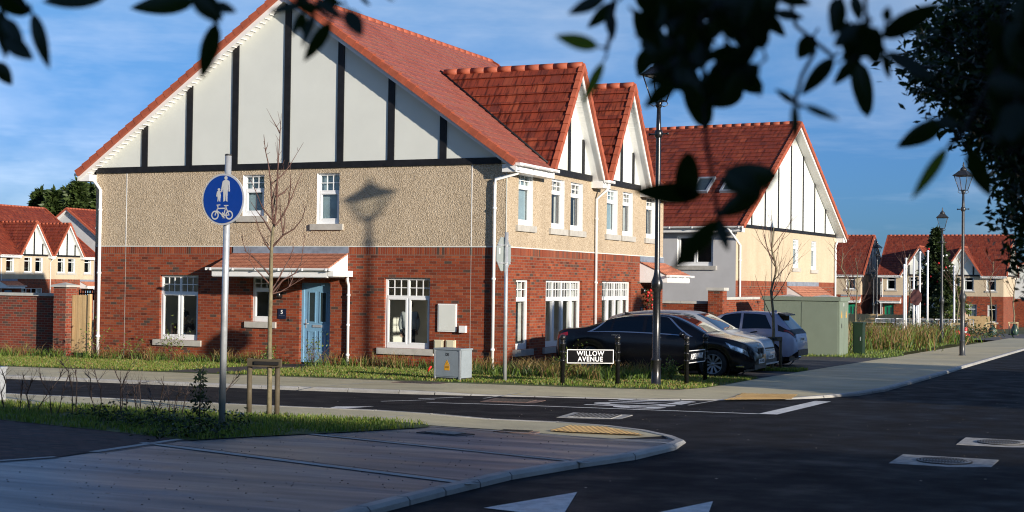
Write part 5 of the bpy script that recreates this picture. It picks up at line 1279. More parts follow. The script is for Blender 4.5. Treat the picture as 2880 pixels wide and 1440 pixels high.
# young tree in front of the house: limbs follow the photograph, spread in depth
x0, y0 = 3.57, -16.18
t = thing('young_tree', 'nearest bare young tree, tied to a timber crossbar between two stakes', 'tree', G(x0, y0))
O = Vector(G(x0, y0)); D0 = (O-CAM).dot(FX)
def Q(px, py, dz=0.): return P(660+px/2.2208, 320+py/2.2208, D0+dz)-O
tr = MB(); lower = [Vector((0, 0, -.1)), Vector((0, 0, .5))]
tp = lower+[Q(220, 1288), Q(226, 1100), Q(228, 900), Q(233, 800), Q(236, 740), Q(248, 690, .05)]
tr.tube(tp, [.040, .036, .032, .030, .027, .024, .020, .017], bark, 12); tr.build('trunk', t)
br = MB(); rg = random.Random(11)
LIMB = [[(248, 690), (262, 560), (266, 440), (272, 300), (282, 150), (290, 28)], [(282, 120), (262, 80), (228, 20)], [(240, 690), (232, 560), (226, 430), (208, 300), (192, 230), (182, 130)], [(192, 232), (202, 212)],
        [(232, 660), (175, 590), (130, 480), (98, 410)], [(228, 740), (180, 660), (140, 610), (100, 548)], [(222, 850), (190, 810), (155, 730), (130, 640)], [(252, 700), (300, 640), (335, 570), (380, 460), (420, 365)], [(335, 570), (350, 450), (345, 340)],
        [(238, 830), (300, 760), (370, 720), (420, 660), (446, 570)], [(300, 760), (315, 660), (310, 600)], [(236, 640), (255, 500), (270, 380), (265, 155)], [(262, 520), (310, 490), (350, 445)], [(228, 440), (290, 390), (340, 330), (398, 232)],
        [(220, 1010), (180, 960), (110, 890), (70, 860), (42, 765)], [(215, 1060), (170, 1010), (120, 960), (85, 900)], [(228, 1100), (260, 1060), (300, 980), (345, 900), (372, 820)], [(234, 1118), (300, 1040), (380, 995), (415, 930), (437, 760)], [(234, 1125), (290, 1110), (340, 1080), (440, 1020)], [(340, 1080), (362, 1030), (350, 960)],
        [(260, 520), (262, 480)], [(300, 740), (285, 620), (280, 520)], [(230, 560), (250, 470), (310, 290)], [(210, 820), (170, 760)]]
for i, l in enumerate(LIMB):
    s = rg.uniform(-.45, .45); n = len(l); pts = [Q(px, py, s*(k/(n-1)) if n > 1 else 0) for k, (px, py) in enumerate(l)]
    r = .016 if n > 4 else .012 if n > 2 else .007
    br.tube(pts, [r*(1-.75*k/(n-1)) for k in range(n)], twig_m, 6, cap=False)
    for k in range(1, n):
        for _ in range(2):
            a = pts[k-1].lerp(pts[k], rg.random()); d = (pts[k]-pts[k-1]).normalized()+Vector((rg.gauss(0, .6), rg.gauss(0, .6), .2)); br.tube([a, a+d.normalized()*rg.uniform(.03, .22)], [.004, .002], twig_m, 4, cap=False)
br.build('branches', t); stake_frame(t, .89, .23, ang=.12, off=-.11)
# other bare staked trees
def bare_tree(label, x, y, h, seed, stakes=True, bag=False, new=False, lean=0., group='young street trees'):
    t = thing('young_tree', label, 'tree', G(x, y), 0, group); rg = random.Random(seed); m = MB()
    n = 7; pts = [Vector((rg.gauss(0, .02)*i+lean*i/n, rg.gauss(0, .02)*i, -.1+h*.85*i/n)) for i in range(n+1)]
    m.tube(pts, [.055*(1-.7*i/n)*h/5 for i in range(n+1)], bark, 10); m.build('trunk', t)
    m = MB()
    for i in range(13):
        k = rg.uniform(.36, .98); j = min(int(k*n), n-1); p = pts[j].lerp(pts[j+1], k*n-j); a = 2.4*i+rg.uniform(-.4, .4)
        branch(m, p, (math.cos(a)*.7, math.sin(a)*.7, .8), h*.34*(1.2-k*.6), .013*h/5, 1, rg, twig_m, .5, .3, kids=2)
    m.build('branches', t)
    if stakes: stake_frame(t, .95, .3, stake_new if new else stake_m, 1.0 if not new else .1)
    if bag:
        m = MB(); m.lathe([(.22, 0), (.26, .08), (.27, .3), (.22, .5), (.14, .68), (.06, .8)], plain('green_bag', (.025, .055, .045), .35, var=.45, scale=9), (.1, -.1, 0), 12); m.build('water_bag', t)
    return t
bare_tree('bare staked tree between the parked cars and the sage green cabinet', 5.9, 4.75, 4.75, 21)
bare_tree('slender bare tree in front of the right end of the cream gable wall', 3.6, 26.5, 4.9, 22, False)
bare_tree('bare tree at the left edge of the tan reeds by the green-doored house', .6, 44, 5.4, 23, False)
bare_tree('bare tree among the white flagpoles in front of the far gablets', -3.6, 88, 7.6, 24, False)
bare_tree('staked street tree with green water bag, left of the three', 3.57, 61.7, 6.2, 25, True, True, True)
bare_tree('staked street tree with green water bag, middle of the three', 4.8, 70.0, 6.2, 26, True, True, True)
bare_tree('staked street tree with green water bag, right of the three', 5.5, 78.5, 6.2, 27, True, True, True)
# bare shrubs in the near grass patch
SH = [((40, 545), [(10, 380), (60, 260), (20, 150)]), ((165, 545), [(215, 400), (240, 200)]), ((305, 555), [(270, 390), (325, 240)]), ((350, 555), [(470, 400), (600, 230), (635, 140)]), ((520, 580), [(500, 380), (400, 200)]), ((565, 580), [(620, 420), (690, 200)]), ((738, 600), [(725, 320), (690, 160), (605, 50)]), ((765, 570), [(775, 260), (755, 170)]),
      ((960, 570), [(920, 430), (910, 230), (855, 180)]), ((995, 580), [(1015, 330), (950, 150)]), ((1225, 620), [(1215, 330), (1280, 170)]), ((1225, 500), [(1215, 270), (1155, 150)]), ((1275, 560), [(1280, 380), (1330, 400)]), ((1380, 550), [(1350, 320), (1355, 310)]), ((1410, 555), [(1400, 270)]), ((1590, 640), [(1520, 420), (1490, 300)]), ((1590, 560), [(1620, 430), (1648, 285)]),
      ((1700, 580), [(1695, 420), (1690, 330)]), ((1770, 575), [(1775, 430), (1815, 375)]), ((1825, 580), [(1870, 400), (1900, 370)]), ((2170, 575), [(2260, 370), (2420, 180)])]
WORDS = ['leftmost in front of the galvanised box', 'second from the left, leaning right', 'bushy and many-stemmed, third from the left', 'wide leaning one, fourth from the left', 'left-leaning one, fifth from the left', 'right-leaning one, sixth from the left', 'tallest of all, forked at the top', 'straight one just right of the tallest', 'left-leaning one, ninth from the left', 'tall one with a fork, tenth from the left', 'darkest stem in the middle of the grass', 'upper forked one in the middle of the grass', 'low thin one right of the middle fork', 'thin single stem, left of a matching pair', 'thin single stem, right of a matching pair', 'left-leaning stem of the V shape', 'right-leaning stem of the V shape', 'short upright one left of the little evergreen', 'small one with side twigs left of the evergreen', 'bent one just left of the little evergreen', 'long one slanting behind the blue sign pole']
def Sg(px, py): return px/3.578, 1000+py/3.578
def gp(u, v, dz=ZP):
    """ground point below a photo pixel"""
    d = FX+RX*((u-1440)/F_PX)+UX*((720-v)/F_PX); n = Vector((-.008, .0135, 1)); return CAM+d*((.01-.04+dz-n.dot(CAM))/n.dot(d))
for i, (b, l) in enumerate(SH):
    O = gp(*Sg(b[0], max(b[1]+18, 560))); D = (O-CAM).dot(FX); rg = random.Random(40+i)
    t = thing('bare_shrub', 'leafless dark shrub in the near grass, '+WORDS[i], 'shrub', O, 0, 'bare shrubs in the near grass'); m = MB()
    pts = [Vector((0, 0, -.05))]+[P(*Sg(*q), D+rg.uniform(-.2, .2))-O for q in l]
    for a, bb in zip(pts, pts[1:]):
        mid = a.lerp(bb, .5)+Vector((rg.gauss(0, .012), rg.gauss(0, .012), rg.gauss(0, .01))); m.tube([a, mid, bb], [.009, .0075, .006], twig_dark, 5, cap=False)
        for _ in range(5 if i != 2 else 12):
            p = a.lerp(bb, rg.uniform(.15, 1)); branch(m, p, (bb-a).normalized()+Vector((rg.gauss(0, .6), rg.gauss(0, .6), rg.uniform(-.1, .3))), rg.uniform(.08, .3), .0045, 1, rg, twig_dark, .6, .2, kids=2)
    m.build('stems', t)
# little evergreen and ground plants in shade
hol = leaf_mat('dark_evergreen', (.018, .035, .012), .15); O = gp(560, 1205)
t = thing('evergreen_shrub', 'small dark leafy shrub left of the blue sign pole', 'shrub', O); m = MB(); m.tube([(0, 0, -.05), (.01, 0, .5), (0, .02, .72)], [.012, .009, .005], twig_dark, 6); m.build('stem', t)
rg_ = np.random.default_rng(5); z = rg_.uniform(.1, .78, 260); r = .16*(1-z/.95)+.03; a = rg_.uniform(0, 2*PI, 260); q = rg_.uniform(.1, 1, 260)**.5
leaf_cloud('foliage', np.column_stack([r*q*np.cos(a), r*q*np.sin(a), z]), .075, [hol], t)
c = []
for u, v in [(470, 1190), (500, 1200), (440, 1195), (520, 1225), (330, 1190), (370, 1200), (410, 1205), (580, 1215), (610, 1225), (480, 1230), (300, 1180), (250, 1175), (560, 1230), (650, 1200)]:
    p = gp(u, v); k = rg_.normal(0, .16, (90, 3)); c.append(np.column_stack([p.x+k[:, 0], p.y+k[:, 1], p.z+np.abs(k[:, 2])*.6]))
tag(leaf_cloud('ground_cover', np.concatenate(c), .07, [hol, leaf_mat('dark_weed', (.03, .05, .018))]), 'low dark leafy plants along the shaded edge of the block paving', 'ground cover', kind='stuff')
# leafy garden plants against the house wall
lf1, lf2 = leaf_mat('shrub_leaf', (.085, .14, .03)), leaf_mat('shrub_leaf_yellow', (.16, .20, .045))
for lab, x, y, h, n, s in (('tall leafy plant with yellow green leaves under the left brick-house window', -9.95, -1.0, 1.0, 150, .18), ('thin leafy plant beside the white downpipe at the far left of the gable', -12.75, -.9, 1.15, 110, .2), ('dark leafy shrub just left of the blue door', -6.45, -1.4, .55, 260, .26), ('tall thin plant in front of the blue door, right side', -5.15, -1.2, .95, 130, .2), ('leafy plant under the left window, nearer the timber gate', -11.3, -1.0, .7, 110, .22), ('leafy green shrub at the brick corner behind the WILLOW AVENUE sign', 2.75, -2.4, .75, 420, .28), ('low green shrub right of the lamp post beside the dark car', 5.3, -2.3, .5, 240, .26)):
    t = thing('leafy_plant', lab, 'plant', G(x, y), 0, 'leafy plants by the house'); m = MB(); rg = random.Random(int(-x*100)); ends = []
    for k in range(6): branch(m, (0, 0, 0), (rg.gauss(0, s*1.2), rg.gauss(0, s*1.2), 1), h*rg.uniform(.6, 1), .008, 1, rg, twig_m, .4, .2, ends, 4)
    m.build('stems', t); e = np.array([tuple(p) for p in ends]); r_ = np.random.default_rng(abs(int(x*91)))
    pk = e[r_.integers(0, len(e), n)]*np.column_stack([r_.uniform(.5, 1.05, n)]*3)+r_.normal(0, .05, (n, 3)); pk[:, 2] = np.abs(pk[:, 2]); leaf_cloud('foliage', pk, .085, [lf1, lf2], t, seed=3)
# red flag marker
for u, v, lab in ((172, 985, 'small red plastic flag tape in the weeds below the gate pier'), (1200, 1046, 'tiny red tag in the grass left of the grey cabinet')):
    O = gp(u, v+15); m = MB(); m.tube([(0, 0, 0), (.02, 0, .12), (.03, 0, .16)], .006, twig_m, 6); m.tube([(.03, 0, .14), (.06, 0, .20), (.12, 0, .26)], [.02, .026, .02], plain('red_tape', (.75, .02, .02), .5), 8); tag(m.build('marker_tape', None, O), lab, 'marker')
# ---------------------------------------------------------------- the dense evergreen at the right edge
laurel = leaf_mat('laurel_leaf', (.022, .042, .012), .22, .35, .3, .5); laurel2 = leaf_mat('laurel_leaf_pale', (.05, .075, .02), .3, .4)
x0, y0 = 16.1, -26.2
t = thing('evergreen_tree', 'dense dark small-leaved evergreen filling the upper right edge of the view', 'tree', G(x0, y0)); O = Vector(G(x0, y0))
rg = random.Random(3); m = MB(); m.tube([(0, 0, -.1), (.05, 0, 1.2), (.0, .1, 2.4), (-.1, .1, 4.2), (-.1, 0, 5.8)], [.16, .13, .11, .07, .03], bark_dark, 12); m.build('trunk', t)
ends = []; m = MB()
OUT = [(2672, 30), (2615, 75), (2600, 130), (2598, 190), (2612, 230), (2640, 262), (2680, 300), (2720, 325), (2755, 360), (2770, 400), (2795, 425), (2840, 500), (2830, 540), (2852, 600), (2862, 670), (2868, 730), (2690, 60), (2650, 120), (2640, 190), (2680, 230), (2720, 270), (2770, 310), (2800, 370), (2700, 160), (2750, 100), (2760, 200), (2830, 260), (2850, 380), (2870, 460), (2885, 560), (2720, 20), (2790, 40), (2660, -20), (2700, -60), (2800, -80), (2640, 80)]
for i, (u, v) in enumerate(OUT*3):
    e = P(u+rg.gauss(0, 13), v+rg.gauss(0, 13), 8.0+rg.uniform(-.7, .8))-O; s_ = Vector((-.05, .05, min(5.2, max(1.4, e.z*.72)))); mid = s_.lerp(e, .55)+Vector((rg.gauss(0, .1), rg.gauss(0, .1), .10))
    m.tube([s_, mid, e], [.022, .013, .004], bark_dark, 5, cap=False); ends += [(s_.lerp(mid, .6)), mid, mid.lerp(e, .35), mid.lerp(e, .65), mid.lerp(e, .85), e, e]
    for k in range(4): q = mid.lerp(e, rg.uniform(.2, 1)); f = q+Vector((rg.gauss(0, .07), rg.gauss(0, .07), rg.gauss(-.03, .07))); m.tube([q, f], [.005, .002], bark_dark, 4, cap=False); ends += [q.lerp(f, .5), f]
for k in range(150):
    a = rg.uniform(0, 2*PI); zz = rg.uniform(2.4, 6.0); q = rg.uniform(.3, 1)**.6; rr_ = 2.1*(1-.05*(zz-3.6)**2); e = Vector((math.cos(a)*q*rr_+1.9, math.sin(a)*q*rr_-1.3, min(zz, 4.7))); m.tube([(0, .05, zz*.75), e], [.02, .004], bark_dark, 5, cap=False); ends += [e*.9, e, e+Vector((.1, .1, .15)), e-Vector((.1, 0, .1))]
m.build('branches', t); e = np.array([tuple(p) for p in ends]); r_ = np.random.default_rng(8); n = 26000
leaf_cloud('crown', e[r_.integers(0, len(e), n)]+r_.normal(0, .045, (n, 3)), .062, [laurel, laurel, laurel2], t, .36, 9, .25)
# ---------------------------------------------------------------- overhanging branches close to the camera
O = Vector((16.9, -35.6, gz(16.9, -35.6)))
t = thing('overhanging_tree', 'big dark pointed leaves hanging out of focus across the top of the view', 'tree', O)
m = MB(); m.tube([(0, 0, -.1), (-.05, .1, 1.5), (-.15, .3, 2.9), (-.3, .7, 4.0), (-.4, 1.0, 5.0)], [.17, .15, .12, .08, .03], bark_dark, 12); m.build('trunk', t)
def P1(x, y): return x/1.7885, y/1.7885
def P2(x, y): return 700+x/1.7885, y/1.7885
def P3(x, y): return 1400+x/1.7885, y/1.7885
def P4(x, y): return 2100+x/1.788, y/1.788
LEAVES = [(P1, 160, 60, 250, 350, 92), (P1, 10, 90, 120, 208, 75), (P1, 20, 190, 170, 302, 95), (P1, -25, 310, 62, 430, 85), (P1, -30, -40, 150, 72, 130), (P1, 0, 40, 30, 300, 90), (P1, 545, -20, 208, 8, 120), (P1, 985, 5, 650, 42, 112), (P1, 1060, 15, 1192, 62, 66), (P1, 1090, 110, 1012, 402, 98), (P1, 960, -30, 1112, 118, 95), (P1, 1050, -40, 1085, 130, 80), (P1, 1075, 60, 1125, 92, 40),
    (P2, 290, 20, 98, 58, 52), (P2, 270, 60, 213, 187, 46), (P2, 270, 60, 272, 172, 46), (P2, 330, 60, 268, 243, 52), (P2, 412, 110, 275, 312, 78), (P2, 490, 42, 570, 188, 100), (P2, 330, -10, 480, 100, 62), (P2, 370, -20, 470, 30, 50), (P2, 260, 10, 380, 50, 44), (P2, 560, -15, 612, 30, 24), (P2, 690, -18, 735, 6, 16), (P2, 240, -20, 330, 80, 70),
    (P3, 512, 236, 284, 180, 82), (P3, 532, 308, 424, 528, 58), (P3, 545, -20, 350, 72, 84), (P3, 600, 10, 448, 142, 76), (P3, 560, 50, 580, 204, 62), (P3, 760, 240, 706, 394, 90), (P3, 910, 390, 733, 545, 95), (P3, 980, 390, 1050, 652, 150), (P3, 1165, 330, 1335, 466, 126), (P3, 1320, 320, 1135, 482, 118), (P3, 1330, 60, 1450, 186, 76), (P3, 1390, 60, 1542, 92, 62), (P3, 1390, -30, 1578, 22, 76), (P3, 1560, 160, 1512, 298, 0), (P3, 1260, 170, 1345, 240, 60), (P3, 1690, -10, 1722, 172, 86), (P3, 1692, 288, 1524, 480, 88),
    (P3, 1500, 522, 1392, 446, 40), (P3, 1495, 510, 1494, 744, 54), (P3, 1535, 530, 1722, 606, 46), (P3, 1035, 980, 678, 962, 120), (P3, 950, 1010, 958, 762, 135), (P3, 1120, 910, 1412, 880, 165), (P3, 1335, 960, 1092, 1092, 112), (P3, 1105, 1090, 1160, 1268, 62), (P3, 1115, 1100, 872, 1362, 110), (P3, 1150, 850, 1330, 990, 120),
    (P3, 900, 250, 715, 335, 80), (P3, 890, 330, 752, 432, 78), (P3, 950, 300, 822, 462, 82), (P3, 830, 320, 965, 425, 80), (P3, 760, 230, 860, 330, 84), (P3, 720, 200, 790, 268, 66), (P4, 480, -20, 430, 182, 110), (P4, 540, -30, 570, 110, 66), (P4, 672, 190, 985, 14, 118), (P4, 600, 120, 436, 235, 110), (P4, 340, 175, 258, 298, 105), (P4, 560, 300, 608, 592, 128), (P4, 560, 290, 434, 428, 70), (P4, 690, 268, 720, 402, 48), (P4, 700, 258, 958, 406, 92), (P4, 620, 130, 660, 330, 130), (P4, 520, 140, 560, 330, 120), (P4, 700, 110, 715, 30, 60), (P4, 480, 110, 520, 200, 80),
    (P4, 1000, 610, 752, 742, 108), (P4, 1000, 625, 1072, 548, 78), (P4, 950, 600, 1075, 640, 70), (P4, 1012, 738, 828, 1004, 80), (P4, 1112, 750, 1232, 992, 108)]
r2 = random.Random(77)
def in_gap(x, y): return any((x-a)**2+(y-b)**2 < r*r for a, b, r in ((840, 140, 40), (720, 40, 34), (1100, 228, 40), (1240, 312, 36), (1000, 352, 34), (1290, 200, 22), (800, 290, 34), (1340, 20, 30), (1110, 140, 24), (905, 250, 0), (640, 100, 40)))
def mass(fn, poly, n, ln, wd):
    k = 0
    xs_, ys_ = [p[0] for p in poly], [p[1] for p in poly]
    while k < n:
        x, y, a = r2.uniform(min(xs_), max(xs_)), r2.uniform(min(ys_), max(ys_)), r2.uniform(0, 2*PI); l = ln*r2.uniform(.8, 1.2); x2, y2 = x+l*math.cos(a), y+l*math.sin(a)
        if not (inside(np.array([[x, y]]), poly)[0] and inside(np.array([[x2, y2]]), poly)[0]): continue
        if any(in_gap(x+(x2-x)*q, y+(y2-y)*q) for q in (0, .25, .5, .75, 1)) and fn is P3: continue
        LEAVES.append((fn, x, y, x2, y2, wd*r2.uniform(.8, 1.2))); k += 1
mass(P3, [(560, -60), (1480, -60), (1440, 60), (1370, 130), (1350, 210), (1320, 300), (1345, 420), (1260, 470), (1140, 420), (1090, 600), (985, 560), (930, 430), (830, 440), (780, 330), (715, 260), (690, 180), (700, 100), (600, 40)], 112, 190, 96)
mass(P4, [(1200, -60), (1460, -60), (1460, 760), (1330, 770), (1200, 720), (1190, 560), (1215, 400), (1200, 200)], 36, 240, 125)
mass(P4, [(440, 100), (700, 110), (690, 200), (640, 260), (600, 330), (470, 320), (430, 220)], 9, 130, 90)
leaf_f = MB(); dark_leaf = leaf_mat('big_leaf', (.022, .038, .010), .3, .3, .25, .5); sunlit_leaf = leaf_mat('big_leaf_sunlit', (.20, .24, .06), .45, .4, .15)
tw = MB(); prev = {}
for i, (fn, x0, y0, x1, y1, wd) in enumerate(LEAVES):
    if wd <= 0: continue
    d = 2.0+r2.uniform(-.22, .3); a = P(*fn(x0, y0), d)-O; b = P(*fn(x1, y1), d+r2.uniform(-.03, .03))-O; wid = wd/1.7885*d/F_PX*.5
    mt = sunlit_leaf if (fn is P3 and (x0, y0) in ((512, 236), (532, 308))) or (fn is P4 and (x0, y0) == (1012, 738)) else dark_leaf  # sunlight on these few leaves put into a paler leaf colour
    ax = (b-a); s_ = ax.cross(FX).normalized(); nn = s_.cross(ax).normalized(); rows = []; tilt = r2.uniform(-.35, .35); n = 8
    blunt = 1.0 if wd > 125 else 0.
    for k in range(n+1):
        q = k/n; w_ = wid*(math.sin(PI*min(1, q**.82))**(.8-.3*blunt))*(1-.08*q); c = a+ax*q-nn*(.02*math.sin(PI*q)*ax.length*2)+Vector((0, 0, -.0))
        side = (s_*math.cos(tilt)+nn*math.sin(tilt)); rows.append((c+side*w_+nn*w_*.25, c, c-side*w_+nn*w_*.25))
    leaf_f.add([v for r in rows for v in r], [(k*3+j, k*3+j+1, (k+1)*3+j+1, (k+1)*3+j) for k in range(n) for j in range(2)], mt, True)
    st = a-ax.normalized()*.012; tw.tube([a, st], [.0016, .002], bark_dark, 5, cap=False)
    if False: prev.setdefault(fn, []).append(st)
# twigs: each group of leaves hangs from a shoot that rises to a limb over the view
for fn, a in ((P1, [(1060, 20), (1040, -60), (1000, -300)]), (P1, [(160, 60), (60, -20), (100, -300)]), (P2, [(290, 20), (330, 40), (410, 100)]), (P2, [(290, 20), (300, -300)]), (P3, [(1045, 650), (1050, 720), (1080, 900), (1110, 1090)]), (P3, [(1030, 300), (1045, 650)]), (P3, [(1692, 288), (1590, 205), (1500, 130), (1400, -300)]), (P3, [(1495, 515), (1530, 380), (1600, 250)]), (P3, [(545, 260), (575, 150), (600, -300)]),
              (P4, [(590, -300), (600, 120), (560, 300)]), (P4, [(600, 130), (700, 262)]), (P4, [(1230, 400), (1080, 690), (1010, 740)]), (P4, [(1080, 690), (1000, 610)]), (P4, [(1080, 690), (1112, 750)]), (P4, [(1300, -300), (1290, 300), (1230, 400)]), (P3, [(1000, -300), (1020, 0), (1030, 300)])):
    pts = [P(*fn(*q), 2.04)-O for q in a]; tw.tube(pts, [.003]*len(pts), bark_dark, 6, cap=False)
lim = [P(*q, 2.05)-O for q in ((600, -170), (1100, -200), (1700, -180), (2200, -170), (2700, -160))]
tw.tube([Vector((-.3, .7, 4.0))]+[(lim[-1]+Vector((.25, 0, .35)))]+lim[::-1]+[lim[0]+(lim[0]-lim[1])*.6], [.05, .03, .02, .017, .013, .01, .007, .004], bark_dark, 8, cap=False)
tw.build('twigs', t); leaf_f.build('leaves', t, uv=False, recalc=False)
# ---------------------------------------------------------------- evergreen trees and hedge added out of view to cast the long shadows
hedge_l = leaf_mat('hedge_leaf', (.03, .055, .02), .1)
def conifer(label, x, y, h, r, n, seed, name='conifer', cat='tree', group=None, mats=None, top=.15, size=.3, z0=.0, col=False):
    t = thing(name, label, cat, G(x, y), 0, group); m = MB(); m.tube([(0, 0, -.2), (0, 0, h*.93)], [.05+h*.018, .02], bark_dark, 8); m.build('trunk', t)
    rg = np.random.default_rng(seed); q = rg.uniform(0, 1, n)**(.75); z = z0+(h-z0)*q; rr_ = r*((1-q)**(.85 if not col else .45)*(1-top)+top*(1-q)); a = rg.uniform(0, 2*PI, n)
    lob = 1+.22*np.sin(a*5+z*3)+.18*np.sin(a*3-z*5+seed); k = rg.uniform(.25, 1, n)**.5
    if not col: k = k*(1+.25*np.sin(z*9+a*2))
    p = np.column_stack([rr_*k*lob*np.cos(a), rr_*k*lob*np.sin(a), z]); o = np.column_stack([np.cos(a), np.sin(a), np.full(n, -.15 if not col else .6)])*1.1
    leaf_cloud('crown', p, size, mats or [hedge_l], t, .38, seed, 0, o)
    if col: m = MB(); m.lathe([(.05, .1), (r*.85, .3), (r*.88, h*.35), (r*.75, h*.65), (r*.45, h*.85), (.05, h*.96)], hedge_l, seg=14); m.build('shade_core', t)  # solid core added so the cast shade has few gaps
    return t
# (added outside the frame, on the east side of the road)
for i, (x, y, h, r) in enumerate(((19.4, -8.0, 4.4, 1.3), (19.0, -4.9, 5.6, 1.5), (19.4, -1.6, 5.2, 1.6), (19.1, 1.9, 5.9, 1.7), (19.3, 5.4, 5.3, 1.6))):
    conifer('added evergreen out of view whose long shadow falls on the parked cars', x, y, h, r, 7000, 60+i, 'evergreen_tree', 'tree', 'added evergreens casting shadows from across the road', col=True, size=.4)
t = thing('shade_hedge', 'tall evergreen hedge added out of view, shading the near road and path', 'hedge', (16.4, -29.7, gz(25, -30)))  # unseen hedge, sized to shade the near path and lawn
m = MB()
for i in range(17): m.tube([(i*2+.6, -.7, -.2), (i*2+.6, -.7, 5.0)], [.09, .04], bark_dark, 8)
m.build('trunks', t); rg_ = np.random.default_rng(4); n = 42000
xx = rg_.uniform(0, 34, n); zz = rg_.uniform(0, 1, n)**.9*(6.35+.18*np.sin(xx*1.3)+.15*np.sin(xx*3.1)); yy = -1.5*rg_.uniform(0, 1, n)**.8
leaf_cloud('foliage', np.column_stack([xx, yy, zz]), .34, [hedge_l], t, .5, 5)
m = MB(); m.box(.2, 33.8, -1.2, -.25, .1, 5.7, hedge_l); m.build('hedge_core', t)

# tall evergreens added round the photographer (outside the frame): they keep the overhanging leaves and the near path in shade
for i, (x, y, h, r) in enumerate(((20.6, -27.5, 4.8, 1.4), (20.8, -32.0, 6.9, 1.8), (20.4, -35.0, 8.3, 2.0), (20.8, -38.2, 9.4, 2.1), (21.0, -41.8, 9.8, 2.1), (21.0, -45.6, 9.9, 2.2))):
    conifer('tall evergreen added out of view to shade the near leaves', x, y, h, r, 5200, 160+i, 'evergreen_tree', 'tree', 'added evergreens beside the photographer', col=True, size=.42)
for i, x in enumerate(range(-44, 26, 7)):  # belt added to darken the reflections and the sky fill
    conifer('tall evergreen added out of view to darken reflections and sky fill', x, -56-(i % 3)*2, 10.5+(i % 4)*.7, 4.2, 2600, 180+i, 'evergreen_tree', 'tree', 'added evergreens behind the photographer', col=True, size=.9)
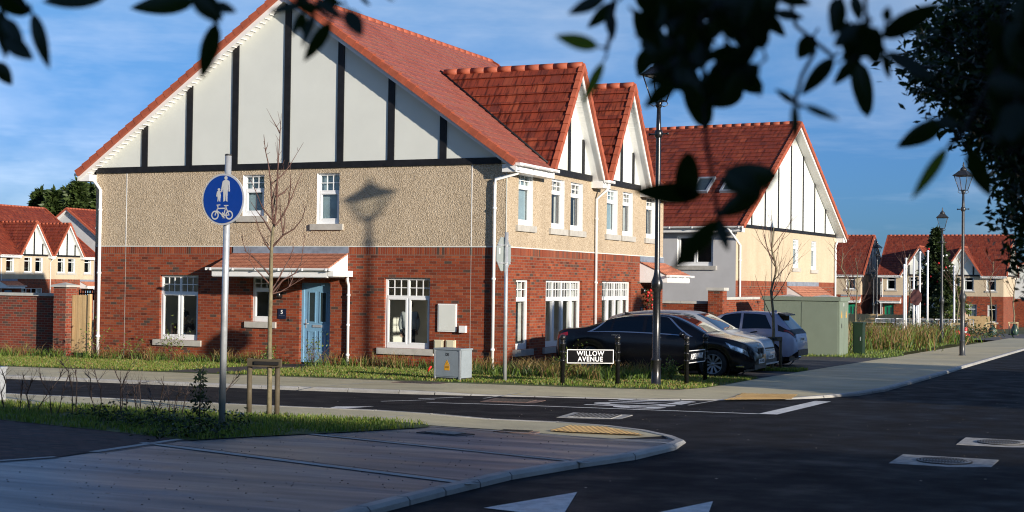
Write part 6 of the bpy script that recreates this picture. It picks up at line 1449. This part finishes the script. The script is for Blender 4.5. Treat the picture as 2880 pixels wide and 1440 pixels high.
# ================================================================ other houses
th = math.radians(-5.5)
def side_house():
    """second house: its striped gable looks at the road, its plain flank at the camera"""
    R_ = math.radians(5.5)
    W, D = 13.2, 12.0; zb_, ze, sl = 3.23, 5.42, .69
    root = thing('rendered_house', 'grey-flanked house with two roof windows and striped white gable behind the parked cars', 'house', (-.03, 22.3, -.72), -R_)
    # local: gable on x = 0 facing +x, y 0..W ; flank on y = 0 facing -y
    GF = Frame((0, 0, 0), (0, 1, 0), (-1, 0, 0)); FL = Frame((0, 0, 0), (1, 0, 0), (0, 1, 0))
    gw = [(7.0, 7.72, zb_+.62, zb_+1.9), (9.55, 10.27, zb_+.58, zb_+1.9)]; fw = [(-2.55, -.98, 3.82, 5.05)]
    wb = MB(); wr = MB(); wg = MB()
    wall_cells(wb, GF, 0, W, -.8, zb_-.228, [], brick); wall_cells(wb, GF, 0, W, zb_-.228, zb_, [], soldier); wall_cells(wr, GF, 0, W, zb_, ze, gw, dash_far)
    wall_cells(wg, FL, -D, 0, -.8, ze, fw, grey_render)
    for h in gw: reveals(wr, GF, h, .16, fascia_white)
    for h in fw: reveals(wg, FL, h, .16, fascia_white)
    wg.quad((-D, 0, -.8), (-D, W, -.8), (-D, W, ze), (-D, 0, ze), grey_render); wg.quad((0, W, -.8), (-D, W, -.8), (-D, W, ze), (0, W, ze), grey_render)
    wb.build('brick_wall', root); wr.build('rendered_wall', root); wg.build('flank_wall', root)
    ym = W/2; zr = lambda y: ze+.1+sl*(ym-abs(y-ym)); zt = lambda y: ze+.28+sl*(ym-abs(y-ym)); ev, ov = .42, .4
    gp_ = MB(); gp_.poly([GF(0, ze, -.01), GF(W, ze, -.01), GF(W, zr(W), -.01), GF(ym, zr(ym), -.01), GF(0, zr(0), -.01)], panel); gp_.build('gable_panel', root)
    tb = MB(); fbox(tb, GF, .02, W-.02, ze-.02, ze+.12, -.045, -.012, black_timber)
    for k in (1.7, 3.3, 4.95, 6.6, 8.25, 9.9, 11.5): tb.prism([(k-.05, ze+.1), (k+.05, ze+.1), (k+.05, zr(k+.05)), (k-.05, zr(k-.05))], lambda u, v, d: GF(u, v, d), -.04, -.012, black_timber)
    tb.build('black_board', root)
    rf = MB()
    for s in (0, 1):
        ye = -ev if not s else W+ev; roof_slope(rf, (ov, ye, zt(0)-sl*ev), (-D-.3, ye, zt(0)-sl*ev), (ov, ym, zt(ym)), (-D-.3, ym, zt(ym)), tile, .33, .03)
    ro = rf.build('roof', root); rt = MB(); ridge_tiles(rt, (ov, ym, zt(ym)+.02), (-D-.3, ym, zt(ym)+.02))
    for ye in (-ev, W+ev): verge_tiles(rt, (ov, ye, zt(0)-sl*ev+.02), (ov, ym, zt(ym)+.02), (1, 0, 0))
    rt.build('ridge_tile', ro)
    nrm = Vector((0, -sl, 1)).normalized(); upv = Vector((0, 1, sl)).normalized()
    for xx in (-2.35, -1.0):   # roof windows
        c = Vector((xx, 2.2, zt(2.2)))+nrm*.05; m = MB(); X = Vector((1, 0, 0))
        f3 = lambda u, v, d, c=c: c+X*u+upv*v+nrm*d
        for u0, u1, v0, v1 in ((-.4, -.31, -.6, .6), (.31, .4, -.6, .6), (-.31, .31, -.6, -.5), (-.31, .31, .5, .6)): m.prism([(u0, v0), (u1, v0), (u1, v1), (u0, v1)], f3, -.08, .07, lead)
        so_ = m.build('roof_window', ro); m = MB(); m.quad(f3(-.31, -.5, .03), f3(.31, -.5, .03), f3(.31, .5, .03), f3(-.31, .5, .03), MATS['dark_door_glass']); m.build('pane', so_, recalc=False)
    fb = MB(); zl = zt(0)-sl*ev
    for ye, s in ((-ev, 1), (W+ev, -1)):
        fb.prism([(ye, zl-.02), (ym, zt(ym)-.02), (ym, zt(ym)-.3), (ye, zl-.24)], lambda u, v, d: (d, u, v), ov, ov+.03, fascia_white); fb.quad((ov, ye, zl-.2), (0, ye, zl-.2), (0, ym, zt(ym)-.24), (ov, ym, zt(ym)-.24), fascia_white)
        y0, y1 = sorted((ye+s*.04, ye+s*ev)); fb.box(-D, ov-.03, y0, y1, zl-.24, zl-.04, fascia_white); gutter(fb, (ov+.05, ye-s*.05, zl-.02), (-D, ye-s*.05, zl-.02), (0, -s, 0))
    fb.build('fascia', root)
    for h in gw: window(root, GF, h, '1s', detail=True, inside='blind', room=False)
    window(root, FL, fw[0], '2', detail=True, inside='none', room='dark', room_d=1.5)
    downpipe(root, [(-.25, -.45, zl-.05), (-.1, -.4, zl-.2), (.07, .28, zl-.75), (.07, .28, -.4)], .05); downpipe(root, [(.1, W+.3, zl), (.07, W-.2, zl-.4), (.07, W-.2, -.4)], .05)
    c = MB(); a, b = 6.2, 10.6; roof_slope(c, GF(a, 2.45, -1.0), GF(b, 2.45, -1.0), GF(a, 3.05, 0), GF(b, 3.05, 0), tile_small, .2, .016); co = c.build('canopy', root)
    k = MB(); fbox(k, GF, a, b, 3.04, 3.23, -.025, -.002, lead); k.build('flashing', co)
    k = MB()
    for u in (a+.02, b-.02): k.prism([(0, 2.22), (-1.0, 2.22), (-1.0, 2.42), (0, 3.02)], lambda p, q, d, u=u: GF(u+d, q, p), -.012, .012, fascia_white)
    fbox(k, GF, a, b, 2.2, 2.42, -1.02, -.98, fascia_white); gutter(k, GF(a-.1, 2.43, -1.08), GF(b+.1, 2.43, -1.08), (1, 0, 0), .06); k.build('canopy_fascia', co)
side_house()
def facing_house(label, xr, y, z, door, D=12.7, mirror=False, **kw):
    """terrace pair whose front looks towards the camera: local +x -> world -y"""
    return house('brick_house', label, (xr-D, y, z), -PI/2, W=kw.pop('W', 12.4), D=D, door=door, gable_windows='none', mirror=mirror, **kw)
facing_house('far brick house with twin white gablets and a green front door, behind the decorated conifer', .2, 126, -1.70, door_green, mirror=True)
facing_house('far brick house half hidden behind the right end of the striped gable', -14.75, 126, -1.70, door_green, mirror=False, gables=False, front_canopies=(1,))
house('white_gabled_house', 'distant white rendered house with red roof at the right edge of the view', (9.5, 150, -2.0), 0, W=12, D=13, gable_windows='none', gable_wall=white_render, posts=False)
def simple_house(label, x, y, z, rz, W, D, wall, h=5.2, sl=.72):
    t = thing('rendered_house', label, 'house', (x, y, z), rz); m = MB(); m.box(-W, 0, 0, D, -.5, h, wall); m.poly([(-W, -.01, h), (0, -.01, h), (-W/2, -.01, h+sl*W/2)], wall); m.poly([(-W, D+.01, h), (0, D+.01, h), (-W/2, D+.01, h+sl*W/2)], wall); m.build('wall', t)
    m = MB(); zr_ = h+.1+sl*W/2
    for s in (0, 1):
        xe = .4 if not s else -W-.4; roof_slope(m, (xe, -.35, h+.1-sl*.4), (xe, D+.35, h+.1-sl*.4), (-W/2, -.35, zr_), (-W/2, D+.35, zr_), tile_main, .6, .02)
    m.build('roof', t); m = MB()
    for s in (0, 1):
        xe = .4 if not s else -W-.4; m.beam((xe, -.3, h-.25), (xe, D+.3, h-.25), .08, .25, fascia_white); verge_tiles(m, (xe, -.35, h+.12-sl*.4), (-W/2, -.35, zr_+.02), (0, -1, 0), unit=.8)
    m.build('fascia', t)
    m = MB(); fr = Frame((0, 0, 0), (0, 1, 0), (-1, 0, 0)); w_ = MB()
    for i in range(4):
        for zz in (.8, 3.4): a = D*(i+.5)/4; fbox(w_, fr, a-.5, a+.5, zz, zz+1.3, -.02, .03, white); fbox(m, fr, a-.42, a+.42, zz+.1, zz+1.2, -.03, -.021, MATS['dark_door_glass'])
    o = w_.build('windows', t); m.build('panes', o)
    return t
simple_house('distant white house with faded pink roof between the two far brick houses', -20, 200, -2.8, -PI/2, 12, 30, white_render, 5.0)
simple_house('most distant pink-roofed house rising beyond the white one', -32, 225, -2.8, 0, 13, 20, white_render, 6.4)
simple_house('far pink roof peeping over the right-hand white gabled house', 18, 230, -3.0, -PI/2, 13, 30, white_render, 6.0)
L_h = house('brick_house', 'far cream house with twin striped gablets over the garden wall at the left edge', (-80, 65.2, -1.12), 0, W=13.4, D=12.5, gable_windows='none', front_canopies=(-1, 1))
house('brick_house', 'plain red-roofed house with grey gable verge, behind the twin gablets at the left', (-80.5, 82.5, -1.1), 0, W=14.0, D=13, gable_windows='none', gables=True, gable_wall=grey_render, posts=False)
simple_house('white house hidden behind the nearest one, casting shade on the far cream house', -49, 50.5, -.9, 0, 7, 7.5, white_render, 7.2)
# ---------------------------------------------------------------- flagpoles, barriers, far furniture
pole_w = plain('flagpole_white', (.80, .80, .80), .35, var=.03)
for lab, u, vt, vb in (('leftmost white flagpole, shortest of the left pair', 2542, 748, 918), ('white flagpole second from the left', 2547, 730, 925), ('white flagpole third from the left, before the brown sign', 2569, 726, 927), ('white flagpole touching the left side of the decorated conifer', 2586, 712, 925), ('tallest white flagpole standing against the decorated conifer', 2608, 709, 932), ('short white post between the flagpoles', 2581, 842, 920), ('thin white flagpole right of the decorated conifer', 2683, 752, 912)):
    p = gp(u, min(vb, 929)); d = (p-CAM).dot(FX); d = min(d, 107); p = P(u, vb, d); h = (vb-vt)*d/F_PX
    g0 = gz(p.x, p.y); p = Vector((p.x, p.y, g0)); h = (P(u, vt, d).z-g0); t = thing('flagpole', lab, 'flagpole', p, 0, 'white flagpoles'); m = MB(); m.tube([(0, 0, 0), (0, 0, h)], [.085, .065], pole_w, 10); m.build('pole', t); m = MB(); m.ball((0, 0, h+.05), .10, pole_w, 10, 7); m.build('finial', t)
p = P(2577, 836, 104); t = thing('road_sign', 'dull red octagonal sign far off between the flagpoles', 'road sign', (p.x, p.y, gz(p.x, p.y)))
m = MB(); z = p.z-gz(p.x, p.y); m.tube([(0, 0, 0), (0, 0, z+.3)], .05, galv, 8); m.build('pole', t); m = MB(); m.prism([(.42*math.cos(PI/8+PI/4*i), z+.62*math.sin(PI/8+PI/4*i)) for i in range(8)], lambda u, v, d: (u, d, v), -.09, -.06, plain('faded_red', (.13, .05, .045), .6)); m.build('plate', t)
def barrier(lab, x0, y0, x1, y1):
    t = thing('metal_barrier', lab, 'barrier', (x0, y0, gz(x0, y0)), 0, 'galvanised crowd barriers'); d = Vector((x1-x0, y1-y0, gz(x1, y1)-gz(x0, y0))); m = MB(); up = Vector((0, 0, 1)); r = .03
    m.tube([d*0, up*1.05], r, galv, 6); m.tube([d, d+up*1.05], r, galv, 6); m.tube([up*1.05, d+up*1.05], r, galv, 6); m.tube([up*.25, d+up*.25], r, galv, 6); m.build('frame', t); n = 16; m = MB()
    for i in range(1, n): m.tube([d*(i/n)+up*.25, d*(i/n)+up*1.05], .012, galv, 4)
    m.build('bars', t)
    m = MB()
    for q in (d*.1, d*.9): m.beam(q+Vector((-.25, -.25, .03)), q+Vector((.25, .25, .03)), .06, .05, galv)
    m.build('foot', t)
for lab, u0, u1 in (('galvanised barrier in front of the green door', 2462, 2514), ('galvanised barrier left of the decorated conifer', 2516, 2566), ('galvanised barrier under the decorated conifer', 2570, 2624), ('galvanised barrier right of the decorated conifer', 2630, 2668), ('galvanised barrier behind the walking person', 2672, 2738)):
    a = P(u0, 905, 113); b = P(u1, 905, 115); barrier(lab, a.x, a.y, b.x, b.y)
# decorated conifer
p = P(2632, 900, 121); zt_ = P(2632, 645, 121).z; g0 = gz(p.x, p.y); fir1, fir2 = leaf_mat('fir_needles', (.025, .042, .016), .15), leaf_mat('fir_needles_pale', (.06, .085, .03), .2)  # paler needles are mixed in at random
t = conifer('tall decorated conifer with red and white baubles before the far brick house', p.x, p.y, zt_-g0, 1.72, 9000, 91, 'decorated_conifer', 'tree', None, [fir1, fir1, fir2], .05, .42, 1.0)
for i, (u, v, c) in enumerate([(2612, 700, 'r'), (2605, 742, 'w'), (2660, 752, 'r'), (2655, 762, 'w'), (2618, 778, 'r'), (2637, 792, 'r'), (2636, 826, 'r'), (2626, 842, 'w'), (2601, 856, 'r'), (2662, 718, 'w'), (2652, 720, 'w'), (2690, 802, 'w'), (2676, 846, 'r'), (2640, 740, 'r'), (2606, 880, 'r')]):
    m = MB(); q = P(u, v, 121-1.2)-Vector((p.x, p.y, g0)); m.ball(q, .085, MATS.get('bauble_'+c) or plain('bauble_'+c, (.55, .015, .015) if c == 'r' else (.8, .8, .8), .25), 10, 7); m.build('bauble', t)
q = P(2629, 860, 119.2)-Vector((p.x, p.y, g0)); m = MB()
for a in range(6): m.ball(q+Vector((math.cos(a)*.16, 0, math.sin(a)*.16)), .10, MATS['bauble_w'], 8, 6, (1, .5, 1))
m.build('bow', t)
conifer('lower green fir half hidden to the right of the decorated conifer', *tuple(P(2662, 900, 119))[:2], 4.9, 1.5, 3500, 92, 'conifer', 'tree', None, [fir1, fir2], .1, .4, .6)
p = P(2697, 890, 116); t = conifer('small pale leafy bush beside the far lamp post', p.x, p.y, 3.6, 1.0, 900, 93, 'leafy_tree', 'tree', None, [lf1, lf2], .6, .3, 1.2)
# timber boards behind the reeds
t = thing('timber_fence', 'weathered timber fence behind the tan reeds under the decorated conifer', 'fence', (P(2600, 900, 124).x-9, P(2600, 900, 121).y, -1.7)); m = MB()
for i in range(92): m.box(i*.16, i*.16+.15, 0, .03, 0, 1.75+.02*(i % 3), timber)
m.build('boards', t); m = MB()
for i in range(8): m.box(i*2., i*2.+.12, .03, .15, 0, 1.8, stake_m)
m.build('posts', t)
# dark low shrubs round the green
cc = []
for u, v in [(2610, 935), (2640, 935), (2665, 935), (2690, 938), (2710, 935), (2650, 928), (2725, 940), (2740, 938), (2625, 925)]:
    q = gp(u, v+8); k = np.random.default_rng(int(u)).normal(0, 1, (260, 3))*(1.1, .8, .42); cc.append(np.column_stack([q.x+k[:, 0], q.y+k[:, 1], q.z+np.abs(k[:, 2])]))
tag(leaf_cloud('low_shrubs', np.concatenate(cc), .22, [fir1, weed, dry2], None), 'low dark shrub planting round the far green', 'shrubs', kind='stuff')
# evergreen trees beyond the left houses
cg1, cg2 = leaf_mat('cypress_green', (.055, .085, .022), .2), leaf_mat('cypress_dark', (.03, .05, .014), .2)
for i, (u, vt, r, lab) in enumerate(((108, 540, 3.2, 'thin pointed evergreen at the left end of the trees behind the red roofs'), (148, 548, 4.0, 'low evergreen second from the left behind the red roofs'), (185, 532, 5.0, 'bushy evergreen in the middle of the trees behind the red roofs'), (215, 522, 5.2, 'tallest bushy evergreen behind the red roofs'), (252, 526, 5.0, 'evergreen just left of the brick house corner behind the red roofs'), (290, 524, 5.0, 'evergreen mostly hidden by the brick house at the left'))):
    d = 190; p = P(u, 800, d+rnd.uniform(-6, 6)); zt_ = P(u, vt, d).z; conifer(lab, p.x, p.y, zt_-gz(p.x, p.y), r, 5200, 120+i, 'evergreen_tree', 'tree', 'evergreens behind the left houses', [cg1, cg1, cg2], .5, 1.1, 3)
# ================================================================ people
skin = plain('skin', (.42, .25, .18), .55, var=.05, scale=20); hair_m = plain('dark_hair', (.012, .009, .008), .6, var=.3)
def skinned(name, joints, bones, mat, parent, sub=2):
    """one continuous surface grown round a skeleton; joints: name -> (x, y, z, radius)"""
    keys = list(joints); me = bpy.data.meshes.new(name); me.from_pydata([joints[k][:3] for k in keys], [(keys.index(a), keys.index(b)) for a, b in bones], []); o = bpy.data.objects.new(name+'_tmp', me); COL.objects.link(o)
    o.modifiers.new('s', 'SKIN')
    sv = me.skin_vertices[0].data
    for i, k in enumerate(keys): r = joints[k][3]; sv[i].radius = (r, r) if not isinstance(r, tuple) else r; sv[i].use_root = (i == 0)
    md = o.modifiers.new('d', 'SUBSURF'); md.levels = sub; md.render_levels = sub
    dg = bpy.context.evaluated_depsgraph_get(); m2 = bpy.data.meshes.new_from_object(o.evaluated_get(dg)); bpy.data.objects.remove(o); m2.materials.clear(); m2.materials.append(mat)
    m2.polygons.foreach_set('use_smooth', [True]*len(m2.polygons)); r_ = bpy.data.objects.new(name, m2); COL.objects.link(r_); r_.parent = parent; return r_
def hand(J, B, wrist, d, side, tag_, s=1.):
    """palm and five curled fingers from the wrist along d"""
    d = Vector(d).normalized(); q = Vector(side).normalized(); n = d.cross(q); w_ = Vector(J[wrist][:3]); J[tag_+'palm'] = (*(w_+d*.07*s), .022*s); B.append((wrist, tag_+'palm'))
    for i, (off, l) in enumerate(((-.033, .065), (-.011, .078), (.011, .074), (.031, .058))):
        b = w_+d*.085*s+q*off*s; J[f'{tag_}k{i}'] = (*b, .0095*s); J[f'{tag_}f{i}'] = (*(b+(d*.8+n*.35)*l*.55*s), .0085*s); J[f'{tag_}t{i}'] = (*(b+(d*.8+n*.35)*l*.55*s+(d*.35+n*.8)*l*.45*s), .007*s)
        B += [(tag_+'palm', f'{tag_}k{i}'), (f'{tag_}k{i}', f'{tag_}f{i}'), (f'{tag_}f{i}', f'{tag_}t{i}')]
    J[tag_+'th0'] = (*(w_+d*.035*s-q*.04*s+n*.01*s), .0105*s); J[tag_+'th1'] = (*(w_+d*.075*s-q*.06*s+n*.03*s), .008*s); B += [(tag_+'palm', tag_+'th0'), (tag_+'th0', tag_+'th1')]
def person(label, loc, rz, J, cloth, B=None, face=(1, 0, 0), hair=True, group=None):
    t = thing('person', label, 'person', loc, rz, group)
    B = [('hip', 'waist'), ('waist', 'chest'), ('chest', 'neck'), ('neck', 'head0'), ('head0', 'head'), ('chest', 'shL'), ('shL', 'elL'), ('elL', 'wrL'), ('chest', 'shR'), ('shR', 'elR'), ('elR', 'wrR'), ('hip', 'hpL'), ('hpL', 'knL'), ('knL', 'anL'), ('anL', 'toL'), ('hip', 'hpR'), ('hpR', 'knR'), ('knR', 'anR'), ('anR', 'toR')]
    f = Vector(face).normalized(); side = f.cross(Vector((0, 0, 1)))
    h = Vector(J['head'][:3]); J['nose'] = (*(h+f*.105-Vector((0, 0, .035))), .012); B.append(('head', 'nose'))
    for k, s in (('L', 1), ('R', -1)):
        e = Vector(J['wr'+k][:3])-Vector(J['el'+k][:3]); hand(J, B, 'wr'+k, e, e.cross(f) if e.cross(f).length > .01 else side, 'h'+k)
    skinned('body', J, B, skin, t)
    m = MB(); eye_w, eye_b = MATS.get('eye_white') or plain('eye_white', (.7, .7, .68), .3), txt_black
    for s in (-1, 1): m.ball(h+f*.085+side*(s*.033)-Vector((0, 0, .005)), .013, eye_w, 8, 6); m.ball(h+f*.096+side*(s*.033)-Vector((0, 0, .005)), .006, eye_b, 6, 5)
    m.build('eyes', t); m = MB(); m.ball(h+f*.088-Vector((0, 0, .075)), .02, MATS.get('lips') or plain('lips', (.3, .10, .09), .5), 8, 6, (.6, 1.2, .35)); m.build('mouth', t)
    m = MB()
    for s in (-1, 1): m.ball(h+side*(s*.092)-Vector((0, 0, .03)), .026, skin, 8, 6, (.6, .5, 1.2))
    m.build('ears', t)
    if hair: m = MB(); m.ball(h-f*.022+Vector((0, 0, .03)), .108, hair_m, 14, 10, (1, .98, 1.05)); m.build('hair', t)
    for nm, keys, bones, grow, mat in cloth:
        Jc = {k: (*J[k][:3], J[k][3]+grow.get(k, .014)) for k in keys}; skinned(nm, Jc, bones, mat, t)
    return t
def stand(h=1.72, lean=0., stride=.0, arms=((.02, 0), (.02, 0))):
    s = h/1.72; J = dict(hip=(0, 0, .95*s, .12), waist=(lean*.3, 0, 1.12*s, .115), chest=(lean*.7, 0, 1.34*s, .125), neck=(lean, 0, 1.475*s, .052), head0=(lean+.02, 0, 1.56*s, .07), head=(lean+.03, 0, 1.64*s, .092))
    for k, y, st, (ax, az) in (('L', 1, stride, arms[0]), ('R', -1, -stride, arms[1])):
        J['sh'+k] = (lean*.8, y*.17, 1.40*s, .055); J['el'+k] = (lean*.7+ax*.5, y*.23, 1.13*s+az*.3, .041); J['wr'+k] = (lean*.7+ax*1.3, y*.2, .90*s+az, .028)
        J['hp'+k] = (0, y*.09, .90*s, .085); J['kn'+k] = (st*.5+.02, y*.1, .50*s, .058); J['an'+k] = (st, y*.1, .08, .038); J['to'+k] = (st+.16, y*.11, .035, .034)
    return J
TOP_K = ['chest', 'waist', 'hip', 'shL', 'elL', 'wrL', 'shR', 'elR', 'wrR']; TOP_B = [('chest', 'waist'), ('waist', 'hip'), ('chest', 'shL'), ('shL', 'elL'), ('elL', 'wrL'), ('chest', 'shR'), ('shR', 'elR'), ('elR', 'wrR')]
LEG_K = ['hip', 'hpL', 'knL', 'anL', 'hpR', 'knR', 'anR']; LEG_B = [('hip', 'hpL'), ('hpL', 'knL'), ('knL', 'anL'), ('hip', 'hpR'), ('hpR', 'knR'), ('knR', 'anR')]
jacket_grey = plain('padded_jacket', (.40, .41, .40), .8, var=.12, scale=8); dark_cloth = plain('dark_cloth', (.02, .022, .025), .85, var=.2); beige = plain('beige_coat', (.34, .27, .18), .85, var=.12)
J = stand(1.74, .04, .05, ((-.04, 0), (.10, .06)))
person('person in a grey padded jacket, shade-coloured shoulders, back turned, inside the right window', (-3.12, .52, -.02), PI*.62, J, [('jacket', TOP_K, TOP_B, {'hip': .085, 'waist': .085, 'chest': .06, 'shL': .045, 'shR': .045, 'elL': .045, 'elR': .045}, jacket_grey), ('shade_yoke', ['chest', 'neck', 'shL', 'shR'], [('chest', 'neck'), ('chest', 'shL'), ('chest', 'shR')], {'chest': .07, 'neck': .03, 'shL': .06, 'shR': .06}, dark_cloth), ('trousers', LEG_K, LEG_B, {}, dark_cloth)])  # window transom's shade on the shoulders put into a dark garment
# seated person behind the left window, a cup in front
J = dict(hip=(0, 0, .52, .12), waist=(.02, 0, .70, .115), chest=(.07, 0, .92, .12), neck=(.13, 0, 1.06, .05), head0=(.17, 0, 1.14, .066), head=(.19, 0, 1.22, .09))
for k, y in (('L', 1), ('R', -1)):
    J['sh'+k] = (.08, y*.17, .98, .054); J['el'+k] = (.27, y*.22, .80, .04); J['wr'+k] = (.40, y*.06, 1.0, .028); J['hp'+k] = (.03, y*.09, .48, .085); J['kn'+k] = (.44, y*.12, .50, .06); J['an'+k] = (.42, y*.12, .10, .038); J['to'+k] = (.57, y*.13, .06, .034)
person('person in a black top seated with raised hands behind the left ground-floor window', (-10.98, .85, -.02), -.15, J, [('top', TOP_K, TOP_B, {}, dark_cloth), ('trousers', LEG_K, LEG_B, {}, dark_cloth)])
m = MB(); m.box(-.22, .22, -.22, .22, .0, .42, seat_m); m.box(-.24, -.18, -.22, .22, .42, .95, seat_m); tag(m.build('chair', None, (-10.98, .85, 0)), 'dark chair under the person behind the left window', 'chair')
m = MB(); m.box(-.0, 1.1, -.4, .4, .44, .48, stake_m); tb_ = [(.05, -.35), (1.0, -.35), (.05, .35), (1.0, .35)]
o = m.build('tabletop', None, None); t = thing('table', 'table just inside the left ground-floor window', 'table', (-10.75, .72, 0)); o.parent = t
for x, y in tb_: m = MB(); m.box(x-.02, x+.02, y-.02, y+.02, 0, .44, stake_m); m.build('leg', t)
m = MB(); m.lathe([(.06, .0), (.07, .02), (.085, .2), (.082, .2), (.06, .02)], plain('cyan_cup', (.02, .42, .62), .4), (0, 0, 0), 14); tag(m.build('cup', None, (-10.66, .5, .482)), 'bright blue cup on the table in the left window', 'cup')
# walking person far off with a red ride-on toy
p = gp(2714, 941); J = stand(1.72, .10, .12, ((.10, .05), (.25, .16)))
person('person in a beige coat and dark trousers walking far off behind the lamp post', (p.x, p.y, p.z), 1.9, J, [('coat', TOP_K, TOP_B, {'hip': .05, 'waist': .05, 'chest': .04, 'shL': .03, 'shR': .03, 'elL': .02, 'elR': .02}, beige), ('trousers', LEG_K, LEG_B, {'hip': .02}, dark_cloth)])
red_p = plain('toy_red', (.50, .012, .012), .3, coat=.5, var=.1); q = gp(2701, 957)
t = thing('toy_car', 'red child ride-on toy car on the far pavement beside the lamp post', 'toy car', q, .4); m = MB(); m.ball((0, 0, .28), 1, red_p, 16, 10, (.62, .34, .18)); m.ball((-.2, 0, .42), 1, red_p, 12, 8, (.25, .26, .18)); m.build('body', t); m = MB(); m.box(-.1, .12, -.2, .2, .42, .62, plain('toy_dark', (.02, .02, .02), .4)); m.build('windscreen', t)
for sx_ in (-.38, .38):
    for sy_ in (-.32, .32): m = MB(); m.lathe([(.08, -.06), (.15, -.05), (.15, .05), (.08, .06)], rubber, (sx_, sy_, .15), 14, Matrix(((1, 0, 0), (0, 0, 1), (0, 1, 0)))); m.build('wheel', t)
q = gp(2715, 955); t = thing('child', 'small child in red top and white leggings beside the red toy car', 'person', q, 2.0)
bpy.data.objects.remove(t)
J = stand(.86, .02, .05); J = {k: (v[0], v[1]*.55, v[2], v[3]*.6) for k, v in J.items()}
J['head'] = (*J['head'][:3], .085); white_c = plain('white_cloth', (.6, .6, .6), .85)
tag(person('small child in red top and pale leggings beside the red toy car', (q.x, q.y, q.z), 2.0, J, [('top', TOP_K, TOP_B, {}, red_p), ('leggings', LEG_K, LEG_B, {}, white_c)]))
# wreath on the far front door
t = thing('door_wreath', 'red flower wreath hanging by the dark porch of number 7', 'wreath', (0, 0, 0)); t.location = (.10, 11.12, 1.62)
rg_ = np.random.default_rng(2); a = rg_.uniform(0, 2*PI, 420); k = rg_.normal(0, .055, (420, 3)); leaf_cloud('foliage', np.column_stack([k[:, 0]*.6, .24*np.cos(a)+k[:, 1], .42*np.sin(a)+k[:, 2]]), .09, [hol, weed], t)
for i in range(16): m = MB(); a = i*2.4; r = .24+.03*(i % 3); m.ball((.06, r*math.cos(a), 1.7*r*math.sin(a)), .05, red_p, 8, 6); m.build('red_flower', t)
